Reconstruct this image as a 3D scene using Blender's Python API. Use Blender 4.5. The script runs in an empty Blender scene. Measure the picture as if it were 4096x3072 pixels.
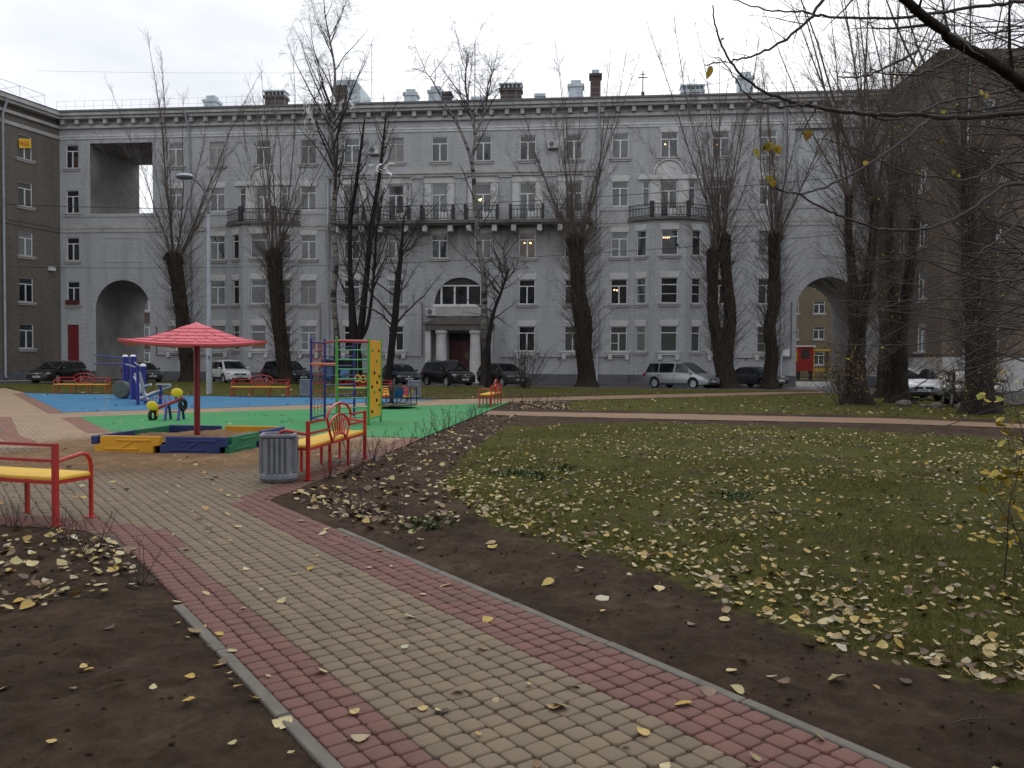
import bpy, math, random
import numpy as np
from mathutils import Vector, Matrix

R = math.radians
scene = bpy.context.scene
col = scene.collection
random.seed(7)
RNG = np.random.default_rng(11)

# ------------------------------------------------------------------ camera
cam_d = bpy.data.cameras.new('camera')
cam = bpy.data.objects.new('camera', cam_d)
col.objects.link(cam)
cam_d.sensor_width = 36.0
cam_d.lens = 36.0 * 800.0 / 1024.0
cam_d.clip_start = 0.05
cam_d.clip_end = 3000
CAM_H = 1.55
pitch = math.atan(20.8 / 800.0)
cam.matrix_world = (Matrix.Translation((0, 0, CAM_H)) @ Matrix.Rotation(R(90) - pitch, 4, 'X')
                    @ Matrix.Rotation(0.0057, 4, 'Z'))
scene.camera = cam

# ------------------------------------------------------------------ overcast sky and sun
SUN_EL, SUN_AZ = R(42), R(20)
world = bpy.data.worlds.new('World')
scene.world = world
world.use_nodes = True
wn, wl = world.node_tree.nodes, world.node_tree.links
wn.clear()
w_out = wn.new('ShaderNodeOutputWorld')
w_bg = wn.new('ShaderNodeBackground')
w_sky = wn.new('ShaderNodeTexSky')
w_sky.sky_type = 'NISHITA'
w_sky.sun_disc = False
w_sky.sun_elevation = SUN_EL
w_sky.sun_rotation = SUN_AZ
w_sky.dust_density = 4.0
w_sky.air_density = 1.0
w_hs = wn.new('ShaderNodeHueSaturation')
w_hs.inputs['Saturation'].default_value = 0.25
wl.new(w_sky.outputs[0], w_hs.inputs['Color'])
w_tc = wn.new('ShaderNodeTexCoord')
w_map = wn.new('ShaderNodeMapping')
w_map.inputs['Scale'].default_value = (1.0, 1.0, 2.6)
wl.new(w_tc.outputs['Generated'], w_map.inputs[0])
w_no = wn.new('ShaderNodeTexNoise')
w_no.inputs['Scale'].default_value = 2.2
w_no.inputs['Detail'].default_value = 5
w_no.inputs['Roughness'].default_value = 0.5
wl.new(w_map.outputs[0], w_no.inputs['Vector'])
w_rp = wn.new('ShaderNodeValToRGB')
w_rp.color_ramp.elements[0].position = 0.32
w_rp.color_ramp.elements[0].color = (7.0, 7.3, 7.95, 1)
w_rp.color_ramp.elements[1].position = 0.7
w_rp.color_ramp.elements[1].color = (11.9, 12.1, 12.4, 1)
wl.new(w_no.outputs['Fac'], w_rp.inputs[0])
w_mx = wn.new('ShaderNodeMix')
w_mx.data_type = 'RGBA'
w_mx.inputs['Factor'].default_value = 0.86
wl.new(w_hs.outputs[0], w_mx.inputs['A'])
wl.new(w_rp.outputs[0], w_mx.inputs['B'])
wl.new(w_mx.outputs['Result'], w_bg.inputs['Color'])
w_bg.inputs['Strength'].default_value = 0.105
wl.new(w_bg.outputs[0], w_out.inputs[0])

sun_d = bpy.data.lights.new('sun', 'SUN')
sun_d.energy = 0.55
sun_d.angle = R(40)
sun_d.color = (1.0, 0.97, 0.93)
sun = bpy.data.objects.new('sun', sun_d)
col.objects.link(sun)
# sky rotation is measured from +Y towards +X; the lamp points away from the sun
sd = Vector((math.sin(SUN_AZ) * math.cos(SUN_EL), math.cos(SUN_AZ) * math.cos(SUN_EL), math.sin(SUN_EL)))
sun.rotation_euler = (-sd).to_track_quat('-Z', 'Y').to_euler()

vs = scene.view_settings
vs.view_transform = 'Standard'
vs.look = 'None'
vs.exposure = 0.18
vs.gamma = 1.0
vs.use_curve_mapping = False

# ------------------------------------------------------------------ helpers: materials
def _mat(name):
    m = bpy.data.materials.new(name)
    m.use_nodes = True
    nt = m.node_tree
    return m, nt, nt.nodes, nt.links, nt.nodes['Principled BSDF']

def _noise(nt, scale, detail=4, rough=0.55, vec=None, dist=0.0):
    n = nt.nodes.new('ShaderNodeTexNoise')
    n.inputs['Scale'].default_value = scale
    n.inputs['Detail'].default_value = detail
    n.inputs['Roughness'].default_value = rough
    n.inputs['Distortion'].default_value = dist
    if vec is not None:
        nt.links.new(vec, n.inputs['Vector'])
    return n.outputs['Fac']

def _ramp(nt, fac, stops):
    r = nt.nodes.new('ShaderNodeValToRGB')
    e = r.color_ramp.elements
    while len(e) < len(stops):
        e.new(0.5)
    for el, (p, c) in zip(e, stops):
        el.position = p
        el.color = (*c, 1) if len(c) == 3 else c
    nt.links.new(fac, r.inputs[0])
    return r.outputs['Color']

def _mix(nt, fac, a, b, mode='MIX'):
    m = nt.nodes.new('ShaderNodeMix')
    m.data_type = 'RGBA'
    m.blend_type = mode
    for sock, val in (('Factor', fac), ('A', a), ('B', b)):
        if isinstance(val, (int, float)):
            m.inputs[sock].default_value = val
        elif isinstance(val, tuple):
            m.inputs[sock].default_value = (*val, 1) if len(val) == 3 else val
        else:
            nt.links.new(val, m.inputs[sock])
    return m.outputs['Result']

def _math(nt, op, a, b=None, clamp=False):
    m = nt.nodes.new('ShaderNodeMath')
    m.operation = op
    m.use_clamp = clamp
    for i, v in enumerate((a, b)):
        if v is None:
            continue
        if isinstance(v, (int, float)):
            m.inputs[i].default_value = v
        else:
            nt.links.new(v, m.inputs[i])
    return m.outputs[0]

def _bump(nt, bsdf, h, strength=0.3, dist=0.01):
    b = nt.nodes.new('ShaderNodeBump')
    b.inputs['Strength'].default_value = strength
    b.inputs['Distance'].default_value = dist
    nt.links.new(h, b.inputs['Height'])
    nt.links.new(b.outputs[0], bsdf.inputs['Normal'])

def _coord(nt, kind='Object'):
    if kind == 'Position':
        return nt.nodes.new('ShaderNodeNewGeometry').outputs['Position']
    return nt.nodes.new('ShaderNodeTexCoord').outputs[kind]

def M(name, c, rough=0.6, metal=0.0, var=0.18, vs_=2.5, bump=0.0, bs=60.0, spec=0.5, coat=0.0, rnd=0.0, coord='Object', grime=None):
    """painted or plain surface: base colour with uneven wear, optional fine relief, optional per-object shift"""
    m, nt, N, L, B = _mat(name)
    v = _coord(nt, coord)
    f = _noise(nt, vs_, 5, 0.6, v)
    lo = tuple(max(0.0, x * (1 - var)) for x in c)
    hi = tuple(x * (1 + var) for x in c)
    cc = _ramp(nt, f, [(0.3, lo), (0.7, hi)])
    if grime:
        g = _noise(nt, vs_ * 4, 6, 0.7, v, 0.6)
        g = _ramp(nt, g, [(0.52, (0, 0, 0)), (0.72, (1, 1, 1))])
        cc = _mix(nt, _math(nt, 'MULTIPLY', g, grime[1]), cc, grime[0])
    if rnd:
        oi = N.new('ShaderNodeObjectInfo').outputs['Random']
        k = _math(nt, 'ADD', _math(nt, 'MULTIPLY', oi, 2 * rnd), 1 - rnd)
        mm = N.new('ShaderNodeMix'); mm.data_type = 'RGBA'; mm.blend_type = 'MULTIPLY'
        mm.inputs['Factor'].default_value = 1
        L.new(cc, mm.inputs['A'])
        cmb = N.new('ShaderNodeCombineColor')
        for i in range(3):
            L.new(k, cmb.inputs[i])
        L.new(cmb.outputs[0], mm.inputs['B'])
        cc = mm.outputs['Result']
    L.new(cc, B.inputs['Base Color'])
    B.inputs['Roughness'].default_value = rough
    B.inputs['Metallic'].default_value = metal
    B.inputs['Specular IOR Level'].default_value = spec
    if coat:
        B.inputs['Coat Weight'].default_value = coat
        B.inputs['Coat Roughness'].default_value = 0.06
    if bump:
        _bump(nt, B, _noise(nt, bs, 4, 0.6, v), bump, 0.01)
    return m

def brick_mat(name, c1, c2, mortar, stain=(0.1, 0.09, 0.09), stain_amt=0.35, bump=0.5, drip=False):
    m, nt, N, L, B = _mat(name)
    v = _coord(nt)
    sx = N.new('ShaderNodeSeparateXYZ'); L.new(v, sx.inputs[0])
    cb = N.new('ShaderNodeCombineXYZ')
    L.new(_math(nt, 'ADD', sx.outputs[0], sx.outputs[1]), cb.inputs[0]); L.new(sx.outputs[2], cb.inputs[1])
    br = N.new('ShaderNodeTexBrick')
    br.offset = 0.5
    br.inputs['Scale'].default_value = 1.0
    br.inputs['Brick Width'].default_value = 0.27
    br.inputs['Row Height'].default_value = 0.105
    br.inputs['Mortar Size'].default_value = 0.014
    br.inputs['Mortar Smooth'].default_value = 0.2
    br.inputs['Bias'].default_value = -0.1
    br.inputs['Color1'].default_value = (*c1, 1)
    br.inputs['Color2'].default_value = (*c2, 1)
    br.inputs['Mortar'].default_value = (*mortar, 1)
    L.new(cb.outputs[0], br.inputs['Vector'])
    mp = N.new('ShaderNodeMapping'); mp.inputs['Scale'].default_value = (1.0, 1.0, 0.14)
    L.new(v, mp.inputs[0])
    st = _noise(nt, 0.95, 8, 0.68, mp.outputs[0], 0.3)
    stf = _ramp(nt, st, [(0.46, (0, 0, 0)), (0.74, (1, 1, 1))])
    cc = _mix(nt, _math(nt, 'MULTIPLY', stf, stain_amt), br.outputs['Color'], stain)
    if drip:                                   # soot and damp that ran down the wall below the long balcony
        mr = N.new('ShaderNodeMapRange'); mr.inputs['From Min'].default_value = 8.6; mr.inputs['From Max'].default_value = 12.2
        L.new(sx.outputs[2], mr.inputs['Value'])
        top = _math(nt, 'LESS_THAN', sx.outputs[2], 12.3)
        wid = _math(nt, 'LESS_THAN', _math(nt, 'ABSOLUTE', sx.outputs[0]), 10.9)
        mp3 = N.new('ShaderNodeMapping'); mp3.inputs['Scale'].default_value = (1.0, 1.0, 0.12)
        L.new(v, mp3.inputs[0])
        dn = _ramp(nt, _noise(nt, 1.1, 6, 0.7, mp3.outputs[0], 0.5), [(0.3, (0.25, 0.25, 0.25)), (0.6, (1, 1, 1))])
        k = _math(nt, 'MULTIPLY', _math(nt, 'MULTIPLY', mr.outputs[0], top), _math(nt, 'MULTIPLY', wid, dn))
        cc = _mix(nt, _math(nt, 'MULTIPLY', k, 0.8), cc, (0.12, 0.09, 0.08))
    pt = _noise(nt, 6.0, 3, 0.6, v)
    cc = _mix(nt, 0.2, cc, _ramp(nt, pt, [(0.3, (0.25, 0.25, 0.25)), (0.7, (0.85, 0.85, 0.85))]), 'OVERLAY')
    L.new(cc, B.inputs['Base Color'])
    B.inputs['Roughness'].default_value = 0.85
    B.inputs['Specular IOR Level'].default_value = 0.25
    inv = _math(nt, 'SUBTRACT', 1.0, br.outputs['Fac'])
    h = _math(nt, 'ADD', inv, _math(nt, 'MULTIPLY', _noise(nt, 30, 3, 0.6, v), 0.5))
    _bump(nt, B, h, bump, 0.012)
    return m

def glass_mat(name, base, rough=0.06, ior=1.75, curtain=None):
    """window pane seen from outside in daylight: dim room or curtain behind a reflecting sheet"""
    m, nt, N, L, B = _mat(name)
    v = _coord(nt)
    if curtain:
        w = N.new('ShaderNodeTexWave'); w.inputs['Scale'].default_value = curtain[1]
        w.inputs['Distortion'].default_value = 1.5; w.inputs['Detail'].default_value = 2
        L.new(v, w.inputs['Vector'])
        cc = _ramp(nt, w.outputs['Fac'], [(0.1, base), (0.9, curtain[0])])
    else:
        cc = _ramp(nt, _noise(nt, 1.7, 3, 0.5, v), [(0.3, tuple(x * 0.5 for x in base)), (0.7, tuple(x * 1.7 for x in base))])
    L.new(cc, B.inputs['Base Color'])
    B.inputs['Roughness'].default_value = rough
    B.inputs['IOR'].default_value = ior
    return m

def emit_mat(name, c, s):
    m, nt, N, L, B = _mat(name)
    B.inputs['Base Color'].default_value = (*c, 1)
    B.inputs['Emission Color'].default_value = (*c, 1)
    B.inputs['Emission Strength'].default_value = s
    return m

# ------------------------------------------------------------------ helpers: geometry
class MB:
    def __init__(s):
        s.v, s.f, s.m, s.cur = [], [], [], 0
    def add(s, vs_, fs):
        b = len(s.v)
        s.v += [tuple(p) for p in vs_]
        for f in fs:
            s.f.append(tuple(i + b for i in f)); s.m.append(s.cur)
        return s
    def box(s, c, d, rz=0.0, rx=0.0, ry=0.0):
        x, y, z = (k / 2 for k in d)
        P = [Vector((a, b, e)) for a in (-x, x) for b in (-y, y) for e in (-z, z)]
        if rz or rx or ry:
            mt = Matrix.Rotation(rz, 3, 'Z') @ Matrix.Rotation(ry, 3, 'Y') @ Matrix.Rotation(rx, 3, 'X')
            P = [mt @ p for p in P]
        c = Vector(c)
        return s.add([p + c for p in P], [(0, 1, 3, 2), (4, 6, 7, 5), (0, 4, 5, 1), (2, 3, 7, 6), (0, 2, 6, 4), (1, 5, 7, 3)])
    def bx(s, x0, x1, y0, y1, z0, z1):
        return s.box(((x0 + x1) / 2, (y0 + y1) / 2, (z0 + z1) / 2), (abs(x1 - x0), abs(y1 - y0), abs(z1 - z0)))
    def tube(s, pts, r, n=8, cap=True, rot=0.0):
        pts = [Vector(p) for p in pts]
        k = len(pts)
        rr = r if hasattr(r, '__len__') else [r] * k
        V, up = [], None
        for i, p in enumerate(pts):
            t = (pts[min(i + 1, k - 1)] - pts[max(i - 1, 0)]).normalized()
            if up is None:
                a = Vector((0, 0, 1)) if abs(t.z) < 0.9 else Vector((1, 0, 0))
                up = (a - t * a.dot(t)).normalized()
            else:
                up = (up - t * up.dot(t)).normalized()
            w = t.cross(up)
            for j in range(n):
                an = 2 * math.pi * j / n + rot
                V.append(p + (up * math.cos(an) + w * math.sin(an)) * rr[i])
        F = [(i * n + j, i * n + (j + 1) % n, (i + 1) * n + (j + 1) % n, (i + 1) * n + j) for i in range(k - 1) for j in range(n)]
        if cap:
            F += [tuple(range(n - 1, -1, -1)), tuple((k - 1) * n + j for j in range(n))]
        return s.add(V, F)
    def prism(s, poly, z0, z1):
        n = len(poly)
        return s.add([(x, y, z0) for x, y in poly] + [(x, y, z1) for x, y in poly],
                     [tuple(range(n - 1, -1, -1)), tuple(range(n, 2 * n))] + [(i, (i + 1) % n, n + (i + 1) % n, n + i) for i in range(n)])
    def xprism(s, poly, y0, y1):                      # outline in x,z pushed along y
        n = len(poly)
        return s.add([(x, y0, z) for x, z in poly] + [(x, y1, z) for x, z in poly],
                     [tuple(range(n)), tuple(range(2 * n - 1, n - 1, -1))] + [((i + 1) % n, i, n + i, n + (i + 1) % n) for i in range(n)])
    def lathe(s, prof, n=16, c=(0, 0, 0), axis='Z'):
        V, k = [], len(prof)
        for r, z in prof:
            for j in range(n):
                a = 2 * math.pi * j / n
                p = (r * math.cos(a), r * math.sin(a), z)
                if axis == 'Y':
                    p = (p[0], p[2], p[1])
                V.append((p[0] + c[0], p[1] + c[1], p[2] + c[2]))
        F = [(i * n + j, i * n + (j + 1) % n, (i + 1) * n + (j + 1) % n, (i + 1) * n + j) for i in range(k - 1) for j in range(n)]
        F += [tuple(range(n - 1, -1, -1)), tuple((k - 1) * n + j for j in range(n))]
        return s.add(V, F)
    def ball(s, c, d, nu=10, nv=7):
        V = [(c[0], c[1], c[2] - d[2])]
        for i in range(1, nv):
            t = math.pi * i / nv
            for j in range(nu):
                a = 2 * math.pi * j / nu
                V.append((c[0] + d[0] * math.sin(t) * math.cos(a), c[1] + d[1] * math.sin(t) * math.sin(a), c[2] - d[2] * math.cos(t)))
        V.append((c[0], c[1], c[2] + d[2]))
        F = [(0, 1 + (j + 1) % nu, 1 + j) for j in range(nu)]
        for i in range(nv - 2):
            for j in range(nu):
                a, b = 1 + i * nu + j, 1 + i * nu + (j + 1) % nu
                F.append((a, b, b + nu, a + nu))
        e = len(V) - 1
        F += [(e, 1 + (nv - 2) * nu + j, 1 + (nv - 2) * nu + (j + 1) % nu) for j in range(nu)]
        return s.add(V, F)
    def quad(s, *p):
        return s.add(p, [tuple(range(len(p)))])
    def mesh(s, name, mats, smooth=False):
        me = bpy.data.meshes.new(name)
        me.from_pydata(s.v, [], s.f)
        for m in (mats if isinstance(mats, (list, tuple)) else [mats]):
            me.materials.append(m)
        if any(s.m):
            me.polygons.foreach_set('material_index', s.m)
        if smooth:
            me.polygons.foreach_set('use_smooth', [True] * len(s.f))
            try:
                me.set_sharp_from_angle(angle=R(smooth if smooth is not True else 40))
            except Exception:
                pass
        me.update()
        return me
    def build(s, name, mats, parent=None, smooth=False, loc=None, rz=None, bevel=0.0):
        return link(s.mesh(name, mats, smooth), name, parent, loc, rz, bevel)

def link(me, name, parent=None, loc=None, rz=None, bevel=0.0):
    o = bpy.data.objects.new(name, me)
    col.objects.link(o)
    if parent is not None:
        o.parent = parent
    if loc is not None:
        o.location = loc
    if rz is not None:
        o.rotation_euler = (0, 0, rz)
    if bevel:
        b = o.modifiers.new('bevel', 'BEVEL')
        b.width = bevel; b.segments = 2; b.limit_method = 'ANGLE'
    return o

def tag(o, label=None, cat=None, group=None, kind=None):
    for k, v in (('label', label), ('category', cat), ('group', group), ('kind', kind)):
        if v:
            o[k] = v
    return o

def thing(name, label, cat, loc=(0, 0, 0), rz=0.0, group=None):
    o = bpy.data.objects.new(name, None)
    o.empty_display_size = 0.2
    col.objects.link(o)
    o.location = loc
    o.rotation_euler = (0, 0, rz)
    return tag(o, label, cat, group)

def copy_tree(o, parent=None):
    c = o.copy()
    col.objects.link(c)
    c.parent = parent
    for ch in list(o.children):
        copy_tree(ch, c)
    return c

def array_mesh(name, V, F, mats, smooth=False, attrs=None, midx=None):
    """fast mesh from numpy arrays; F is (m,k)"""
    V = np.asarray(V, dtype=np.float32); F = np.asarray(F, dtype=np.int32)
    me = bpy.data.meshes.new(name)
    m, k = F.shape
    me.vertices.add(len(V)); me.vertices.foreach_set('co', V.ravel())
    me.loops.add(m * k); me.loops.foreach_set('vertex_index', F.ravel())
    me.polygons.add(m)
    me.polygons.foreach_set('loop_start', np.arange(0, m * k, k, dtype=np.int32))
    me.polygons.foreach_set('loop_total', np.full(m, k, dtype=np.int32))
    for mm in (mats if isinstance(mats, (list, tuple)) else [mats]):
        me.materials.append(mm)
    if midx is not None:
        me.polygons.foreach_set('material_index', np.asarray(midx, dtype=np.int32))
    if smooth:
        me.polygons.foreach_set('use_smooth', np.ones(m, dtype=bool))
    for an, dom, arr in (attrs or []):
        a = me.attributes.new(an, 'FLOAT', dom)
        a.data.foreach_set('value', np.asarray(arr, dtype=np.float32))
    me.update(calc_edges=True)
    me.validate()
    return me

class Tubes:
    """many thin tapering branches gathered into one mesh"""
    def __init__(s):
        s.V, s.F, s.n = [], [], 0
    def add(s, pts, rad, k=3):
        P = np.asarray(pts, dtype=np.float64)
        T = np.empty_like(P)
        T[1:-1] = P[2:] - P[:-2]; T[0] = P[1] - P[0]; T[-1] = P[-1] - P[-2]
        T /= np.linalg.norm(T, axis=1)[:, None] + 1e-9
        a = np.array([0.31, 0.2, 0.93]) if abs(T[0, 2]) < 0.8 else np.array([0.95, 0.2, 0.1])
        U = a - T * (T @ a)[:, None]; U /= np.linalg.norm(U, axis=1)[:, None] + 1e-9
        W = np.cross(T, U)
        an = 2 * np.pi * np.arange(k) / k
        ring = U[:, None, :] * np.cos(an)[None, :, None] + W[:, None, :] * np.sin(an)[None, :, None]
        V = P[:, None, :] + ring * np.asarray(rad)[:, None, None]
        n = len(P)
        i = np.arange(n - 1)[:, None]; j = np.arange(k)[None, :]
        F = np.stack([i * k + j, i * k + (j + 1) % k, (i + 1) * k + (j + 1) % k, (i + 1) * k + j], -1).reshape(-1, 4)
        s.V.append(V.reshape(-1, 3)); s.F.append(F + s.n); s.n += n * k
    def mesh(s, name, mat, smooth=True):
        return array_mesh(name, np.concatenate(s.V), np.concatenate(s.F), mat, smooth)

# ------------------------------------------------------------------ materials
def soil_mat():
    m, nt, N, L, B = _mat('soil_and_turf')
    v = _coord(nt, 'Position')
    at = N.new('ShaderNodeAttribute'); at.attribute_name = 'turf'
    n1 = _noise(nt, 1.1, 6, 0.65, v)
    n2 = _noise(nt, 11.0, 8, 0.78, v)
    n3 = _noise(nt, 60.0, 5, 0.75, v)
    soil = _ramp(nt, n1, [(0.22, (0.03, 0.019, 0.0125)), (0.5, (0.064, 0.042, 0.028)), (0.8, (0.118, 0.083, 0.057))])
    n4 = _noise(nt, 3.6, 7, 0.72, v, 0.7)
    soil = _mix(nt, 0.7, soil, _ramp(nt, n4, [(0.28, (0.22, 0.2, 0.2)), (0.72, (0.82, 0.8, 0.76))]), 'OVERLAY')
    soil = _mix(nt, 0.75, soil, _ramp(nt, n2, [(0.25, (0.2, 0.2, 0.2)), (0.75, (0.85, 0.82, 0.8))]), 'OVERLAY')
    turf = _ramp(nt, n2, [(0.3, (0.042, 0.04, 0.009)), (0.55, (0.095, 0.094, 0.017)), (0.8, (0.155, 0.132, 0.03))])
    turf = _mix(nt, _ramp(nt, n1, [(0.5, (0, 0, 0)), (0.68, (0.8, 0.8, 0.8))]), turf, (0.055, 0.038, 0.024))
    k = _math(nt, 'ADD', at.outputs['Fac'], _math(nt, 'MULTIPLY', _math(nt, 'SUBTRACT', n2, 0.5), 1.5))
    k = _ramp(nt, k, [(0.38, (0, 0, 0)), (0.62, (1, 1, 1))])
    L.new(_mix(nt, k, soil, turf), B.inputs['Base Color'])
    B.inputs['Roughness'].default_value = 0.95
    B.inputs['Specular IOR Level'].default_value = 0.15
    h = _math(nt, 'ADD', n2, _math(nt, 'MULTIPLY', n3, 0.5))
    _bump(nt, B, h, 1.0, 0.05)
    return m

def paver_mat(name, c):
    m, nt, N, L, B = _mat(name)
    v = _coord(nt, 'Position')
    at = N.new('ShaderNodeAttribute'); at.attribute_name = 'tint'
    oi = N.new('ShaderNodeObjectInfo')
    r = _math(nt, 'FRACT', _math(nt, 'ADD', at.outputs['Fac'], oi.outputs['Random']))
    base = _ramp(nt, r, [(0.0, tuple(x * 0.9 for x in c)), (0.5, c), (1.0, tuple(x * y for x, y in zip(c, (1.14, 1.1, 1.06))))])
    sp = _noise(nt, 220.0, 3, 0.7, v)
    base = _mix(nt, 0.55, base, _ramp(nt, sp, [(0.25, (0.28, 0.28, 0.28)), (0.75, (0.74, 0.74, 0.74))]), 'OVERLAY')
    wet = _noise(nt, 1.3, 8, 0.75, v, 0.5)
    base = _mix(nt, _ramp(nt, wet, [(0.5, (0, 0, 0)), (0.7, (0.6, 0.6, 0.6))]), base, (0.085, 0.06, 0.042))
    dry = _noise(nt, 0.5, 6, 0.7, v)
    base = _mix(nt, _ramp(nt, dry, [(0.45, (0, 0, 0)), (0.7, (0.4, 0.4, 0.4))]), base, tuple(x * 1.25 for x in c))
    L.new(base, B.inputs['Base Color'])
    B.inputs['Roughness'].default_value = 0.72
    B.inputs['Specular IOR Level'].default_value = 0.35
    _bump(nt, B, sp, 0.35, 0.004)
    return m

PATH_ANG = math.atan2(0.58, 0.8146)
def paving_sheet_mat(name, c, joint, w=0.108):
    """paving too far away to tell the blocks apart: same blocks, drawn by the material"""
    m, nt, N, L, B = _mat(name)
    v = _coord(nt, 'Position')
    mp = N.new('ShaderNodeMapping'); mp.inputs['Rotation'].default_value = (0, 0, -PATH_ANG)
    L.new(v, mp.inputs[0])
    br = N.new('ShaderNodeTexBrick'); br.offset = 0.0
    br.inputs['Scale'].default_value = 1.0
    br.inputs['Brick Width'].default_value = w; br.inputs['Row Height'].default_value = w
    br.inputs['Mortar Size'].default_value = 0.007; br.inputs['Mortar Smooth'].default_value = 0.6
    br.inputs['Color1'].default_value = (*(x * 0.86 for x in c), 1)
    br.inputs['Color2'].default_value = (*(x * 1.12 for x in c), 1)
    br.inputs['Mortar'].default_value = (*joint, 1)
    L.new(mp.outputs[0], br.inputs['Vector'])
    sandy = _ramp(nt, _noise(nt, 0.8, 6, 0.65, v), [(0.4, (0, 0, 0)), (0.7, (0.75, 0.75, 0.75))])
    cc = _mix(nt, sandy, br.outputs['Color'], tuple(x * y for x, y in zip(c, (1.22, 1.05, 0.92))))
    cc = _mix(nt, 0.45, cc, _ramp(nt, _noise(nt, 9.0, 6, 0.7, v), [(0.25, (0.3, 0.3, 0.3)), (0.75, (0.72, 0.72, 0.72))]), 'OVERLAY')
    L.new(cc, B.inputs['Base Color'])
    B.inputs['Roughness'].default_value = 0.8
    B.inputs['Specular IOR Level'].default_value = 0.3
    _bump(nt, B, _math(nt, 'SUBTRACT', 1.0, br.outputs['Fac']), 0.4, 0.01)
    return m

def rubber_mat(name, c):
    m, nt, N, L, B = _mat(name)
    v = _coord(nt, 'Position')
    sp = _noise(nt, 130.0, 2, 0.8, v)
    big = _noise(nt, 0.7, 6, 0.65, v)
    cc = _ramp(nt, big, [(0.3, tuple(x * 0.86 for x in c)), (0.7, tuple(x * 1.12 for x in c))])
    cc = _mix(nt, 0.5, cc, _ramp(nt, sp, [(0.3, (0.32, 0.32, 0.32)), (0.7, (0.68, 0.68, 0.68))]), 'OVERLAY')
    dust = _ramp(nt, _noise(nt, 1.1, 8, 0.75, v, 0.8), [(0.5, (0, 0, 0)), (0.8, (0.5, 0.5, 0.5))])
    cc = _mix(nt, dust, cc, (0.2, 0.2, 0.13))
    L.new(cc, B.inputs['Base Color'])
    B.inputs['Roughness'].default_value = 0.7
    B.inputs['Specular IOR Level'].default_value = 0.35
    _bump(nt, B, sp, 0.4, 0.006)
    return m

def sand_mat(name, alpha_attr=None):
    m, nt, N, L, B = _mat(name)
    v = _coord(nt, 'Position')
    n1 = _noise(nt, 3.2, 6, 0.7, v, 0.4)
    n2 = _noise(nt, 26.0, 5, 0.7, v)
    cc = _ramp(nt, n1, [(0.25, (0.17, 0.1, 0.055)), (0.55, (0.3, 0.19, 0.105)), (0.8, (0.42, 0.29, 0.17))])
    cc = _mix(nt, 0.6, cc, _ramp(nt, n2, [(0.25, (0.22, 0.22, 0.22)), (0.75, (0.75, 0.75, 0.75))]), 'OVERLAY')
    L.new(cc, B.inputs['Base Color'])
    B.inputs['Roughness'].default_value = 0.95
    B.inputs['Specular IOR Level'].default_value = 0.1
    _bump(nt, B, _math(nt, 'ADD', n1, n2), 0.9, 0.03)
    if alpha_attr:
        at = N.new('ShaderNodeAttribute'); at.attribute_name = alpha_attr
        k = _math(nt, 'ADD', at.outputs['Fac'], _math(nt, 'MULTIPLY', _math(nt, 'SUBTRACT', _noise(nt, 11.0, 6, 0.75, v), 0.5), 1.7))
        L.new(_ramp(nt, k, [(0.35, (0, 0, 0)), (0.75, (0.92, 0.92, 0.92))]), B.inputs['Alpha'])
    return m

def asphalt_mat():
    m, nt, N, L, B = _mat('asphalt')
    v = _coord(nt, 'Position')
    cc = _ramp(nt, _noise(nt, 0.35, 6, 0.65, v), [(0.3, (0.04, 0.041, 0.045)), (0.7, (0.075, 0.074, 0.076))])
    cc = _mix(nt, 0.5, cc, _ramp(nt, _noise(nt, 40, 3, 0.7, v), [(0.3, (0.3, 0.3, 0.3)), (0.7, (0.7, 0.7, 0.7))]), 'OVERLAY')
    L.new(cc, B.inputs['Base Color'])
    B.inputs['Roughness'].default_value = 0.55
    _bump(nt, B, _noise(nt, 60, 3, 0.7, v), 0.3, 0.01)
    return m

def bark_mat(name, dark, light, amt=0.5, sc=6.0, white=None):
    m, nt, N, L, B = _mat(name)
    v = _coord(nt)
    mp = N.new('ShaderNodeMapping'); mp.inputs['Scale'].default_value = (1, 1, 0.25)
    L.new(v, mp.inputs[0])
    n1 = _noise(nt, sc, 7, 0.7, mp.outputs[0], 0.8)
    cc = _ramp(nt, n1, [(0.3, dark), (0.75, light)])
    if white:
        mp2 = N.new('ShaderNodeMapping'); mp2.inputs['Scale'].default_value = (1, 1, 3.5)
        L.new(v, mp2.inputs[0])
        n2 = _noise(nt, 1.6, 5, 0.65, mp2.outputs[0], 0.3)
        sx = N.new('ShaderNodeSeparateXYZ'); L.new(v, sx.inputs[0])
        hgt = _ramp(nt, _math(nt, 'MULTIPLY', sx.outputs[2], 0.08, True), [(white[1], (0, 0, 0)), (white[2], (1, 1, 1))])
        k = _ramp(nt, n2, [(0.42, (0, 0, 0)), (0.5, (1, 1, 1))])
        cc = _mix(nt, _mix(nt, 1.0, k, hgt, 'MULTIPLY'), cc, white[0])
    L.new(cc, B.inputs['Base Color'])
    B.inputs['Roughness'].default_value = 0.9
    B.inputs['Specular IOR Level'].default_value = 0.2
    _bump(nt, B, n1, 1.0, 0.06)
    return m

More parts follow.
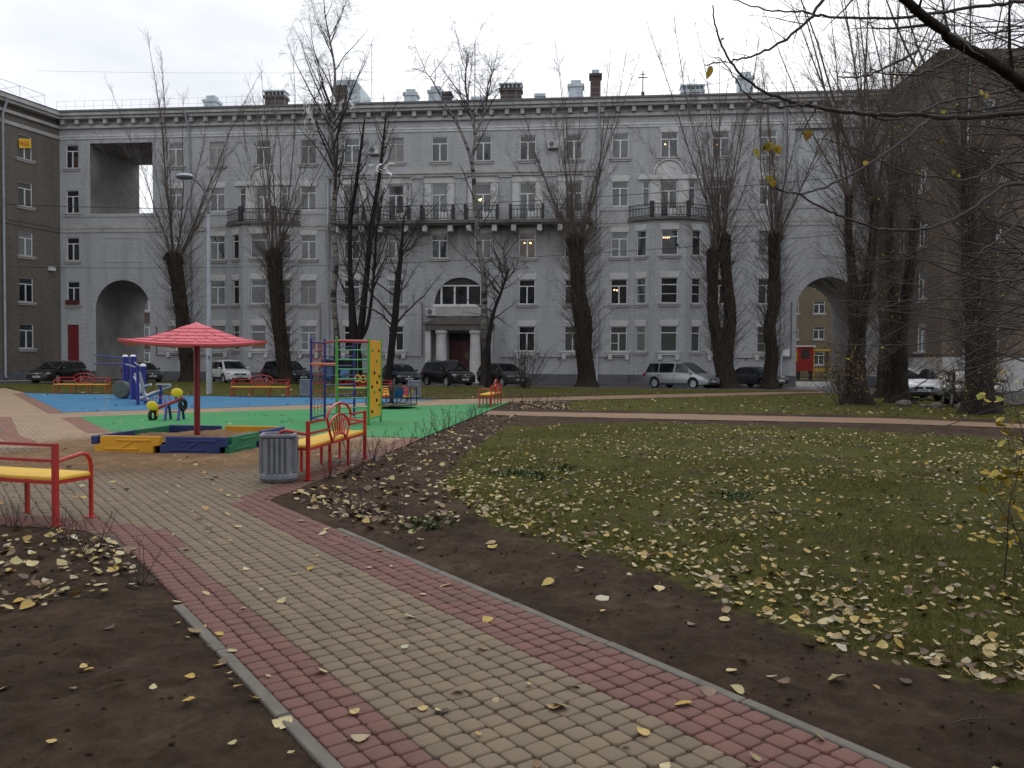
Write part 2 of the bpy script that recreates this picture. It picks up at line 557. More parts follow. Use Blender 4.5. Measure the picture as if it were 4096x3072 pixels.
def leaf_mat(name, cols):
    m, nt, N, L, B = _mat(name)
    oi = N.new('ShaderNodeObjectInfo')
    at = N.new('ShaderNodeAttribute'); at.attribute_name = 'tint'
    r = _math(nt, 'FRACT', _math(nt, 'ADD', at.outputs['Fac'], oi.outputs['Random']))
    n = len(cols)
    cc = _ramp(nt, r, [(i / (n - 1), c) for i, c in enumerate(cols)])
    v = _coord(nt, 'Position')
    sp = _noise(nt, 90, 4, 0.7, v)
    cc = _mix(nt, 0.6, cc, _ramp(nt, sp, [(0.25, (0.25, 0.22, 0.2)), (0.6, (0.6, 0.6, 0.6))]), 'OVERLAY')
    L.new(cc, B.inputs['Base Color'])
    B.inputs['Roughness'].default_value = 0.6
    B.inputs['Specular IOR Level'].default_value = 0.3
    return m

MAT = dict(
    soil=soil_mat(), asphalt=asphalt_mat(),
    paver_grey=paver_mat('beige_paver', (0.163, 0.122, 0.08)), paver_red=paver_mat('red_paver', (0.14, 0.064, 0.052)),
    joint_light=M('sandy_joint', (0.15, 0.105, 0.07), 0.95, var=0.35, vs_=3, bump=0.6, coord='Position'),
    joint=M('joint_sand', (0.072, 0.052, 0.04), 0.95, var=0.35, vs_=9, bump=0.6, coord='Position'),
    sheet=paving_sheet_mat('far_paving', (0.31, 0.23, 0.155), (0.1, 0.07, 0.05)),
    sheet_red=paving_sheet_mat('far_red_paving', (0.21, 0.11, 0.082), (0.09, 0.055, 0.045)),
    sheet_path=paving_sheet_mat('cross_path_paving', (0.235, 0.155, 0.1), (0.11, 0.07, 0.05)),
    kerb=M('kerb_concrete', (0.14, 0.125, 0.105), 0.9, var=0.25, vs_=5, bump=0.4, bs=90, coord='Position', grime=((0.06, 0.05, 0.04), 0.6)),
    green_rubber=rubber_mat('green_rubber', (0.026, 0.235, 0.068)), blue_rubber=rubber_mat('blue_rubber', (0.024, 0.16, 0.31)),
    sand=sand_mat('sand'), loose_sand=sand_mat('loose_sand', 'cover'),
    red=M('red_paint', (0.43, 0.024, 0.02), 0.38, var=0.14, coat=0.15, grime=((0.16, 0.02, 0.015), 0.35)),
    darkred=M('dark_red_paint', (0.2, 0.012, 0.014), 0.4, var=0.14, coat=0.15),
    yellow=M('yellow_paint', (0.8, 0.5, 0.04), 0.45, var=0.1, coat=0.1, grime=((0.4, 0.22, 0.04), 0.4)),
    yellow_plastic=M('yellow_plastic', (0.72, 0.55, 0.02), 0.35, var=0.06),
    orange_plastic=M('amber_plastic', (0.68, 0.34, 0.02), 0.42, var=0.1, bump=0.05, grime=((0.4, 0.2, 0.05), 0.3)),
    navy=M('navy_plastic', (0.018, 0.035, 0.15), 0.42, var=0.16, grime=((0.08, 0.08, 0.1), 0.3)),
    blue=M('blue_paint', (0.018, 0.022, 0.19), 0.4, var=0.15, coat=0.1),
    blue_seat=M('blue_seat_plastic', (0.01, 0.075, 0.28), 0.35, var=0.08),
    red_seat=M('red_seat_plastic', (0.5, 0.02, 0.03), 0.35, var=0.08),
    green_plastic=M('green_plastic', (0.012, 0.15, 0.07), 0.42, var=0.15, grime=((0.1, 0.1, 0.07), 0.3)),
    green=M('green_paint', (0.05, 0.3, 0.05), 0.4, var=0.15, coat=0.1),
    teal=M('pale_green_paint', (0.06, 0.33, 0.16), 0.4, var=0.12),
    orange=M('orange_paint', (0.6, 0.11, 0.03), 0.4, var=0.12),
    pink=M('pinkish_red_canopy', (0.58, 0.082, 0.112), 0.5, var=0.12, vs_=1.5),  # pink of the reflected sky mixed into the red base
    black=M('black_metal', (0.012, 0.012, 0.014), 0.5, var=0.2),
    rubber=M('tyre_rubber', (0.014, 0.014, 0.015), 0.85, var=0.3),
    steel=M('galvanised_steel', (0.42, 0.44, 0.47), 0.42, 0.7, var=0.2, grime=((0.2, 0.2, 0.2), 0.4)),
    bin=M('grey_concrete_bin', (0.21, 0.225, 0.255), 0.85, var=0.16, vs_=6, bump=0.4, bs=120, grime=((0.07, 0.07, 0.08), 0.4)),
    deck=M('worn_deck_plate', (0.1, 0.115, 0.1), 0.6, 0.3, var=0.25, vs_=5),
    rope=M('brown_rope', (0.28, 0.13, 0.06), 0.9, var=0.2),
    red_rope=M('red_rope', (0.4, 0.03, 0.03), 0.8, var=0.2),
    white=M('white_plastic', (0.75, 0.75, 0.75), 0.5, var=0.08),
    whitepaint=M('white_trim_plaster', (0.57, 0.565, 0.56), 0.85, var=0.16, vs_=1.3, bump=0.25, bs=30, grime=((0.25, 0.24, 0.23), 0.45)),
    greytrim=M('grey_trim_plaster', (0.42, 0.41, 0.405), 0.9, var=0.2, vs_=0.9, bump=0.25, bs=30, grime=((0.15, 0.13, 0.12), 0.5)),
    plinth=M('plinth_render', (0.12, 0.125, 0.14), 0.9, var=0.25, vs_=0.8, bump=0.3, bs=25),
    brick=brick_mat('grey_painted_brick', (0.43, 0.437, 0.455), (0.49, 0.495, 0.51), (0.31, 0.312, 0.32), (0.2, 0.185, 0.18), 0.5, 0.35, drip=True),
    brick_dark=brick_mat('brown_grey_brick', (0.155, 0.138, 0.118), (0.205, 0.182, 0.155), (0.125, 0.11, 0.098), (0.07, 0.055, 0.045), 0.45),
    brick_brown=brick_mat('ochre_brick', (0.125, 0.096, 0.076), (0.165, 0.125, 0.096), (0.13, 0.11, 0.095), (0.07, 0.052, 0.042), 0.45),
    chimney=brick_mat('chimney_brick', (0.07, 0.05, 0.047), (0.1, 0.068, 0.06), (0.12, 0.1, 0.09), (0.04, 0.03, 0.03), 0.3),
    ochre=M('ochre_render', (0.15, 0.118, 0.078), 0.9, var=0.16, vs_=0.5),
    dark_int=M('dim_interior', (0.05, 0.05, 0.052), 0.9, var=0.3),
    palewall=brick_mat('pale_blue_brick', (0.5, 0.53, 0.56), (0.58, 0.61, 0.64), (0.34, 0.35, 0.36), (0.3, 0.3, 0.3), 0.3),
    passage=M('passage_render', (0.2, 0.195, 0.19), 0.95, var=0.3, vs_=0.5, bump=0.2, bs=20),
    roofmetal=M('roof_sheet_metal', (0.3, 0.33, 0.36), 0.5, 0.35, var=0.2, vs_=0.7),
    zinc=M('zinc_sheet', (0.42, 0.47, 0.5), 0.45, 0.4, var=0.2, vs_=2),
    gutter=M('dark_gutter', (0.13, 0.13, 0.14), 0.6, var=0.2),
    pipe=M('zinc_downpipe', (0.36, 0.385, 0.42), 0.5, 0.3, var=0.18, vs_=1.2),
    gaspipe=M('maroon_pipe', (0.09, 0.035, 0.035), 0.6, var=0.2),
    iron=M('wrought_iron', (0.025, 0.024, 0.027), 0.6, var=0.3),
    canopy_dark=M('sooty_canopy_render', (0.13, 0.115, 0.108), 0.95, var=0.35, vs_=1.2, bump=0.3, bs=30),
    slab=M('stained_balcony_slab', (0.14, 0.13, 0.125), 0.95, var=0.4, vs_=1.5),
    door=M('maroon_door', (0.075, 0.012, 0.014), 0.5, var=0.2),
    reddoor=M('red_door', (0.17, 0.012, 0.016), 0.5, var=0.15),
    frame=M('white_window_frame', (0.68, 0.69, 0.7), 0.45, var=0.08),
    oldframe=M('worn_window_frame', (0.4, 0.38, 0.36), 0.6, var=0.2),
    pane=glass_mat('dim_window_pane', (0.018, 0.02, 0.023)),
    pane_grey=glass_mat('grey_window_pane', (0.05, 0.053, 0.058), 0.1),
    pane_curtain=glass_mat('curtained_window_pane', (0.07, 0.07, 0.068), 0.1, 1.6, ((0.15, 0.15, 0.145), 3.2)),
    pane_blind=glass_mat('blind_window_pane', (0.055, 0.06, 0.055), 0.12, 1.6, ((0.1, 0.11, 0.1), 5.0)),
    pane_white=glass_mat('net_curtain_pane', (0.16, 0.165, 0.17), 0.12, 1.5, ((0.26, 0.26, 0.255), 6.0)),
    pane_lit=glass_mat('lamplit_window_pane', (0.1, 0.055, 0.02), 0.1, 1.6),  # warm lamplight of the room put into the pane colour
    lamp_glow=emit_mat('window_lamp_glow', (1.0, 0.55, 0.22), 5.0),
    bark=bark_mat('poplar_bark', (0.009, 0.007, 0.0055), (0.05, 0.038, 0.029)),
    twig=M('poplar_twig', (0.1, 0.08, 0.068), 0.85, var=0.35),
    twig_dark=M('dark_twig', (0.035, 0.028, 0.027), 0.85, var=0.3),
    twig_red=M('reddish_twig', (0.05, 0.032, 0.026), 0.85, var=0.3),
    birch=bark_mat('birch_bark', (0.018, 0.016, 0.015), (0.06, 0.055, 0.05), sc=5.0, white=((0.2, 0.19, 0.18), 0.18, 0.34)),
    maplebark=bark_mat('dark_bark', (0.008, 0.007, 0.0065), (0.03, 0.024, 0.022)),
    greybark=M('young_grey_bark', (0.05, 0.04, 0.036), 0.85, var=0.4, vs_=6),
    litter=leaf_mat('fallen_leaf', [(0.38, 0.3, 0.13), (0.5, 0.43, 0.25), (0.38, 0.26, 0.04), (0.43, 0.34, 0.16), (0.33, 0.31, 0.15), (0.18, 0.105, 0.05), (0.48, 0.4, 0.22), (0.42, 0.27, 0.04), (0.28, 0.2, 0.1), (0.45, 0.42, 0.3), (0.24, 0.14, 0.05)]),
    brown_litter=leaf_mat('brown_fallen_leaf', [(0.07, 0.04, 0.025), (0.13, 0.08, 0.05), (0.2, 0.14, 0.09), (0.05, 0.03, 0.02), (0.16, 0.1, 0.06)]),
    hang_leaf=leaf_mat('hanging_yellow_leaf', [(0.36, 0.25, 0.02), (0.3, 0.25, 0.035), (0.42, 0.27, 0.02), (0.22, 0.24, 0.04), (0.3, 0.16, 0.02)]),
    dry_leaf=leaf_mat('dry_hanging_leaf', [(0.17, 0.11, 0.03), (0.1, 0.065, 0.03), (0.26, 0.19, 0.04), (0.07, 0.05, 0.025)]),
    grass=leaf_mat('grass_blade', [(0.065, 0.076, 0.012), (0.11, 0.13, 0.018), (0.18, 0.155, 0.034), (0.068, 0.105, 0.015), (0.22, 0.165, 0.05)]),
    weed=leaf_mat('weed_leaf', [(0.025, 0.045, 0.01), (0.05, 0.085, 0.02), (0.035, 0.06, 0.014)]),
)

# ------------------------------------------------------------------ ground, soil beds, paving
def pip(poly, P):
    x, y = P[:, 0], P[:, 1]
    ins = np.zeros(len(P), bool)
    n = len(poly)
    for i in range(n):
        (x0, y0), (x1, y1) = poly[i], poly[(i + 1) % n]
        c = ((y0 > y) != (y1 > y)) & (x < (x1 - x0) * (y - y0) / (y1 - y0 + 1e-12) + x0)
        ins ^= c
    return ins

def pdist(poly, P, closed=True):
    d = np.full(len(P), 1e9)
    n = len(poly)
    for i in range(n if closed else n - 1):
        a = np.array(poly[i]); b = np.array(poly[(i + 1) % n])
        ab = b - a
        t = np.clip(((P - a) @ ab) / (ab @ ab), 0, 1)
        d = np.minimum(d, np.linalg.norm(P - a - t[:, None] * ab, axis=1))
    return d

def sdist(poly, P):
    d = pdist(poly, P)
    return np.where(pip(poly, P), d, -d)

DV = np.array([-0.58, 0.8146]); NV = np.array([0.8146, 0.58])
def ab(a, b):
    return tuple(DV * a + NV * b)
N0, N1, TILE = 1.24, 2.968, 0.108

PATH_POLY = [ab(0.4, N0), ab(0.4, N1), ab(9.05, N1), (-2.9, 9.3), (-4.2, 7.6), ab(7.2, N0)]
PLAZA_POLY = [(-2.73, 9.14), (-1.86, 16.4), (-0.1, 31.9), (-1.0, 35.2), (-3.4, 33.7), (-23.2, 38.2), (-28.5, 45.0), (-33, 45.0), (-20, 27.0),
              (-14.5, 21.0), (-12, 15), (-13, 9.0), (-9, 7.75), (-4.9, 7.58), (-4.1, 7.4), (-3.4, 7.02), (-3.12, 6.66), (-2.9, 8.0)]
NEAR_PLAZA = [(-2.73, 9.14), (-2.08, 14.2), (-11.8, 14.2), (-13, 9.0), (-9, 7.75), (-4.9, 7.58), (-4.1, 7.4), (-3.4, 7.02), (-3.12, 6.66), (-2.6, 7.9)]
CROSS_PATH = [(-0.72, 25.9), (1.3, 25.45), (5.3, 24.9), (7.7, 24.2), (11.2, 23.4), (13.2, 21.8), (16, 19.5), (15.2, 18.2), (12.2, 20.3), (10.2, 21.3), (7, 22.0), (4.75, 22.45), (1.2, 23.45), (-0.9, 24.1)]
FAR_PATH = [(-1.35, 34.9), (-0.1, 35.35), (3.6, 38.3), (8.9, 42.0), (14.4, 45.3), (18, 46.6), (18, 44.9), (15.8, 43.9), (13.0, 41.3), (7.9, 37.5), (3.25, 34.6), (-0.1, 31.9)]
LAWN_A = [(-0.9, 10.0), (-0.4, 8.3), (-0.06, 7.2), (0.55, 6.55), (0.82, 6.21), (1.26, 5.45), (1.52, 4.75), (1.83, 4.31), (2.08, 4.05), (2.43, 3.74), (3.6, 2.6),
          (14, 2.6), (14, 15.5), (10.66, 16.9), (7.89, 19.7), (3.69, 21.2), (-0.1, 19.6), (-0.81, 13.3)]
LAWN_B = [(2.0, 27.2), (2.2, 26.6), (5.3, 25.9), (11, 24.6), (13.5, 22.9), (20, 18.5), (30, 22), (30, 42), (19, 43.3), (16, 43.0), (8, 36.7), (3.2, 33.9), (2.2, 31.9)]

# wide sheet of ground out to the horizon
g = MB(); g.quad((-1500, -300, -0.09), (1500, -300, -0.09), (1500, 2500, -0.09), (-1500, 2500, -0.09))
tag(g.build('ground', M('far_ground', (0.06, 0.055, 0.045), 0.95, var=0.3, vs_=0.2, coord='Position')), kind='structure')
g = MB(); g.quad((-70, 42.5, -0.045), (70, 42.5, -0.045), (70, 130, -0.045), (-70, 130, -0.045))
g.quad((20.5, 20, -0.045), (70, 20, -0.045), (70, 42.5, -0.045), (16.5, 42.5, -0.045))
tag(g.build('road', MAT['asphalt']), kind='structure')

def value_noise(P, sc, seed):
    r = np.random.default_rng(seed).random((64, 64))
    q = P / sc
    i = np.floor(q).astype(int); f = q - i; f = f * f * (3 - 2 * f)
    a = r[i[:, 0] % 64, i[:, 1] % 64]; b = r[(i[:, 0] + 1) % 64, i[:, 1] % 64]
    c = r[i[:, 0] % 64, (i[:, 1] + 1) % 64]; d = r[(i[:, 0] + 1) % 64, (i[:, 1] + 1) % 64]
    return (a * (1 - f[:, 0]) + b * f[:, 0]) * (1 - f[:, 1]) + (c * (1 - f[:, 0]) + d * f[:, 0]) * f[:, 1] - 0.5

def pave_sd(P):
    s = sdist(PATH_POLY, P)
    for q in (PLAZA_POLY, CROSS_PATH, FAR_PATH):
        s = np.maximum(s, sdist(q, P))
    return s

def soil_height(P):
    s = -pave_sd(P)
    h = -0.03 + np.clip(s * 0.12, 0, 0.035) + 0.04 * value_noise(P, 0.9, 3) + 0.035 * value_noise(P, 0.33, 4) + 0.036 * value_noise(P, 0.14, 5) + 0.03 * value_noise(P + 5, 0.07, 6)
    near = np.clip((s - 0.02) / 0.25, 0, 1)
    h = -0.004 * (1 - near) + h * near
    h = np.where(s < 0.07, -0.02, np.where(s < 0.3, np.maximum(h, -0.012), h))
    return np.where(s < -0.2, -0.05, h)

def turf_mask(P):
    t = np.clip(0.5 + sdist(LAWN_A, P) / 0.5, 0, 1)
    t = np.maximum(t, np.clip(0.5 + sdist(LAWN_B, P) / 0.8, 0, 1))
    return t

def terrain(name, xs, ys):
    X, Y = np.meshgrid(xs, ys)
    P = np.stack([X.ravel(), Y.ravel()], 1)
    Z = soil_height(P)
    nx, ny = len(xs), len(ys)
    i, j = np.meshgrid(np.arange(nx - 1), np.arange(ny - 1))
    a = (j * nx + i).ravel()
    F = np.stack([a, a + 1, a + nx + 1, a + nx], 1)
    me = array_mesh(name, np.column_stack([P, Z]), F, MAT['soil'], True, [('turf', 'POINT', turf_mask(P))])
    return tag(link(me, name), kind='structure')

terrain('soil', np.concatenate([np.linspace(-9, -5.1, 40), np.linspace(-5, 5, 260), np.linspace(5.1, 20.5, 110)]), np.concatenate([np.linspace(2.2, 8, 150), np.linspace(8.06, 14, 90), np.linspace(14.15, 44, 130)]))

# grass verge in front of the road
VERGE = [(-28.3, 45), (-23.2, 38.1), (-21.3, 37.7), (-12.6, 35.8), (-5.3, 34.7), (-3.2, 34.1), (-1.3, 35.1), (-0.1, 35.4), (3.6, 38.4), (8.9, 42.1), (14.4, 45.4), (18, 46.7), (17, 47.6), (12.5, 48.5), (8, 48.9), (0, 51.5), (-6, 52.6),
         (-15.7, 57.3), (-23, 58.8), (-27, 59.5), (-32, 54), (-34, 49)]
def sheet(name, poly, z, mat, kind='structure', turf=None):
    b = MB(); b.add([(x, y, z) for x, y in poly], [tuple(range(len(poly)))])
    o = b.build(name, mat)
    if turf is not None:
        a = o.data.attributes.new('turf', 'FLOAT', 'POINT')
        a.data.foreach_set('value', [turf] * len(poly))
    return tag(o, kind=kind)
sheet('lawn', VERGE, 0.012, MAT['soil'], turf=0.85)
b = MB()
for (x0, y0), (x1, y1) in zip(VERGE[11:18], VERGE[12:19]):
    b.box(((x0 + x1) / 2, (y0 + y1) / 2, 0.0), (math.hypot(x1 - x0, y1 - y0), 0.14, 0.16), rz=math.atan2(y1 - y0, x1 - x0))
tag(b.build('kerb', MAT['kerb']), kind='structure')

# far paving sheets and coloured rubber
sheet('pavement', [p for p in PLAZA_POLY[1:10]] + [(-11.8, 14.2), (-2.08, 14.2)], -0.004, MAT['sheet'])
sheet('footpath', CROSS_PATH, -0.002, MAT['sheet_path'])
sheet('footpath', FAR_PATH, -0.002, MAT['sheet_path'])
GREEN = [(-8.9, 17.65), (-1.84, 16.45), (-0.12, 31.7), (-1.3, 30.4), (-5.05, 27.35), (-8.9, 24.75), (-11.96, 22.05)]
BLUE = [(-13.4, 23.9), (-9.3, 27.15), (-6.6, 29.8), (-3.0, 33.2), (-3.6, 33.6), (-9, 35.1), (-15.2, 36.05), (-21.3, 37.4), (-23.2, 37.9)]
sheet('green_playground_surface', GREEN, 0.004, MAT['green_rubber'])
sheet('blue_playground_surface', BLUE, 0.004, MAT['blue_rubber'])
sheet('blue_playground_surface', [(-10.75, 16.1), (-11.15, 17.45), (-14.2, 21.6), (-22, 22), (-22, 14)], 0.004, MAT['blue_rubber'])
def strip(name, pts, w, z, mat):
    b = MB()
    for (x0, y0), (x1, y1) in zip(pts, pts[1:]):
        d = Vector((x1 - x0, y1 - y0)).normalized(); n = Vector((-d.y, d.x)) * w
        b.quad((x0, y0, z), (x1, y1, z), (x1 + n.x, y1 + n.y, z), (x0 + n.x, y0 + n.y, z))
    return tag(b.build(name, mat), kind='structure')
strip('paving_border', [(-8.75, 17.35), (-11.96, 22.05)], 0.42, 0.0, MAT['sheet_red'])
strip('paving_border', [(-13.2, 23.6), (-23.2, 37.9)], 0.42, 0.0, MAT['sheet_red'])
strip('paving_border', [(-14.1, 21.7), (-10.55, 16.3), (-9.3, 14.9)], -0.0 + 0.42, 0.0, MAT['sheet_red'])
strip('paving_border', [(-2.08, 14.2), (-1.84, 16.4)], 0.4, 0.0, MAT['sheet_red'])

# block paving: a pillow-edged block, laid square to the path
def paver_parts(s=0.1025, c=0.013):
    h = s / 2
    def ring(k, z):
        a = h * k; q = c * k
        return [(-a + q, -a, z), (a - q, -a, z), (a, -a + q, z), (a, a - q, z), (a - q, a, z), (-a + q, a, z), (-a, a - q, z), (-a, -a + q, z)]
    V = ring(0.84, 0.0) + ring(0.95, -0.003) + ring(1.0, -0.01) + ring(1.0, -0.03)
    F = [(i + 8 * k, (i + 1) % 8 + 8 * k, (i + 1) % 8 + 8 * k + 8, i + 8 * k + 8) for k in range(3) for i in range(8)]
    return V, F, [(0, 1, 2, 7), (7, 2, 3, 6), (6, 3, 4, 5)]
PV, PF, PT = paver_parts()
PF = [tuple(reversed(f)) for f in PF] + PT
pave = tag(sheet('block_pavement', PATH_POLY, -0.0135, MAT['joint']), 'footpath of beige concrete blocks with red edge bands')
sheet('pavement_bed', NEAR_PLAZA, -0.012, MAT['joint_light']).parent = pave
paver_me = {}
for kname in ('paver_grey', 'paver_red'):
    me = bpy.data.meshes.new('paver'); me.from_pydata(PV, [], PF); me.materials.append(MAT[kname])
    me.polygons.foreach_set('use_smooth', [True] * len(PF)); me.update()
    paver_me[kname] = me
cells = []
for ia in range(2, 190):
    for jb in range(-75, 52):
        a, bq = ia * TILE + 0.054, N0 + (jb + 0.5) * TILE
        a += 0.012 * math.sin(jb * 1.9) + 0.005 * math.sin(jb * 5.3 + ia * 0.21); bq += 0.004 * math.sin(ia * 0.9)
        cells.append((a, bq, jb))
C = np.array(cells)
P2 = C[:, :1] * DV + C[:, 1:2] * NV
on_path = (C[:, 2] >= 0) & (C[:, 2] < 16) & (C[:, 0] < 9.4) & (sdist(PATH_POLY, P2) > 0.0)
on_plaza = sdist(NEAR_PLAZA, P2) > 0.0
keep = on_path | on_plaza
# bands of red: path edges, plaza edges
red = on_path & ((C[:, 2] < 3) & (C[:, 0] < 7.4) | (C[:, 2] > 11) & (C[:, 0] < 9.0))
edge = np.minimum(pdist([(-2.73, 9.14), (-2.08, 14.2)], P2, False), pdist([(-9, 7.75), (-4.9, 7.58), (-4.1, 7.4), (-3.4, 7.02), (-3.12, 6.66)], P2, False))
red |= keep & (edge < 0.36)
view = (P2[:, 1] > 2.75) & (np.abs(P2[:, 0]) < 0.68 * P2[:, 1] + 0.25)
keep &= view
idx = np.where(keep)[0]
order = idx[np.argsort(np.hypot(P2[idx, 0], P2[idx, 1]))]
joined = {'paver_grey': ([], [], []), 'paver_red': ([], [], [])}
pv = np.array(PV)
for n, i in enumerate(order):
    jx, jy = RNG.normal(0, 0.0012, 2); rz = PATH_ANG + RNG.normal(0, 0.016); dz = RNG.normal(0, 0.0012)
    tx, ty = RNG.normal(0, 0.012, 2)
    kname = 'paver_red' if red[i] else 'paver_grey'
    if n < 300:
        o = link(paver_me[kname], 'paver', pave, (P2[i, 0] + jx, P2[i, 1] + jy, dz))
        o.rotation_euler = (tx, ty, rz)
    else:
        c_, s_ = math.cos(rz), math.sin(rz)
        V, F, T = joined[kname]
        q = np.column_stack([pv[:, 0] * c_ - pv[:, 1] * s_ + P2[i, 0] + jx, pv[:, 0] * s_ + pv[:, 1] * c_ + P2[i, 1] + jy, pv[:, 2] + dz + pv[:, 0] * ty + pv[:, 1] * tx])
        F.append(np.array(PF) + len(V) * 32); V.append(q); T.append(np.full(32, RNG.random()))
for kname, (V, F, T) in joined.items():
    me = array_mesh('paver_field', np.concatenate(V), np.concatenate(F), MAT[kname], True, [('tint', 'POINT', np.concatenate(T))])
    tag(link(me, 'paver_field', pave), kind='stuff')

# concrete edging along the path, in one-metre lengths
def kerb_run(a0, a1, bq, n):
    for k in range(n):
        s0, s1 = a0 + (a1 - a0) * k / n + 0.004, a0 + (a1 - a0) * (k + 1) / n - 0.004
        c_ = ab((s0 + s1) / 2, bq)
        b = MB(); b.box((0, 0, 0), (0.062, s1 - s0, 0.16))
        o = b.build('kerb_block', MAT['kerb'], pave, loc=(c_[0], c_[1], -0.079 + random.uniform(-0.004, 0.004)), rz=PATH_ANG + random.uniform(-0.006, 0.006), bevel=0.008)
kerb_run(0.5, 7.0, N1 + 0.034, 7)
kerb_run(0.5, 5.35, N0 - 0.034, 5)

# loose sand trodden out around the sandbox
nu, nr = 64, 14
V, Cv = [], []
for k in range(nr):
    for j in range(nu):
        a = 2 * math.pi * j / nu
        rr = k / (nr - 1)
        rad = 1.2 + rr * (2.6 + 0.6 * math.sin(3 * a + 1) + 0.35 * math.sin(5 * a) + 1.9 * max(0.0, -math.sin(a)))
        V.append((-5.8 + rad * math.cos(a) * 1.15, 14.5 + rad * math.sin(a), 0.006 + 0.03 * max(0, 0.35 - rr)))
        Cv.append(1.12 - 1.12 * rr ** 0.85)
F = [(k * nu + j, k * nu + (j + 1) % nu, (k + 1) * nu + (j + 1) % nu, (k + 1) * nu + j) for k in range(nr - 1) for j in range(nu)]
tag(link(array_mesh('loose_sand', V, F, MAT['loose_sand'], True, [('cover', 'POINT', Cv)]), 'loose_sand'), 'loose sand trodden out over the paving round the sandbox', 'sand', kind='stuff')

# ------------------------------------------------------------------ buildings
def wall_grid(b, x0, x1, z0, z1, holes, y=0.0, reveal=0.16):
    xs = sorted({x0, x1, *[h[0] for h in holes], *[h[1] for h in holes]})
    zs = sorted({z0, z1, *[h[2] for h in holes], *[h[3] for h in holes]})
    xs = [x for x in xs if x0 <= x <= x1]; zs = [z for z in zs if z0 <= z <= z1]
    for xa, xb in zip(xs, xs[1:]):
        xm = (xa + xb) / 2
        run = None
        col_h = [h for h in holes if h[0] < xm < h[1]]
        for za, zb in zip(zs, zs[1:]):
            zm = (za + zb) / 2
            if any(h[2] < zm < h[3] for h in col_h):
                if run is not None:
                    b.quad((xa, y, run), (xb, y, run), (xb, y, za), (xa, y, za)); run = None
            elif run is None:
                run = za
        if run is not None:
            b.quad((xa, y, run), (xb, y, run), (xb, y, z1), (xa, y, z1))
    for h in holes:
        d = h[4] if len(h) > 4 else reveal
        a0, a1, c0, c1 = h[:4]
        b.quad((a0, y, c0), (a0, y + d, c0), (a0, y + d, c1), (a0, y, c1))
        b.quad((a1, y, c0), (a1, y, c1), (a1, y + d, c1), (a1, y + d, c0))
        b.quad((a0, y, c1), (a0, y + d, c1), (a1, y + d, c1), (a1, y, c1))
        b.quad((a0, y, c0), (a1, y, c0), (a1, y + d, c0), (a0, y + d, c0))

_wm = {}
def window_mesh(w, h, style, fr):
    k = (round(w, 3), round(h, 3), style, fr)
    if k in _wm:
        return _wm[k]
    b, t = MB(), 0.065
    y0, y1 = 0.075, 0.135
    b.bx(-w / 2, -w / 2 + t, y0, y1, 0, h); b.bx(w / 2 - t, w / 2, y0, y1, 0, h)
    b.bx(-w / 2 + t, w / 2 - t, y0, y1, 0, t); b.bx(-w / 2 + t, w / 2 - t, y0, y1, h - t, h)
    zt = h * 0.71
    if style in ('T', 'S', 'Q'):
        b.bx(-w / 2 + t, w / 2 - t, y0 - 0.004, y1, zt, zt + 0.075)
    if style == 'T':
        b.bx(-0.05, 0.05, y0 - 0.002, y1, t, zt)
    if style == 'Q':
        b.bx(-0.05, 0.05, y0 - 0.002, y1, t, zt); b.bx(-w / 2 + t, -0.05, y0 - 0.003, y1, zt * 0.45, zt * 0.45 + 0.045)
    if style == 'H':
        b.bx(-w / 2 + t, w / 2 - t, y0 - 0.004, y1, zt, zt + 0.075); b.bx(-w / 2 + t, w / 2 - t, y0 - 0.004, y1, h * 0.36, h * 0.36 + 0.045)
    if style == 'N':
        b.bx(-w / 2 + t, w / 2 - t, y0 - 0.004, y1, zt, zt + 0.06)
    if style == 'D':
        b.bx(-0.06, 0.06, y0 - 0.002, y1, t, zt); b.bx(-w / 2 + t, w / 2 - t, y0 - 0.004, y1, zt, zt + 0.075); b.bx(0.06, w / 2 - t, y0 + 0.02, y1, t, h * 0.26)
    _wm[k] = b.mesh('window', MAT[fr])
    p = MB(); p.quad((-w / 2 + t, 0.115, t), (w / 2 - t, 0.115, t), (w / 2 - t, 0.115, h - t), (-w / 2 + t, 0.115, h - t))
    for pk in ('pane', 'pane_grey', 'pane_curtain', 'pane_blind', 'pane_lit', 'pane_white'):
        _wm[k + (pk,)] = p.mesh('pane', MAT[pk])
    return _wm[k]

_tm = {}
def trim_mesh(kind, w, mat):
    k = (kind, round(w, 3), mat)
    if k in _tm:
        return _tm[k]
    b = MB()
    if kind == 'sill':
        b.bx(-w / 2 - 0.2, w / 2 + 0.2, -0.16, 0.07, -0.11, 0.0); b.bx(-w / 2 - 0.14, w / 2 + 0.14, -0.09, -0.002, -0.25, -0.113)
    elif kind == 'bracket_sill':
        b.bx(-w / 2 - 0.3, w / 2 + 0.3, -0.2, 0.07, -0.1, 0.0); b.bx(-w / 2 - 0.24, w / 2 + 0.24, -0.13, -0.002, -0.28, -0.103)
        for s in (-1, 1):
            b.bx(s * (w / 2 + 0.02) - 0.14, s * (w / 2 + 0.02) + 0.14, -0.17, -0.002, -0.62, -0.283)
    elif kind == 'lintel':
        b.xprism([(-w / 2 - 0.02, 0.0), (w / 2 + 0.02, 0.0), (w / 2 + 0.13, 0.46), (-w / 2 - 0.13, 0.46)], -0.045, 0.05)
    elif kind == 'surround':
        for s in (-1, 1):
            b.bx(s * (w / 2 + 0.07) - 0.075, s * (w / 2 + 0.07) + 0.075, -0.03, 0.03, 0, 1)
    _tm[k] = b.mesh(kind, MAT[mat])
    return _tm[k]

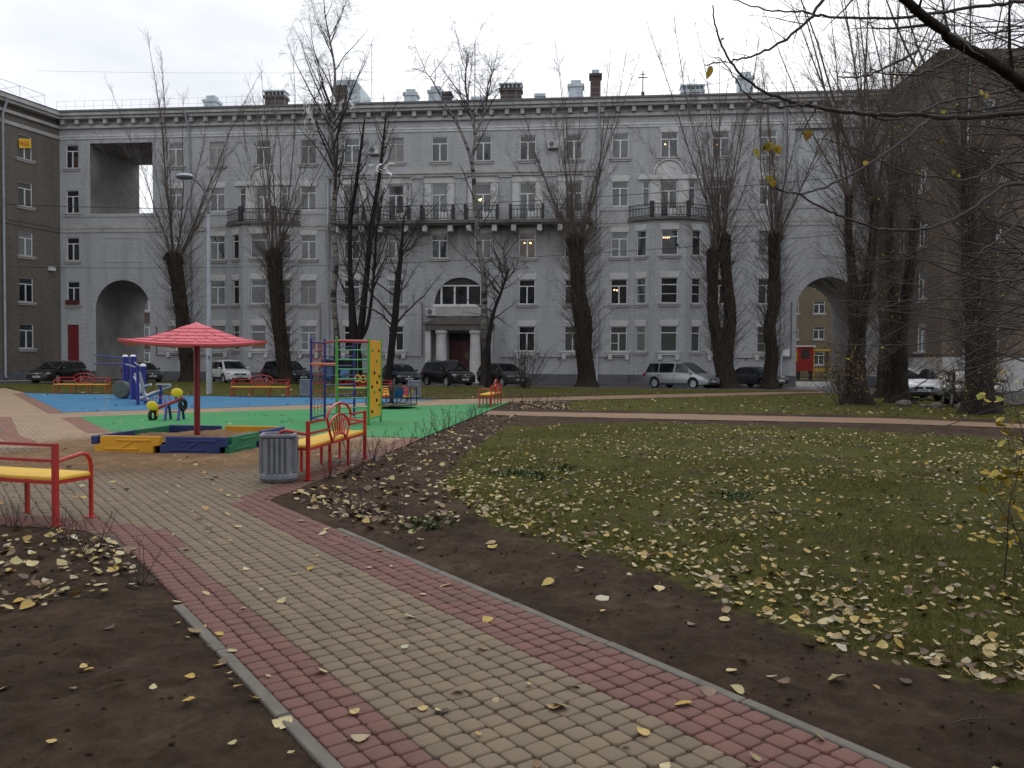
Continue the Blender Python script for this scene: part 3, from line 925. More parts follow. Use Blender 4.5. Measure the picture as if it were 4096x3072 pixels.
WR = random.Random(5)
def window(parent, x, z0, w, h, y=0.0, rz=0.0, style='T', pane=None, sill='sill', lintel=True, fr='frame', trim='whitepaint'):
    me = window_mesh(w, h, style, fr)
    o = link(me, 'window', parent, (x, y, z0), rz)
    pane = pane or WR.choice(['pane', 'pane', 'pane', 'pane_grey', 'pane_grey', 'pane_curtain', 'pane_white'])
    k = (round(w, 3), round(h, 3), style, fr, pane)
    link(_wm[k], 'pane', o)
    if sill:
        link(trim_mesh(sill, w, 'greytrim' if sill == 'sill' else 'whitepaint'), 'sill', o)
    if lintel:
        link(trim_mesh('lintel', w, trim), 'lintel', o, (0, 0, h))
    return o

def lit_room(parent, x, z0, w, h, y=0.0, rz=0.0, bulbs=((0.0, 1.3),)):
    """a window with a lit ceiling lamp: glowing bulbs sit at the pane, some panes are tinted with lamplight"""
    o = window(parent, x, z0, w, h, y, rz, 'T', 'pane_lit' if len(bulbs) > 2 else 'pane')
    for bx_, bz in bulbs:
        b = MB(); b.ball((bx_, 0.098, bz), (0.055, 0.02, 0.055), 8, 5); b.build('lamp_bulb', MAT['lamp_glow'], o)
    return o

S_ = 62.5 / 57.5
WALLROT = math.atan(-0.095)
main = thing('apartment_building', 'long five storey grey painted brick apartment block facing the playground', 'building', (-4.05, 62.88, 0), WALLROT)
ROWS = [(2.5, 1.93), (6.14, 1.92), (9.76, 1.9), (13.63, 1.89), (17.31, 1.89)]
COLS = [1.72, 5.2, 8.76, 12.3, 16.0, 19.85, 23.35]
WW = 1.27
XL, XR, DEP, ZE = -33.3, 33.0, 7.2, 21.6
holes, wins = [], []
lit = {(3, 1.72): ((-0.3, 0.95), (-0.18, 0.99), (-0.24, 0.9)), (2, 5.2): ((-0.22, 1.15), (0.2, 1.15), (0.26, 1.12)), (1, 12.3): ((-0.35, 1.1), (-0.15, 1.07)),
       (4, 16.0): ((-0.3, 1.0),), (4, 19.85): ((-0.3, 0.9),)}
for r, (z0, h) in enumerate(ROWS):
    for cx in COLS:
        for sg in (-1, 1):
            x = sg * cx
            if cx == 1.72 and r in (0, 1):
                continue
            if cx == 16.0 and r < 3:
                continue
            if r == 3 and cx == 16.0:
                z, hh = 12.75, h + 0.88
                wins.append((x, z, 1.25, hh, 'D', None, None, False)); holes.append((x - 0.625, x + 0.625, z, z + hh))
                for q in (-1.72, 1.72):
                    wins.append((x + q, z0 - 0.1, 0.52, h + 0.1, 'N', 'pane', None, False)); holes.append((x + q - 0.26, x + q + 0.26, z0 - 0.1, z0 + h))
                continue
            if r == 3 and cx < 9:
                z, hh = 12.6, h + 1.03
                wins.append((x, z, WW, hh, 'D', None, None, False)); holes.append((x - WW / 2, x + WW / 2, z, z + hh))
                continue
            wins.append((x, z0, WW, h, WR.choice('TTTQ'), 'pane_blind' if r == 0 and WR.random() < 0.6 else None, 'bracket_sill' if r == 0 else ('sill' if r != 3 else None), r in (0, 1, 2, 3)))
            holes.append((x - WW / 2, x + WW / 2, z0, z0 + h))
for r in (1, 2, 3, 4):
    z0, h = ROWS[r]
    holes.append((-32.2 - 0.55, -32.2 + 0.55, z0, z0 + h))
    wins.append((-32.2, z0, 1.1, h, 'T', 'pane', 'sill', False))
holes.append((-32.75, -31.75, 0.55, 4.5, 0.12))                 # red door by the corner
AX0, AX1, ATOP = 25.6, 30.25, 8.16
LX0, LX1, LZ0, LZ1 = 25.3, 30.65, 13.57, 19.28
for sg in (-1, 1):
    holes.append((min(sg * AX0, sg * AX1), max(sg * AX0, sg * AX1), 0.0, ATOP, 0.001))
    holes.append((min(sg * LX0, sg * LX1), max(sg * LX0, sg * LX1), LZ0, LZ1, 0.001))
holes.append((-2.1, 2.1, 6.1, 8.25, 0.3))                        # half-round window over the entrance
holes.append((-0.95, 0.95, 0.0, 3.9, 0.3))                       # entrance doors
b = MB()
wall_grid(b, XL, XR, 0.0, ZE, holes)
# half-round heads of the carriage arches and of the entrance window
def arch_fill(b, x0, x1, top, y=0.0, n=18, zr=None):
    cx, r = (x0 + x1) / 2, (x1 - x0) / 2
    zr = zr or r
    zs = top - zr
    pts = [(cx - r * math.cos(math.pi * i / n), zs + zr * math.sin(math.pi * i / n)) for i in range(n + 1)]
    for (xa, za), (xb, zb) in zip(pts, pts[1:]):
        b.quad((xa, y, za), (xb, y, zb), (xb, y, top + 0.0), (xa, y, top))
    return pts
arch_pts = {}
for sg in (-1, 1):
    arch_pts[sg] = arch_fill(b, min(sg * AX0, sg * AX1), max(sg * AX0, sg * AX1), ATOP)
ap = arch_fill(b, -2.1, 2.1, 8.25, zr=2.1)
for (xa, za), (xb, zb) in zip(ap, ap[1:]):
    b.quad((xa, 0, za), (xa, 0.3, za), (xb, 0.3, zb), (xb, 0, zb))
# back wall with the same openings, end walls, underside of loggias
wall_grid(b, XL, XR, 0.0, ZE, [h for h in holes if len(h) > 4 and abs(h[0]) > 20 and h[1] - h[0] > 3], y=DEP)
for x in (XL, XR):
    b.quad((x, 0, 0), (x, DEP, 0), (x, DEP, ZE), (x, 0, ZE))
b.build('wall', MAT['brick'], main)
for sg in (-1, 1):
    t = MB()
    pts = arch_pts[sg]
    for (xa, za), (xb, zb) in zip(pts, pts[1:]):
        t.quad((xa, 0, za), (xa, DEP, za), (xb, DEP, zb), (xb, 0, zb))
    for x in (sg * AX0, sg * AX1):
        t.quad((x, 0, 0), (x, DEP, 0), (x, DEP, ATOP - 2.325), (x, 0, ATOP - 2.325))
    t.build('passage_wall', MAT['passage'], main)
    t = MB()
    for x in (sg * LX0, sg * LX1):
        t.quad((x, 0, LZ0), (x, DEP, LZ0), (x, DEP, LZ1), (x, 0, LZ1))
    for z in (LZ0, LZ1):
        t.quad((sg * LX0, 0, z), (sg * LX1, 0, z), (sg * LX1, DEP, z), (sg * LX0, DEP, z))
    t.build('loggia_wall', MAT['passage'], main)
    if sg > 0:
        t = MB(); t.bx(LX0 + 0.01, LX1 - 0.01, 0.35, 0.5, LZ0 + 0.01, LZ1 - 0.01); t.build('loggia_screen', MAT['palewall'], main)
for x, z0, w, h, st, pane, sill, lin in wins:
    key = next(((r, c) for (r, c) in lit if abs(x - c) < 0.01 and (abs(ROWS[r][0] - z0) < 0.01 or (r == 3 and abs(z0 - 12.6) < .01))), None)
    if key and st != 'D':
        lit_room(main, x, z0, w, h, bulbs=lit[key])
    else:
        o = window(main, x, z0, w, h, style=st, pane=pane, sill=sill, lintel=lin, fr='oldframe' if WR.random() < 0.12 else 'frame')
        if key:
            for bx_, bz in lit[key]:
                q = MB(); q.ball((bx_, 0.1, bz + 0.75), (0.06, 0.015, 0.06), 8, 5); q.build('lamp_bulb', MAT['lamp_glow'], o)
# bands, plinth, cornice
b = MB()
segs = [(XL, -AX1 - 0.0), (-AX0, -18.9), (-13.1, -2.6), (2.6, 13.1), (18.9, AX0), (AX1, XR)]
for x0, x1 in segs:
    b = MB(); b.bx(x0 + 0.01, x1 - 0.01, -0.09, 0.02, 0.0, 0.72); b.build('plinth', MAT['plinth'], main)
for x0, x1 in ((XL + 0.05, -19.1), (-12.9, -10.3), (10.3, 12.9), (19.1, XR)):
    b = MB(); b.bx(x0, x1, -0.1, 0.01, 12.35, 12.62); b.bx(x0 + 0.001, x1 - 0.001, -0.06, 0.011, 12.05, 12.351); b.build('string_course', MAT['greytrim'], main)
    b = MB(); b.bx(x0, x1, -0.05, 0.012, 13.3, 13.42); b.build('string_course', MAT['greytrim'], main)
b = MB(); b.bx(XL + 0.04, XR, -0.07, 0.02, 19.62, 19.8); b.bx(XL + 0.04, XR, -0.12, 0.021, 19.8, 19.93)
b.build('frieze_band', MAT['whitepaint'], main)
b = MB()
b.bx(XL + 0.02, XR, -0.22, 0.02, 20.45, 20.68); b.bx(XL + 0.02, XR, -0.62, 0.02, 21.12, 21.34); b.bx(XL + 0.02, XR, -0.8, 0.02, 21.34, 21.62)
b.build('cornice', MAT['greytrim'], main)
b = MB()
x = XL + 0.6
while x < XR - 0.2:
    b.bx(x - 0.15, x + 0.15, -0.5, -0.0, 20.72, 21.115); x += 1.21
tag(b.build('modillion', MAT['greytrim'], main), kind='stuff')
b = MB(); b.bx(XL, XR, -0.92, -0.78, 21.6, 21.74); b.build('gutter', MAT['gutter'], main)
b = MB()
b.quad((XL - 0.2, -0.88, 21.7), (XR, -0.88, 21.7), (XR, DEP / 2, 22.75), (XL - 0.2, DEP / 2, 22.75))
b.quad((XL - 0.2, DEP + 0.5, 21.7), (XL - 0.2, DEP / 2, 22.75), (XR, DEP / 2, 22.75), (XR, DEP + 0.5, 21.7))
roof = b.build('roof', MAT['roofmetal'], main)
b = MB()
x = XL
while x < XR:
    b.bx(x - 0.008, x + 0.008, -0.3, -0.285, 21.75, 22.65); x += 0.8
for z in (22.2, 22.64):
    b.bx(XL, XR, -0.295, -0.282, z, z + 0.012)
tag(b.build('roof_railing', MAT['pipe'], roof), kind='stuff')
# chimneys and vents along the ridge
def chimney(x, w, z1, mat, cap, y=1.2, d=0.9):
    q = MB(); q.bx(x - w / 2, x + w / 2, y - d / 2, y + d / 2, 21.7, z1); q.bx(x - w / 2 - 0.1, x + w / 2 + 0.1, y - d / 2 - 0.1, y + d / 2 + 0.1, z1, z1 + 0.22)
    c_ = q.build('chimney', MAT[mat], roof)
    if cap == 'slots':
        q = MB(); n = max(3, int(w / 0.32))
        for k in range(n + 1):
            xx = x - w / 2 + w * k / n
            q.bx(xx - 0.05, xx + 0.05, y - d / 2, y + d / 2, z1 + 0.222, z1 + 0.5)
        q.bx(x - w / 2 - 0.12, x + w / 2 + 0.12, y - d / 2 - 0.12, y + d / 2 + 0.12, z1 + 0.5, z1 + 0.6)
        q.build('chimney_cap', MAT['zinc'], c_)
    elif cap == 'cowl':
        q = MB(); q.bx(x - w * 0.36, x + w * 0.36, y - d * 0.4, y + d * 0.4, z1 + 0.222, z1 + 0.55); q.build('chimney_cap', MAT['zinc'], c_)
def lx(disp):                                              # photo column to place along the wall
    return (disp - 997) * (0.0378 if disp < 997 else 0.0354)
for px, w, z1, mt, cp in [(447, 1.2, 22.8, 'zinc', 'cowl'), (590, 1.9, 23.0, 'chimney', 'slots'), (885, 1.15, 22.9, 'zinc', 'cowl'), (938, 1.3, 23.1, 'zinc', 'cowl'), (962, 0.7, 22.9, 'chimney', None), (1103, 1.9, 23.1, 'chimney', 'slots'), (1030, 1.1, 22.35, 'zinc', None), (1168, 0.8, 22.5, 'zinc', None),
                          (1247, 1.3, 23.3, 'zinc', 'cowl'), (1290, 0.95, 24.2, 'chimney', 'cowl'), (1500, 1.9, 22.5, 'zinc', 'slots'), (1612, 1.3, 23.6, 'zinc', 'cowl')]:
    chimney(lx(px), w * 0.85, 21.75 + (z1 - 21.75) * 0.85, mt, cp)
q = MB()                                                    # dormer with a dark opening
x = lx(752)
q.add([(x - 1.15, 0.2, 21.9), (x + 1.15, 0.2, 21.9), (x + 1.15, 0.2, 23.4), (x + 0.75, 0.2, 23.9), (x - 0.75, 0.2, 23.9), (x - 1.15, 0.2, 23.4),
       (x - 1.15, 3.2, 21.9), (x + 1.15, 3.2, 21.9), (x + 1.15, 3.2, 23.4), (x + 0.75, 3.2, 23.9), (x - 0.75, 3.2, 23.9), (x - 1.15, 3.2, 23.4)],
      [(0, 1, 2, 3, 4, 5), (1, 7, 8, 2), (2, 8, 9, 3), (3, 9, 10, 4), (4, 10, 11, 5), (5, 11, 6, 0)])
dm = q.build('dormer', MAT['zinc'], roof)
q = MB(); q.bx(x - 1.0, x + 0.05, 0.17, 0.199, 22.0, 23.5); q.build('hatch', MAT['chimney'], dm)
for px, h, r_ in [(797, 5.2, 0.022), (1020, 5.0, 0.03), (1394, 2.4, 0.04)]:
    q = MB(); q.tube([(lx(px), 1.5, 21.8), (lx(px), 1.5, 22 + h)], r_, 6)
    if px == 1394:
        q.box((lx(px), 1.5, 23.9), (0.75, 0.06, 0.06)); q.box((lx(px), 1.5, 24.15), (0.4, 0.05, 0.05)); q.box((lx(px), 1.45, 22.6), (0.25, 0.2, 0.3))
    else:
        q.box((lx(px) - 0.2, 1.5, 21.9 + h), (0.5, 0.03, 0.03))
    q.build('antenna_mast', MAT['black'], roof)
# three-sided bays with balconies on top
for sg in (-1, 1):
    x0, x1, pr = sg * 16.0 - 2.9, sg * 16.0 + 2.9, 1.05
    P = [(x0, 0.0), (x0 + 1.65, -pr), (x1 - 1.65, -pr), (x1, 0.0)]
    bay = MB()
    facets = []
    for (xa, ya), (xb, yb) in zip(P, P[1:]):
        facets.append((xa, ya, xb, yb))
    bw = bay_obj = None
    frame = []
    for k, (xa, ya, xb, yb) in enumerate(facets):
        Lf = math.hypot(xb - xa, yb - ya); an = math.atan2(yb - ya, xb - xa)
        w = 1.25 if k == 1 else 0.82
        hs = [(Lf / 2 - w / 2, Lf / 2 + w / 2, ROWS[r][0], ROWS[r][0] + ROWS[r][1]) for r in range(3)]
        tmp = MB(); wall_grid(tmp, 0, Lf, 0.0, 12.4, hs)
        ca, sa = math.cos(an), math.sin(an)
        bay.add([(xa + vx * ca - vy * sa, ya + vx * sa + vy * ca, vz) for vx, vy, vz in tmp.v], tmp.f)
        frame.append((xa, ya, an, Lf, w, k))
    bo = bay.build('bay', MAT['brick'], main)
    for xa, ya, an, Lf, w, k in frame:
        for r in range(3):
            ca, sa = math.cos(an), math.sin(an)
            px_, py_ = xa + Lf / 2 * ca, ya + Lf / 2 * sa
            st = 'H' if r == 1 and sg > 0 else ('S' if k == 1 else 'N')
            o = window(main, px_, ROWS[r][0], w, ROWS[r][1], y=py_, rz=an, style=st, pane='pane_blind' if r == 0 else 'pane', sill='bracket_sill' if (r == 0 and k == 1) else 'sill')
            if sg > 0 and r == 2 and k == 1:
                for j in range(4):
                    q = MB(); q.ball((-0.45 + j * 0.14, 0.098, 1.3), (0.045, 0.015, 0.04), 8, 5); q.build('lamp_bulb', MAT['lamp_glow'], o)
    q = MB()
    ex = [(x0 - 0.2, 0.0), (x0 + 1.55, -pr - 0.25), (x1 - 1.55, -pr - 0.25), (x1 + 0.2, 0.0)]
    q.prism(ex, 12.4, 12.62); q.build('balcony_slab', MAT['slab'], main)
    q = MB()
    q.prism([(x0 - 0.02, 0.0), (x0 + 1.63, -pr - 0.09), (x1 - 1.63, -pr - 0.09), (x1 + 0.02, 0.0)], 0.0, 0.72)
    q.build('plinth', MAT['plinth'], main)
    # railing round the balcony
    rail = MB()
    for (xa, ya), (xb, yb) in zip(ex, ex[1:]):
        Lf = math.hypot(xb - xa, yb - ya)
        n = int(Lf / 0.13)
        for k in range(n + 1):
            f = k / n
            xx, yy = xa + (xb - xa) * f, ya + 0.06 + (yb - ya) * f
            rail.tube([(xx, yy, 12.62), (xx + (0.05 if k % 2 else -0.05), yy, 13.1), (xx, yy, 13.55)], 0.014, 4, False)
        for z in (12.72, 13.3, 13.58):
            rail.tube([(xa, ya + 0.06, z), (xb, yb + 0.06, z)], 0.03, 4)
    ro = rail.build('balcony_railing', MAT['iron'], main)
    for xa, ya in ex[1:3]:
        q = MB(); q.bx(xa - 0.16, xa + 0.16, ya - 0.1, ya + 0.22, 12.63, 13.75); q.build('railing_post', MAT['iron'], ro)
    # white panel, hood mould and blind half-round over the balcony door
    q = MB()
    xc = sg * 16.0
    for xa, xb in ((xc - 1.42, xc - 0.66), (xc + 0.66, xc + 1.42)):
        q.bx(xa, xb, -0.04, 0.02, 12.64, 15.6)
    q.bx(xc - 2.35, xc + 2.35, -0.14, 0.02, 15.62, 15.82); q.bx(xc - 2.2, xc + 2.2, -0.06, 0.021, 15.82, 16.0)
    n = 14
    arc = [(xc - 1.0 * math.cos(math.pi * i / n), 16.02 + 0.95 * math.sin(math.pi * i / n)) for i in range(n + 1)]
    q.xprism(arc, -0.04, 0.02)
    q.tube([(xc - 1.14 * math.cos(math.pi * i / n), -0.05, 16.04 + 1.08 * math.sin(math.pi * i / n)) for i in range(n + 1)], 0.07, 5)
    q.build('door_surround', MAT['whitepaint'], main)
# long balcony over the entrance, six railed bays, brackets under it
q = MB(); q.bx(-10.2, 10.2, -1.15, 0.02, 12.3, 12.55); q.bx(-10.1, 10.1, -1.0, 0.021, 12.18, 12.3)
q.build('balcony_slab', MAT['slab'], main)
for cx in COLS[:3]:
    for sg in (-1, 1):
        x = sg * cx
        for s in (-1, 1):
            q = MB(); q.bx(x + s * 1.0 - 0.18, x + s * 1.0 + 0.18, -0.95, 0.0, 11.72, 12.178); q.build('bracket', MAT['whitepaint'], main)
        rail = MB()
        n = 18
        for k in range(n + 1):
            xx = x - 1.15 + 2.3 * k / n
            rail.tube([(xx, -1.08, 12.56), (xx + (0.06 if k % 2 else -0.06), -1.08, 13.05), (xx, -1.08, 13.55)], 0.014, 4, False)
        for z in (12.66, 13.28, 13.58):
            rail.bx(x - 1.15, x + 1.15, -1.1, -1.05, z, z + 0.05)
        for s in (-1, 1):
            for k in range(6):
                rail.tube([(x + s * 1.2, -1.05 + k * 0.19, 12.56), (x + s * 1.2, -1.05 + k * 0.19, 13.58)], 0.014, 4, False)
            rail.bx(x + s * 1.2 - 0.03, x + s * 1.2 + 0.03, -1.05, 0.0, 13.56, 13.61)
        ro = rail.build('balcony_railing', MAT['iron'], main)
        for s in (-1, 1):
            q = MB(); q.bx(x + s * 1.24 - 0.1, x + s * 1.24 + 0.1, -1.14, -0.94, 12.552, 13.72); q.build('railing_post', MAT['iron'], ro)
# pilasters and entablature behind the long balcony
q = MB(); q.bx(-10.25, 10.25, -0.3, 0.02, 16.3, 16.52); q.bx(-10.2, 10.2, -0.2, 0.021, 16.1, 16.3)
q.build('entablature', MAT['greytrim'], main)
q = MB(); q.bx(-10.15, 10.15, -0.05, 0.02, 15.62, 16.08); q.build('white_frieze', MAT['whitepaint'], main)
for x in (-10.0, -6.98, -3.46, 0.0, 3.46, 6.98, 10.0):
    q = MB(); q.bx(x - 0.42, x + 0.42, -0.12, 0.02, 12.56, 15.95); q.bx(x - 0.5, x + 0.5, -0.2, 0.02, 15.951, 16.09); q.build('pilaster', MAT['brick'], main)
for x in (-8.76, -5.2, -1.72, 1.72, 5.2, 8.76):
    for s in (-1, 1):
        q = MB(); xa = x + s * 0.92
        q.bx(xa - 0.26, xa + 0.26, -0.03, 0.02, 12.56, 15.56); q.build('door_surround', MAT['whitepaint'], main)
# entrance portal
q = MB(); q.bx(-1.55, -0.0, 0.16, 0.2, 6.2, 7.6); q.bx(0, 1.55, 0.16, 0.2, 6.2, 7.6)
hw = q.build('half_round_window', MAT['pane'], main)
q = MB()
for x in (-1.55, -0.5, 0.55, 1.6):
    q.bx(x - 0.08, x + 0.06, 0.1, 0.158, 6.16, 7.62)
q.bx(-1.62, 1.66, 0.105, 0.158, 7.56, 7.66); q.bx(-2.2, 2.2, -0.1, 0.2, 5.98, 6.15)
q.build('window_frame', MAT['frame'], hw)
q = MB(); q.add([(-2.1 * math.cos(math.pi * i / 16), 0.205, 6.15 + 2.1 * math.sin(math.pi * i / 16)) for i in range(17)], [tuple(range(17))])
q.build('window_tympanum', MAT['dark_int'], hw)
portal = MB()
portal.bx(-2.55, 2.55, -1.5, 0.0, 4.05, 4.5); portal.bx(-2.7, 2.7, -1.6, -0.0, 4.5, 4.62)
n = 14
portal.xprism([(-2.65, 4.62)] + [(-2.65 + 5.3 * i / n, 4.62 + 0.55 * math.sin(math.pi * i / n)) for i in range(1, n)] + [(2.65, 4.62)], -1.58, 0.0)
po = portal.build('portal_canopy', MAT['canopy_dark'], main)
q = MB(); q.bx(-2.25, 2.25, -0.35, 0.0, 5.2, 5.96); q.build('parapet', MAT['greytrim'], main)
for s in (-1, 1):
    q = MB(); q.lathe([(0.52, 0.0), (0.52, 0.2), (0.44, 0.24), (0.43, 1.6), (0.38, 3.75), (0.47, 3.82), (0.5, 4.04)], 20, (s * 1.32, -1.15, 0)); q.build('column', MAT['whitepaint'], main, smooth=True)
    q = MB(); q.bx(s * 2.35 - 0.2, s * 2.35 + 0.2, -1.35, 0.0, 0.0, 4.04); q.build('portal_pier', MAT['whitepaint'], main)
    q = MB(); q.bx(s * 1.72 - 0.26, s * 1.72 + 0.26, -0.06, 0.0, 0.9, 3.6); sw = q.build('side_light', MAT['frame' if s < 0 else 'orange_plastic'], main)
    q = MB(); q.bx(s * 1.72 - 0.17, s * 1.72 + 0.17, -0.075, -0.0601, 1.7, 3.5); q.build('pane', MAT['pane'], sw)
for s in (-1, 1):
    q = MB(); q.bx(s * 0.475 - 0.465, s * 0.475 + 0.465, 0.18, 0.24, 0.1, 3.3)
    for zz in (0.3, 1.3, 2.3):
        q.bx(s * 0.475 - 0.33, s * 0.475 + 0.33, 0.155, 0.1799, zz, zz + 0.8)
    d_ = q.build('door', MAT['door'], main)
    q = MB(); q.tube([(s * 0.14, 0.15, 1.25), (s * 0.14, 0.1, 1.3), (s * 0.14, 0.1, 1.65), (s * 0.14, 0.15, 1.7)], 0.016, 6); q.build('handle', MAT['steel'], d_)
    if s > 0:
        q = MB(); q.bx(0.3, 0.62, 0.148, 0.154, 1.9, 2.45); q.build('notice', MAT['ochre'], d_)
q = MB(); q.bx(-0.93, 0.93, 0.2, 0.25, 3.32, 3.88); q.build('transom', MAT['dark_int'], main)
q = MB(); q.bx(-32.7, -31.8, 0.06, 0.115, 0.56, 4.45); q.build('red_door', MAT['reddoor'], main)
q = MB(); q.bx(-32.72, -31.68, -0.28, 0.02, ROWS[1][0] + 0.02, ROWS[1][0] + 0.38); q.build('flower_box', MAT['door'], main)
# blind panel over the carriage arch
for sg in (-1, 1):
    q = MB(); xc = sg * 27.9
    for xa, xb, za, zb in ((xc - 1.6, xc + 1.6, 11.55, 11.65), (xc - 1.6, xc + 1.6, 9.6, 9.68), (xc - 1.6, xc - 1.5, 9.68, 11.55), (xc + 1.5, xc + 1.6, 9.68, 11.55)):
        q.bx(xa, xb, -0.03, 0.01, za, zb)
    q.build('blind_panel', MAT['greytrim'], main)
# downpipes, gas pipe, air conditioners, small boxes
for x in (-10.65, 10.65, -22.1, 24.5):
    q = MB(); y = -0.16
    q.tube([(x, -0.8, 21.5), (x, -0.7, 21.0), (x, y, 20.2), (x, y, 12.9), (x, -0.24, 12.7), (x, -0.24, 12.0), (x, y, 11.8), (x, y, 0.45), (x, -0.3, 0.2)], 0.085, 8)
    for z in (18.5, 15.5, 10, 7.0, 4.0, 1.5):
        q.lathe([(0.1, z), (0.1, z + 0.08)], 8, (x, y, 0))
    q.build('downpipe', MAT['pipe'], main, smooth=True)
for x0, x1 in ((-25.0, -19.3), (-13.0, -3.2), (3.2, 13.0), (19.2, 25.2)):
    q = MB(); q.tube([(x0, -0.14, 2.02), (x1, -0.14, 2.02)], 0.035, 5)
    for k in range(int(abs(x1 - x0) / 1.8)):
        q.bx(x0 + 0.9 + k * 1.8, x0 + 0.95 + k * 1.8, -0.14, 0.0, 1.84, 2.03)
    q.build('gas_pipe', MAT['gaspipe'], main)
for x in (-3.05, -25.0, 25.2, -11.3):
    q = MB(); q.tube([(x, -0.12, 2.02), (x, -0.12, 6.3 if x != -25.0 else 4.4)], 0.03, 5); q.build('gas_riser', MAT['gaspipe'], main)
for x, z in ((-6.9, 17.9), (7.15, 18.1), (-2.3, 5.25)):
    q = MB(); q.bx(x - 0.4, x + 0.4, -0.42, -0.05, z, z + 0.55); ac = q.build('air_conditioner', MAT['whitepaint'], main, bevel=0.02)
    q = MB(); q.lathe([(0.02, -0.445), (0.2, -0.44), (0.22, -0.421)], 14, (x - 0.1, 0, z + 0.28), 'Y'); q.build('fan_grille', MAT['gutter'], ac)
    q = MB(); q.bx(x - 0.35, x + 0.35, -0.4, 0.0, z - 0.07, z - 0.01); q.build('bracket', MAT['gutter'], ac)
q = MB(); q.bx(25.0 - 0.42, 25.0 + 0.1, -0.16, -0.002, 2.2, 2.7); q.build('wall_box', MAT['white'], main)
# strip of paving at the foot of the wall
q = MB(); q.bx(XL, -AX1 - 0.3, -1.3, -0.0, -0.04, 0.07); q.bx(-AX0 + 0.3, AX0 - 0.3, -1.5, 0.0, -0.04, 0.07)
q.build('blind_area', MAT['kerb'], main)

# ---- darker wing that meets it at the corner
wing = thing('corner_wing_building', 'dark brownish brick wing meeting the grey block at the corner', 'building', (-37.2, 66.0, 0), R(180 + 70.7))
# local +x runs towards the camera, local -y... faces the yard on the right
def flip(o):
    return o
b = MB()
hs, ws = [], []
for k in range(6):
    xk = 3.1 + 3.9 * k
    for r, (z0, h) in enumerate(ROWS):
        hs.append((xk - 0.62, xk + 0.62, z0, z0 + h)); ws.append((xk, z0, h))
tmp = MB(); wall_grid(tmp, -0.3, 26, 0, ZE, hs)
b.add([(x, -y, z) for x, y, z in tmp.v], tmp.f)
b.quad((26, 0, 0), (26, -9, 0), (26, -9, ZE), (26, 0, ZE))
b.build('wall', MAT['brick_dark'], wing)
for xk, z0, h in ws:
    o = window(wing, xk, z0, 1.24, h, rz=math.pi, style='T', lintel=False)
q = MB(); q.bx(-0.3, 26, -0.02, 0.09, 0, 0.72); q.build('plinth', MAT['plinth'], wing)
q = MB(); q.bx(-0.3, 26, -0.02, 0.1, 12.35, 12.62); q.bx(-0.3, 26, -0.021, 0.06, 12.05, 12.35); q.build('string_course', MAT['brick_dark'], wing)
q = MB(); q.bx(0.1, 26, -0.02, 0.1, 19.62, 19.9); q.build('frieze_band', MAT['greytrim'], wing)
q = MB(); q.bx(0.2, 26, -0.02, 0.22, 20.45, 20.68); q.bx(0.3, 26, -0.02, 0.62, 21.12, 21.34); q.bx(0.3, 26, -0.02, 0.8, 21.34, 21.62); q.build('cornice', MAT['greytrim'], wing)
q = MB(); q.quad((-1.0, 0.88, 21.7), (26, 0.88, 21.7), (26, -4.5, 22.7), (-1.0, -4.5, 22.7)); wr = q.build('roof', MAT['roofmetal'], wing)
q = MB()
for k in range(5):
    xk = 1.5 + 2.2 * k
    q.tube([(xk, 0.3, 21.75), (xk, 0.2, 22.8)], 0.02, 4)
    q.tube([(xk, 0.3, 21.75), (xk + 2.2, 0.2, 22.75)], 0.012, 4); q.tube([(xk + 2.2, 0.3, 21.75), (xk, 0.2, 22.75)], 0.012, 4)
q.tube([(1.5, 0.2, 22.8), (12.5, 0.2, 22.8)], 0.02, 4); q.build('roof_railing', MAT['pipe'], wr)
q = MB(); q.tube([(5.1, 0.75, 21.4), (5.1, 0.2, 20.2), (5.1, 0.2, 0.4), (5.1, 0.3, 0.2)], 0.09, 8); q.build('downpipe', MAT['pipe'], wing, smooth=True)
q = MB(); q.quad((2.55, 0.03, 18.3), (3.7, 0.12, 18.0), (3.72, 0.13, 18.75), (2.6, 0.03, 19.0)); q.quad((2.55, 0.02, 18.3), (3.7, 0.11, 18.0), (3.72, 0.12, 18.75), (2.6, 0.02, 19.0))
bn = q.build('banner', MAT['yellow'], wing)
q = MB()
for k in range(5):
    q.tube([(2.85 + k * 0.17, 0.075 + k * 0.014, 18.38 - k * 0.035), (2.95 + k * 0.17, 0.085 + k * 0.014, 18.6 - k * 0.03), (2.9 + k * 0.17, 0.08 + k * 0.014, 18.72 - k * 0.03)], 0.03, 4)
q.build('banner_lettering', MAT['orange'], bn)
q = MB(); q.box((0.9, 0.14, 9.0), (0.5, 0.25, 0.32)); q.build('wall_box', MAT['white'], wing)

# ---- ochre brick block on the right, nearer the camera
rb = thing('ochre_brick_building', 'ochre brown brick block behind the poplars, nearer than the grey block', 'building', (28.0, 52.2, 0), R(-3))
b = MB()
hs = []
fw = []
for k in range(8):
    xk = 3.0 + 4.0 * k
    for r, (z0, h) in enumerate(ROWS):
        hs.append((xk - 0.65, xk + 0.65, z0, z0 + h)); fw.append((xk, z0, h))
wall_grid(b, 0, 34, 0, ZE, hs)
tmp = MB(); hs2 = []
sw_ = [(3.0, ROWS[r][0], ROWS[r][1]) for r in range(5)] + [(6.2, ROWS[r][0], ROWS[r][1]) for r in range(1, 5)]
for xk, z0, h in sw_:
    hs2.append((xk - 0.62, xk + 0.62, z0, z0 + h))
wall_grid(tmp, 0, 8.6, 0, ZE, hs2)
b.add([(y, x, z) for x, y, z in tmp.v], tmp.f)
b.build('wall', MAT['brick_brown'], rb)
for xk, z0, h in fw:
    window(rb, xk, z0, 1.3, h, lintel=False)
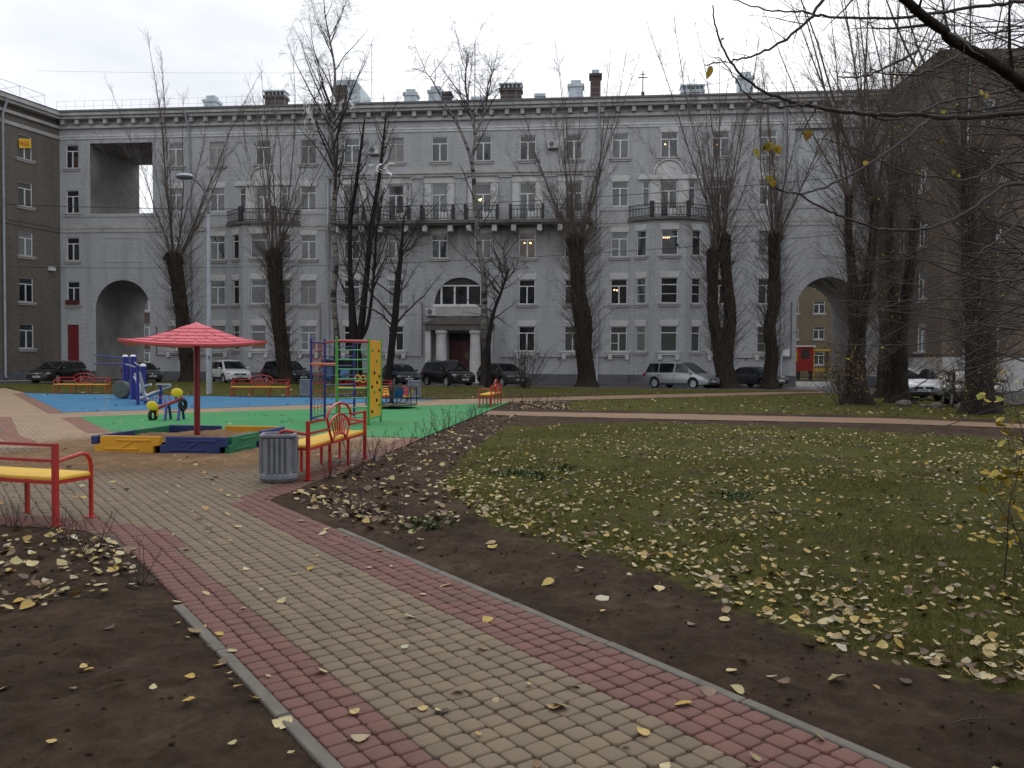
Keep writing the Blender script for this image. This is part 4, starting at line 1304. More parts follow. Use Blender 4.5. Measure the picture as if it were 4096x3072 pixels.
for xk, z0, h in sw_:
    o = window(rb, 0.0, z0, 1.24, h, y=xk, rz=-math.pi / 2, lintel=False)
q = MB(); q.bx(-0.03, 34, -0.09, 0.01, 0, 2.1); q.bx(-0.09, 0.02, 0.0, 6.4, 0, 2.1); q.bx(-0.09, 0.02, 7.6, 8.5, 0, 2.1); q.build('plinth', MAT['greytrim'], rb)
q = MB(); q.bx(-0.1, 0.02, 6.45, 7.55, 0.0, 2.35); q.build('blue_door', MAT['blue'], rb)
q = MB(); q.bx(-0.3, 34, -0.7, 0.02, 21.15, 21.62); q.bx(-0.72, 0.02, 0.021, 8.4, 21.15, 21.62); q.build('cornice', MAT['brick_brown'], rb)
q = MB(); q.quad((-0.85, -0.85, 21.66), (34, -0.85, 21.66), (34, 6, 22.9), (6, 6, 22.9)); q.quad((-0.85, -0.85, 21.66), (6, 6, 22.9), (6, 12, 22.9), (-0.85, 12, 21.66)); q.build('roof', MAT['roofmetal'], rb)
q = MB(); q.tube([(1.3, -0.18, 21), (1.3, -0.18, 0.3)], 0.08, 8); q.build('downpipe', MAT['pipe'], rb)
q = MB(); q.tube([(-0.14, 0.1, 2.3), (-0.14, 6.3, 2.3)], 0.035, 5); q.tube([(-0.1, -0.14, 2.3), (12, -0.14, 2.3)], 0.035, 5); q.build('gas_pipe', MAT['gaspipe'], rb)

# ---- seen through the right-hand arch: ochre house, play train, fence, grass
fb = thing('ochre_house', 'ochre rendered house with white windows seen through the right arch', 'building', (31, 104, 0), R(-4))
b = MB(); hs = []
for k in range(9):
    for r in range(5):
        hs.append((-8.6 + 3.3 * k, -7.2 + 3.3 * k, 1.6 + 3.3 * r, 3.2 + 3.3 * r))
wall_grid(b, -12, 22, 0, 18, hs); b.build('wall', MAT['ochre'], fb)
for h in hs:
    window(fb, (h[0] + h[1]) / 2, h[2], 1.4, 1.6, lintel=False, pane='pane_grey')
q = MB(); q.bx(-12.3, 22.3, -0.5, 10, 18.0, 18.4); q.build('roof', MAT['roofmetal'], fb)
pt = thing('play_train', 'red and yellow toy train playhouse beyond the right arch', 'playhouse', (30.3, 83, 0), R(-10))
q = MB(); q.bx(-0.75, 0.75, -0.6, 0.6, 0.9, 3.4); cab = q.build('cab', MAT['red'], pt)
q = MB(); q.bx(-0.95, 0.95, -0.8, 0.8, 3.4, 3.55); q.build('roof', MAT['white'], pt)
q = MB(); q.bx(-0.4, 0.4, -0.62, -0.601, 2.2, 3.1); q.build('window', MAT['dark_int'], cab)
q = MB(); q.bx(-1.9, -0.76, -0.55, 0.55, 0.9, 1.9); q.build('boiler', MAT['red'], pt)
q = MB(); q.lathe([(0.18, -0.58), (0.18, -0.551)], 12, (-1.35, 0, 1.4), 'Y'); q.build('lamp', MAT['yellow'], pt)
q = MB(); q.bx(-1.6, -0.76, -0.5, 0.5, 1.9, 2.9); q.build('chimney_panel', MAT['yellow'], pt)
q = MB(); q.bx(0.8, 3.0, -0.55, 0.55, 0.9, 1.2)
for x in (0.85, 2.95):
    q.bx(x - 0.06, x + 0.06, -0.5, -0.38, 0, 3.0)
q.bx(0.7, 3.1, -0.6, 0.6, 3.0, 3.15); q.build('platform', MAT['yellow'], pt)
for x in (-1.6, -0.6, 0.6):
    q = MB(); q.bx(x - 0.1, x + 0.1, -0.5, 0.5, 0.0, 0.9); q.build('post', MAT['black'], pt)
fn = thing('fence', 'dark metal railing fence in front of the toy train', 'fence', (31, 80, 0), R(-4))
for k in range(36):
    q = MB(); q.bx(-3.5 + k * 0.22 - 0.012, -3.5 + k * 0.22 + 0.012, -0.012, 0.012, 0.1, 2.6)
    q.build('bar', MAT['iron'], fn)
for k in range(3):
    q = MB(); q.bx(-3.55 + k * 3.9, -3.4 + k * 3.9, -0.08, 0.08, 0.0, 2.9); q.build('post', MAT['iron'], fn)
q = MB(); q.bx(-3.5, 4.4, -0.03, 0.03, 2.3, 2.36); q.bx(-3.5, 4.4, -0.03, 0.03, 0.3, 0.36); q.build('rail', MAT['iron'], fn)
sheet('lawn', [(20, 79.0), (45, 77.5), (45, 102), (20, 104)], 0.02, MAT['soil'], turf=0.85)
q = MB(); q.box((32.5, 78.1, 0.02), (25, 0.18, 0.18), rz=R(-3.4)); tag(q.build('kerb', MAT['kerb']), kind='structure')

# unseen block added to close the yard, giving the lower panes a dark reflection
ob = bpy.data.objects.new('unseen_opposite_building', None); col.objects.link(ob); ob.location = (0, -34, 0); ob['kind'] = 'structure'
b = MB(); b.bx(-45, 45, -12, 0, 0, 21); b.build('wall', MAT['brick_dark'], ob)
for k in range(20):
    for r in range(5):
        q = MB(); q.bx(-41.5 + 4.3 * k, -40.2 + 4.3 * k, 0.0, 0.02, ROWS[r][0], ROWS[r][0] + 1.9); q.build('window', MAT['pane'], ob)

# ---- seen through the left-hand arch: a low red brick house across the street
lb = thing('red_brick_house', 'low dark red brick house just visible through the left carriage arch', 'building', (-52, 112, 0), R(8))
b = MB(); hs = []
for k in range(10):
    for r in range(3):
        hs.append((-17 + 3.5 * k, -15.7 + 3.5 * k, 1.4 + 3.6 * r, 3.2 + 3.6 * r))
wall_grid(b, -20, 22, 0, 12.5, hs); b.build('wall', MAT['chimney'], lb)
for h in hs:
    window(lb, (h[0] + h[1]) / 2, h[2], 1.3, 1.8, lintel=False, pane='pane_grey')
q = MB(); q.bx(-20.3, 22.3, -0.5, 9, 12.5, 12.9); q.build('roof', MAT['roofmetal'], lb)

# ------------------------------------------------------------------ benches
def make_bench():
    o = thing('park_bench', 'x', 'bench')
    L, D, r = 1.2, 0.21, 0.02
    b = MB(); b.box((0, -0.02, 0.435), (2 * L + 0.02, 0.44, 0.035)); b.build('seat', MAT['yellow'], o, bevel=0.008)
    b = MB()
    for y in (-D, D):
        b.box((0, y, 0.4), (2 * L, 0.03, 0.03))
    for x in (-L, -0.39, 0.39, L):
        b.box((x, 0, 0.4), (0.03, 2 * D - 0.03, 0.03))
    b.build('seat_frame', MAT['red'], o)
    for x in (-0.39, 0.39):
        for y in (-D, D):
            b = MB(); b.box((x, y, 0.19), (0.034, 0.034, 0.4)); b.build('leg', MAT['red'], o)
    for s in (-1, 1):
        b = MB(); b.box((s * L, D, 0.385), (0.045, 0.045, 0.77)); b.box((s * L, D, 0.004), (0.09, 0.09, 0.008)); b.build('post', MAT['red'], o)
        b = MB(); b.box((s * L, -D, 0.004), (0.09, 0.09, 0.008))
        b.tube([(s * L, -D, 0.0), (s * L, -D, 0.5), (s * L, -D + 0.015, 0.58), (s * L, -D + 0.05, 0.625), (s * L, -D + 0.11, 0.645), (s * L, D - 0.02, 0.6)], 0.021, 8)
        b.build('armrest', MAT['red'], o, smooth=True)
        b = MB()
        for z in (0.752, 0.605):
            b.box((s * (L + 0.5 if z > 0.7 else L + 0.43) / 2, D, z), (L - (0.5 if z > 0.7 else 0.43), 0.026, 0.028))
        b.build('back_rail', MAT['red'], o)
    # sunburst ornament in the middle of the back
    b = MB()
    n = 12
    b.tube([(-0.5 * math.cos(math.pi * i / n), D, 0.75 + 0.2 * math.sin(math.pi * i / n)) for i in range(n + 1)], 0.019, 6)
    for s in (-1, 1):
        b.tube([(s * 0.5, D, 0.752), (s * 0.43, D, 0.605), (s * 0.3, D, 0.42)], 0.018, 6)
    b.tube([(0, D, 0.79), (0, D, 0.95)], 0.016, 6)
    b.tube([(-0.42 * math.cos(math.pi * i / n), D, 0.6 + 0.19 * math.sin(math.pi * i / n)) for i in range(n + 1)], 0.018, 6)
    b.tube([(-0.27 * math.cos(math.pi * i / n), D, 0.43 + 0.075 * math.sin(math.pi * i / n)) for i in range(n + 1)], 0.016, 6)
    b.build('sunburst_frame', MAT['red'], o, smooth=True)
    for k in range(7):
        f = (k - 3) / 3.0
        b = MB(); b.tube([(f * 0.2, D, 0.43 + 0.075 * math.sqrt(max(0, 1 - (f * 0.74) ** 2))), (f * 0.33, D, 0.6 + 0.19 * math.sqrt(max(0.0, 1 - (f * 0.78) ** 2)))], 0.012, 5)
        b.build('sunburst_bar', MAT['red'], o)
    return o
BEN = 'red and yellow park benches'
b0 = make_bench()
spots = [((-2.72, 11.66), -97.3, 'red tube bench with yellow seat beside the near grey litter bin'), ((-5.36, 8.02), 163, 'red tube bench cut by the left edge, its back turned this way'),
         ((-20.3, 37.75), 1, 'red tube bench with yellow seat left of the blue exercise machine'), ((-11.1, 35.25), 2, 'red tube bench with yellow seat below the white car'),
         ((-6.55, 35.3), -2, 'red tube bench with yellow seat partly behind the yellow climbing board'), ((-0.78, 29.15), -97.3, 'red tube bench with yellow seat at the far corner of the green surface')]
for i, ((x, y), a, lab) in enumerate(spots):
    o = b0 if i == 0 else copy_tree(b0)
    o.location = (x, y, 0.004 if i in (1,) else 0.006); o.rotation_euler = (0, 0, R(a)); o['label'] = lab; o['group'] = BEN

# ------------------------------------------------------------------ litter bins
def make_bin():
    o = thing('litter_bin', 'x', 'litter bin')
    def ring(w, c, z):
        h = w / 2
        return [(-h + c, -h, z), (h - c, -h, z), (h, -h + c, z), (h, h - c, z), (h - c, h, z), (-h + c, h, z), (-h, h - c, z), (-h, -h + c, z)]
    V, F = [], []
    for w, c, z in ((0.4, 0.1, 0.0), (0.46, 0.09, 0.05), (0.46, 0.09, 0.1), (0.4, 0.075, 0.125), (0.395, 0.065, 0.555), (0.46, 0.06, 0.59), (0.45, 0.06, 0.62), (0.36, 0.05, 0.62), (0.35, 0.05, 0.3)):
        V += ring(w, c, z)
    for k in range(8):
        F += [(k * 8 + i, k * 8 + (i + 1) % 8, k * 8 + 8 + (i + 1) % 8, k * 8 + 8 + i) for i in range(8)]
    F += [tuple(range(7, -1, -1)), tuple(64 + i for i in range(8))]
    b = MB(); b.add(V, F); b.build('body', MAT['bin'], o, bevel=0.006)
    for side in range(4):
        for k in range(5):
            x = -0.13 + k * 0.065
            b = MB(); b.box((x, -0.21, 0.34), (0.034, 0.045, 0.44))
            q = b.build('rib', MAT['bin'], o, bevel=0.007); q.rotation_euler = (0, 0, side * math.pi / 2)
    return o
n0 = make_bin()
for i, ((x, y), a, lab) in enumerate([((-3.02, 10.36), 10, 'grey ribbed concrete litter bin beside the near red bench'), ((-9.15, 35.55), 5, 'grey ribbed concrete litter bin left of the rope net, far side'),
                                      ((-4.2, 34.5), -5, 'grey ribbed concrete litter bin behind the merry-go-round')]):
    o = n0 if i == 0 else copy_tree(n0)
    o.location = (x, y, 0.006); o.rotation_euler = (0, 0, R(a)); o['label'] = lab; o['group'] = 'grey litter bins'
    if i:
        o.scale = (1.12, 1.12, 1.25)

# ------------------------------------------------------------------ sandbox and its sunshade
sb = thing('sandbox', 'plastic sandbox of yellow, blue and green boards full of sand', 'sandbox', (-5.78, 14.62, 0.0), R(-6.5))
SH = 0.285
def board(x0, x1, mat, y, along, flipz=1):
    """interlocking plastic board with pressed-in grooves"""
    L = x1 - x0
    b = MB()
    b.xprism([(0.0, 0.0), (L - 0.12, 0.0), (L - 0.12, 0.11), (L, 0.13), (L, SH), (0.1, SH), (0.1, 0.15), (0.0, 0.14)], -0.045, 0.045)
    o = b.build('board', MAT[mat], sb, bevel=0.012)
    g_ = MB()
    for y_ in (-0.052,):
        g_.box((0.42 * L, y_, 0.065), (0.52 * L, 0.02, 0.03)); g_.box((0.6 * L, y_, 0.215), (0.52 * L, 0.02, 0.03))
        g_.box((0.5 * L, y_, 0.14), (0.26 * L, 0.018, 0.03), ry=-0.55)
    q = g_.build('moulding', MAT[mat], o, bevel=0.008)
    a = {'F': 0, 'R': math.pi / 2, 'B': math.pi, 'L': -math.pi / 2}[along]
    h = 1.17
    base = {'F': (x0, -h), 'R': (h, x0), 'B': (-x0, h), 'L': (-h, -x0)}[along]
    o.location = (base[0], base[1], 0.0); o.rotation_euler = (0, 0, a)
    return o
for along, cols in (('F', ('orange_plastic', 'navy')), ('R', ('green_plastic', 'navy')), ('B', ('orange_plastic', 'navy')), ('L', ('green_plastic', 'navy'))):
    board(-1.17, 0.0, cols[0], 0, along); board(0.0, 1.17, cols[1], 0, along)
b = MB(); b.box((-1.17, -1.2, 0.21), (0.13, 0.05, 0.15)); b.build('corner_cap', MAT['navy'], sb, bevel=0.02)
n = 40
gx = np.linspace(-1.13, 1.13, n)
X, Y = np.meshgrid(gx, gx)
P = np.stack([X.ravel(), Y.ravel()], 1)
Z = 0.15 + 0.1 * value_noise(P + 9, 0.5, 21) + 0.06 * value_noise(P + 9, 0.2, 22) + 0.03 * value_noise(P + 9, 0.08, 23) + 0.07 * np.exp(-(P[:, 0] ** 2 + P[:, 1] ** 2) / 0.4)
i, j = np.meshgrid(np.arange(n - 1), np.arange(n - 1)); a = (j * n + i).ravel()
link(array_mesh('sand', np.column_stack([P, Z]), np.stack([a, a + 1, a + n + 1, a + n], 1), MAT['sand'], True), 'sand_fill', sb)

um = thing('sunshade', 'pinkish red square sunshade on a dark red post over the sandbox', 'sunshade', (-5.76, 14.62, 0.0), R(20))
b = MB(); b.tube([(0, 0, 0.02), (0, 0, 2.2)], 0.055, 14); b.build('post', MAT['darkred'], um, smooth=True)
def can(u, v, lift=0.0):
    """height of the flared canopy at u,v in -1..1"""
    e = max(abs(u), abs(v)); cn = (abs(u) * abs(v))
    return 2.27 - 0.47 * e ** 0.95 + 0.05 * e ** 4 + 0.075 * cn ** 3 + lift
HS = 1.12
b = MB()
m = 24
us = np.linspace(-1, 1, m + 1)
V = [(u * HS * (1 + 0.05 * (abs(u * v)) ** 4), v * HS * (1 + 0.05 * (abs(u * v)) ** 4), can(u, v)) for v in us for u in us]
F = [(j * (m + 1) + i, j * (m + 1) + i + 1, (j + 1) * (m + 1) + i + 1, (j + 1) * (m + 1) + i) for j in range(m) for i in range(m)]
b.add(V, F)
b.add([(x, y, z - 0.035) for x, y, z in V], [tuple(reversed(f)) for f in F])
k = (m + 1) ** 2
rim = [i for i in range(m + 1)] + [(j + 1) * (m + 1) - 1 for j in range(1, m + 1)] + [m * (m + 1) + i for i in range(m - 1, -1, -1)] + [j * (m + 1) for j in range(m - 1, 0, -1)]
b.f += [(rim[i], rim[(i + 1) % len(rim)], rim[(i + 1) % len(rim)] + k, rim[i] + k) for i in range(len(rim))]; b.m += [0] * len(rim)
cp = b.build('canopy', MAT['pink'], um, smooth=True)
# moulded shingles: overlapping plates in five courses on each of the four slopes
for side in range(4):
    for row in range(5):
        e0, e1 = 0.12 + row * 0.155, 0.12 + (row + 1) * 0.155
        cnt = 2 + row
        for k_ in range(cnt):
            f0, f1 = -1 + 2 * k_ / cnt + 0.02, -1 + 2 * (k_ + 1) / cnt - 0.02
            sk = 0.03 * (row % 2)
            pts = [(f0 * e0, -e0, 0.004), (f1 * e0, -e0, 0.004), (f1 * e1 + sk, -e1, 0.014), (f0 * e1 + sk, -e1, 0.014), (f1 * e1 + sk, -e1, -0.004), (f0 * e1 + sk, -e1, -0.004)]
            pts = [(max(-abs(v), min(abs(v), u)), v, l) for u, v, l in pts]
            q = MB(); q.add([(u * HS, v * HS, can(u, v, l)) for u, v, l in pts], [(0, 1, 2, 3), (3, 2, 4, 5), (1, 0, 5, 4)])
            s_ = q.build('shingle', MAT['pink'], cp); s_.rotation_euler = (0, 0, side * math.pi / 2)
b = MB()
for a in range(4):
    an = a * math.pi / 2 + math.pi / 4
    b.tube([(0, 0, 2.0), (0.75 * math.cos(an), 0.75 * math.sin(an), 1.9)], 0.015, 5)
b.build('brace', MAT['darkred'], um)

# ------------------------------------------------------------------ climbing frame
cf = thing('climbing_frame', 'blue and green climbing frame with rope net, rings and yellow holed board', 'climbing frame', (-4.3, 20.6, 0.004), 0)
q_ = lambda x, y: (x + 4.3, y - 20.6)
PB1, PB2, PG1, PG2, PG3, PB3 = q_(-5.05, 20.1), q_(-4.99, 21.3), q_(-4.25, 19.4), q_(-3.54, 19.75), q_(-3.43, 20.9), q_(-4.36, 22.1)
def post(p, mat, h=2.14, r=0.033):
    b = MB(); b.tube([(*p, 0), (*p, h)], r, 10); o = b.build('post', MAT[mat], cf, smooth=True)
    b = MB(); b.ball((*p, h), (r, r, 0.03), 10, 4); b.build('cap', MAT[mat], o, smooth=True)
for p, mt in ((PB1, 'blue'), (PB2, 'blue'), (PB3, 'blue'), (PG1, 'green'), (PG2, 'green'), (PG3, 'green')):
    post(p, mt)
def rung(p, q, z, mat, r=0.016, name='rung'):
    b = MB(); b.tube([(*p, z), (*q, z)], r, 8); b.build(name, MAT[mat], cf, smooth=True)
for k in range(8):
    rung(PG1, PG2, 0.2 + k * 0.235, 'teal')
    rung(PB2, PB3, 0.15 + k * 0.26, 'blue', 0.014)
rung(PG1, PG2, 2.06, 'red', 0.036, 'top_bar'); rung(PB2, PG1, 2.06, 'red', 0.03, 'top_bar'); rung(PB1, PB2, 2.05, 'blue', 0.025, 'top_bar'); rung(PB1, PG1, 1.5, 'orange', 0.03, 'crossbar')
rung(PG2, PB3, 2.06, 'blue', 0.02, 'top_bar'); rung(PG2, PG3, 0.14, 'green', 0.018, 'foot_bar'); rung(PB1, PB2, 0.14, 'blue', 0.02, 'foot_bar'); rung(PB1, (-0.4, -0.9), 0.13, 'blue', 0.02, 'foot_bar')
# rope net between the two blue posts
pa, pb_ = Vector((*PB1, 0)), Vector((*PB2, 0))
for k in range(1, 4):
    f = k / 4
    pts = [pa.lerp(pb_, f) + Vector((0.012 * math.sin(9 * z + k), 0.012 * math.cos(7 * z), z)) for z in np.linspace(0.16, 2.04, 14)]
    b = MB(); b.tube(pts, 0.009, 5); b.build('net_rope', MAT['rope'], cf)
    b = MB(); b.tube([pts[-2], pts[-1]], 0.017, 6); b.build('rope_clamp', MAT['red_rope'], cf)
for k in range(8):
    z = 0.4 + k * 0.21
    b = MB(); b.tube([pa.lerp(pb_, f) + Vector((0, 0, z - 0.035 * math.sin(math.pi * f))) for f in np.linspace(0, 1, 7)], 0.009, 5)
    for f in (0.25, 0.5, 0.75):
        c_ = pa.lerp(pb_, f); b.ball((c_.x, c_.y, z - 0.035 * math.sin(math.pi * f)), (0.018, 0.018, 0.018), 6, 4)
    b.build('net_rope', MAT['red_rope'], cf)
# yellow climbing board with hand holds
p2, p3 = Vector((*PG2, 0)), Vector((*PG3, 0))
d = (p3 - p2).normalized(); nrm = Vector((d.y, -d.x, 0))
Lb = (p3 - p2).length
b = MB(); b.box((0, 0, 0), (Lb - 0.03, 0.022, 1.93))
ctr = p2.lerp(p3, 0.5)
bo = b.build('climbing_board', MAT['orange_plastic'], cf, loc=(ctr.x, ctr.y, 1.135), rz=math.atan2(d.y, d.x), bevel=0.006)
holds = [(-0.3, 0.72, 'green'), (0.3, 0.72, 'red'), (0.1, 0.45, 'green'), (-0.12, 0.15, 'rubber'), (0.36, 0.05, 'rubber'), (0.12, -0.1, 'rubber'), (-0.33, -0.2, 'rubber'), (0.38, -0.3, 'rubber'), (-0.12, -0.33, 'green'), (0.1, -0.55, 'rubber'), (0.4, -0.68, 'green'), (-0.33, -0.82, 'rubber')]
for hx, hz, mt in holds:
    b = MB(); b.ball((hx, -0.022, hz), (0.035, 0.03, 0.045), 8, 5); b.build('hold', MAT[mt], bo, smooth=True)
# gymnastic rings hang at the back
for f in (0.35, 0.75):
    c_ = Vector((*PG2, 0)).lerp(Vector((*PB3, 0)), f)
    b = MB(); b.tube([(c_.x, c_.y, 2.05), (c_.x, c_.y, 1.2)], 0.008, 5); rg = b.build('ring_chain', MAT['teal'], cf)
    b = MB(); b.tube([(c_.x + 0.07 * math.cos(a), c_.y, 1.12 + 0.09 * math.sin(a)) for a in np.linspace(0, 2 * math.pi, 15)], 0.013, 6, False); b.build('ring', MAT['yellow'], rg, smooth=True)

# ------------------------------------------------------------------ merry-go-round
mg = thing('merry_go_round', 'merry-go-round with red, blue and yellow seats on a round metal deck', 'merry-go-round', (-4.12, 27.35, 0.004), R(12))
b = MB(); b.lathe([(0.86, 0.09), (0.88, 0.1), (0.88, 0.14), (0.86, 0.15), (0.02, 0.155)], 36); b.build('deck', MAT['deck'], mg, smooth=30)
b = MB(); b.lathe([(0.12, 0.0), (0.12, 0.09)], 14); b.build('pivot', MAT['black'], mg)
b = MB()
b.tube([(0.86 * math.cos(a), 0.86 * math.sin(a), 0.72) for a in np.linspace(0, 2 * math.pi, 37)], 0.018, 6, False)
b.tube([(0.86 * math.cos(a), 0.86 * math.sin(a), 0.64) for a in np.linspace(0, 2 * math.pi, 37)], 0.012, 6, False)
b.build('hand_rail', MAT['black'], mg, smooth=True)
for k in range(8):
    a = k * math.pi / 4
    b = MB(); b.tube([(0.86 * math.cos(a), 0.86 * math.sin(a), 0.15), (0.86 * math.cos(a), 0.86 * math.sin(a), 0.72)], 0.018, 6); b.build('rail_post', MAT['black'], mg)
b = MB(); b.tube([(0, 0, 0.15), (0, 0, 0.62)], 0.05, 10); b.lathe([(0.1, 0.15), (0.1, 0.22)], 12); b.build('hub', MAT['black'], mg)
for k, mt in enumerate(('red_seat', 'blue_seat', 'orange_plastic', 'red_seat', 'orange_plastic', 'blue_seat')):
    a = -math.pi / 2 - 0.75 + k * math.pi / 3
    ca, sa = math.cos(a), math.sin(a)
    prof = [(0.36, 0.42), (0.5, 0.4), (0.62, 0.41), (0.67, 0.46), (0.71, 0.6), (0.73, 0.72)]
    b = MB(); V = []
    for side in (-1, 1):
        for rr, z in prof:
            w = 0.155 * side
            V.append((rr * ca - w * sa, rr * sa + w * ca, z))
        for rr, z in prof:
            w = 0.155 * side
            V.append(((rr + 0.02) * ca - w * sa, (rr + 0.02) * sa + w * ca, z - 0.025))
    np_ = len(prof)
    F = []
    for i in range(np_ - 1):
        F += [(i, i + 1, 2 * np_ + i + 1, 2 * np_ + i), (np_ + i, 3 * np_ + i, 3 * np_ + i + 1, np_ + i + 1), (i, np_ + i, np_ + i + 1, i + 1), (2 * np_ + i, 2 * np_ + i + 1, 3 * np_ + i + 1, 3 * np_ + i)]
    F += [(np_ - 1, 2 * np_ - 1, 4 * np_ - 1, 3 * np_ - 1), (0, 2 * np_, 3 * np_, np_)]
    b.add(V, F)
    st = b.build('seat', MAT[mt], mg)
    b = MB(); b.tube([(0.52 * ca, 0.52 * sa, 0.4), (0.52 * ca, 0.52 * sa, 0.25), (0.45 * ca, 0.45 * sa, 0.17), (0.3 * ca, 0.3 * sa, 0.155)], 0.018, 6)
    b.build('seat_support', MAT['black'], st)
    for w in (-0.16, 0.16):
        b = MB(); b.tube([(0.5 * ca - w * sa, 0.5 * sa + w * ca, 0.41), (0.45 * ca - w * sa, 0.45 * sa + w * ca, 0.54), (0.65 * ca - w * sa, 0.65 * sa + w * ca, 0.56)], 0.01, 5)
        b.build('arm_loop', MAT['black'], st)

# ------------------------------------------------------------------ see-saw
ss = thing('seesaw', 'small see-saw with yellow pads, red beam and blue legs', 'see-saw', (-9.0, 21.05, 0.004), R(8))
for x in (-0.06, 0.27):
    for s in (-1, 1):
        b = MB(); b.tube([(x, s * 0.28, 0), (x, s * 0.12, 0.36), (x, 0, 0.42)], 0.035, 8); b.build('leg', MAT['blue'], ss, smooth=True)
b = MB(); b.tube([(-0.06, -0.15, 0.22), (0.27, -0.15, 0.22)], 0.012, 6); b.build('crossbar', MAT['black'], ss)
b = MB(); b.tube([(-0.5, 0, 0.23), (0.33, 0.0, 0.58)], 0.04, 10); bm = b.build('beam', MAT['red'], ss, smooth=True)
for x, z, tilt in ((-0.42, 0.38, 0.35), (0.2, 0.72, 0.1)):
    b = MB(); b.ball((0, 0, 0), (0.15, 0.04, 0.125), 16, 8); o = b.build('pad', MAT['yellow_plastic'], bm, smooth=True, loc=(x, -0.1, z)); o.rotation_euler = (0, tilt, 0)
for x, z in ((-0.35, 0.3), (0.05, 0.42)):
    b = MB(); b.tube([(x, 0, z), (x - 0.1, 0, z + 0.22), (x - 0.08, 0, z + 0.28), (x + 0.18, 0, z + 0.29), (x + 0.22, 0, z + 0.22), (x + 0.22, 0, z + 0.1)], 0.014, 6); b.build('handle', MAT['red'], bm, smooth=True)
for x, z in ((-0.42, 0.12), (0.33, 0.4)):
    b = MB(); b.tube([(x + 0.05 * math.cos(a), -0.05 + 0.1 * math.cos(a), z + 0.13 * math.sin(a)) for a in np.linspace(0, 2 * math.pi, 15)], 0.05, 7, False); b.build('tyre_buffer', MAT['rubber'], bm, smooth=True)
b = MB(); b.box((-0.3, -0.08, 0.25), (0.05, 0.03, 0.3)); b.build('side_plate', MAT['orange_plastic'], ss, bevel=0.01)

# ------------------------------------------------------------------ outdoor exercise machine
gy = thing('exercise_machine', 'blue and steel outdoor exercise machine on the blue surface', 'exercise machine', (-14.2, 31.0, 0.004), 0)
G = lambda x, y, z: (x + 14.2, y - 31.0, z)
for x, y, h in ((-15.95, 33.0, 1.72), (-15.25, 32.2, 1.72), (-14.3, 31.0, 1.36)):
    b = MB(); b.tube([G(x, y, 0), G(x, y, h)], 0.13 if h > 1.5 else 0.11, 14); po = b.build('post', MAT['blue'], gy, smooth=True)
    b = MB(); b.ball(G(x, y, h), (0.12, 0.12, 0.09), 12, 6); b.build('cap', MAT['white'], po, smooth=True)
for x, y, h in ((-13.15, 28.1, 1.36), (-12.75, 29.0, 0.66), (-12.6, 30.0, 0.4)):
    b = MB(); b.tube([G(x, y, 0), G(x, y, h)], 0.055, 8); b.build('post', MAT['blue'], gy, smooth=True)
for A, Bq, r_, mt in (((-14.3, 30.9, 0.85), (-12.9, 28.3, 0.05), 0.05, 'blue'), ((-14.0, 30.4, 0.1), (-12.7, 29.3, 0.6), 0.07, 'steel'), ((-13.2, 28.2, 0.2), (-12.55, 29.4, 0.65), 0.05, 'steel'), ((-13.25, 28.3, 1.3), (-13.05, 28.4, 0.3), 0.045, 'steel'),
                      ((-13.3, 28.2, 1.34), (-15.4, 31.9, 1.42), 0.03, 'steel'), ((-13.2, 28.3, 1.4), (-15.3, 32.4, 1.5), 0.03, 'steel'), ((-13.6, 28.8, 1.0), (-13.0, 28.6, 0.15), 0.05, 'steel'), ((-13.8, 29.6, 0.55), (-13.1, 29.0, 0.7), 0.05, 'steel'),
                      ((-15.95, 33.0, 1.66), (-17.2, 33.0, 1.78), 0.03, 'blue'), ((-15.5, 32.5, 1.4), (-17.0, 32.5, 1.44), 0.03, 'blue'), ((-14.1, 30.5, 0.6), (-13.4, 29.2, 0.05), 0.05, 'blue')):
    b = MB(); b.tube([G(*A), G(*Bq)], r_, 7); b.build('lever', MAT[mt], gy, smooth=True)
b = MB(); b.box(G(-12.68, 29.1, 0.7), (0.5, 0.36, 0.05), rz=0.3); b.build('seat', MAT['steel'], gy, bevel=0.015)
b = MB(); b.box(G(-13.45, 28.9, 0.75), (0.16, 0.3, 0.75), ry=-0.22); b.build('back_board', MAT['steel'], gy, bevel=0.02)
b = MB(); b.lathe([(0.02, -0.16), (0.33, -0.15), (0.36, -0.1), (0.36, 0.1), (0.33, 0.15), (0.02, 0.16)], 20, G(-16.0, 32.8, 0.38), 'Y'); b.build('drum', MAT['deck'], gy, smooth=35)
b = MB(); b.box(G(-14.6, 31.6, 0.04), (1.6, 0.2, 0.04), rz=-0.9); b.box(G(-13.1, 29.2, 0.04), (1.1, 0.2, 0.04), rz=-1.0); b.build('base_plate', MAT['blue'], gy)

# ------------------------------------------------------------------ lamp post
lp = thing('street_lamp', 'tall grey lamp post with one curved arm over the bench row', 'street lamp', (-14.6, 38.55, 0.0), 0)
b = MB(); b.tube([(0, 0, 0), (0, 0, 2.2), (0, 0, 2.25), (0, 0, 8.6)], [0.14, 0.14, 0.1, 0.075], 12); b.build('pole', MAT['pipe'], lp, smooth=35)
b = MB(); b.tube([(0, 0, 8.5), (-0.02, -0.05, 9.2), (-0.14, -0.2, 9.75), (-0.4, -0.4, 10.1), (-0.62, -0.55, 10.2)], [0.06, 0.05, 0.045, 0.045, 0.04], 9); ar = b.build('arm', MAT['gutter'], lp, smooth=True)
b = MB(); b.ball((-0.85, -0.7, 10.22), (0.42, 0.25, 0.13), 14, 8); b.build('lamp_head', MAT['gutter'], ar, smooth=True)
b = MB(); b.ball((-0.85, -0.7, 10.27), (0.4, 0.235, 0.12), 14, 8); b.build('lamp_cover', MAT['zinc'], ar, smooth=True)
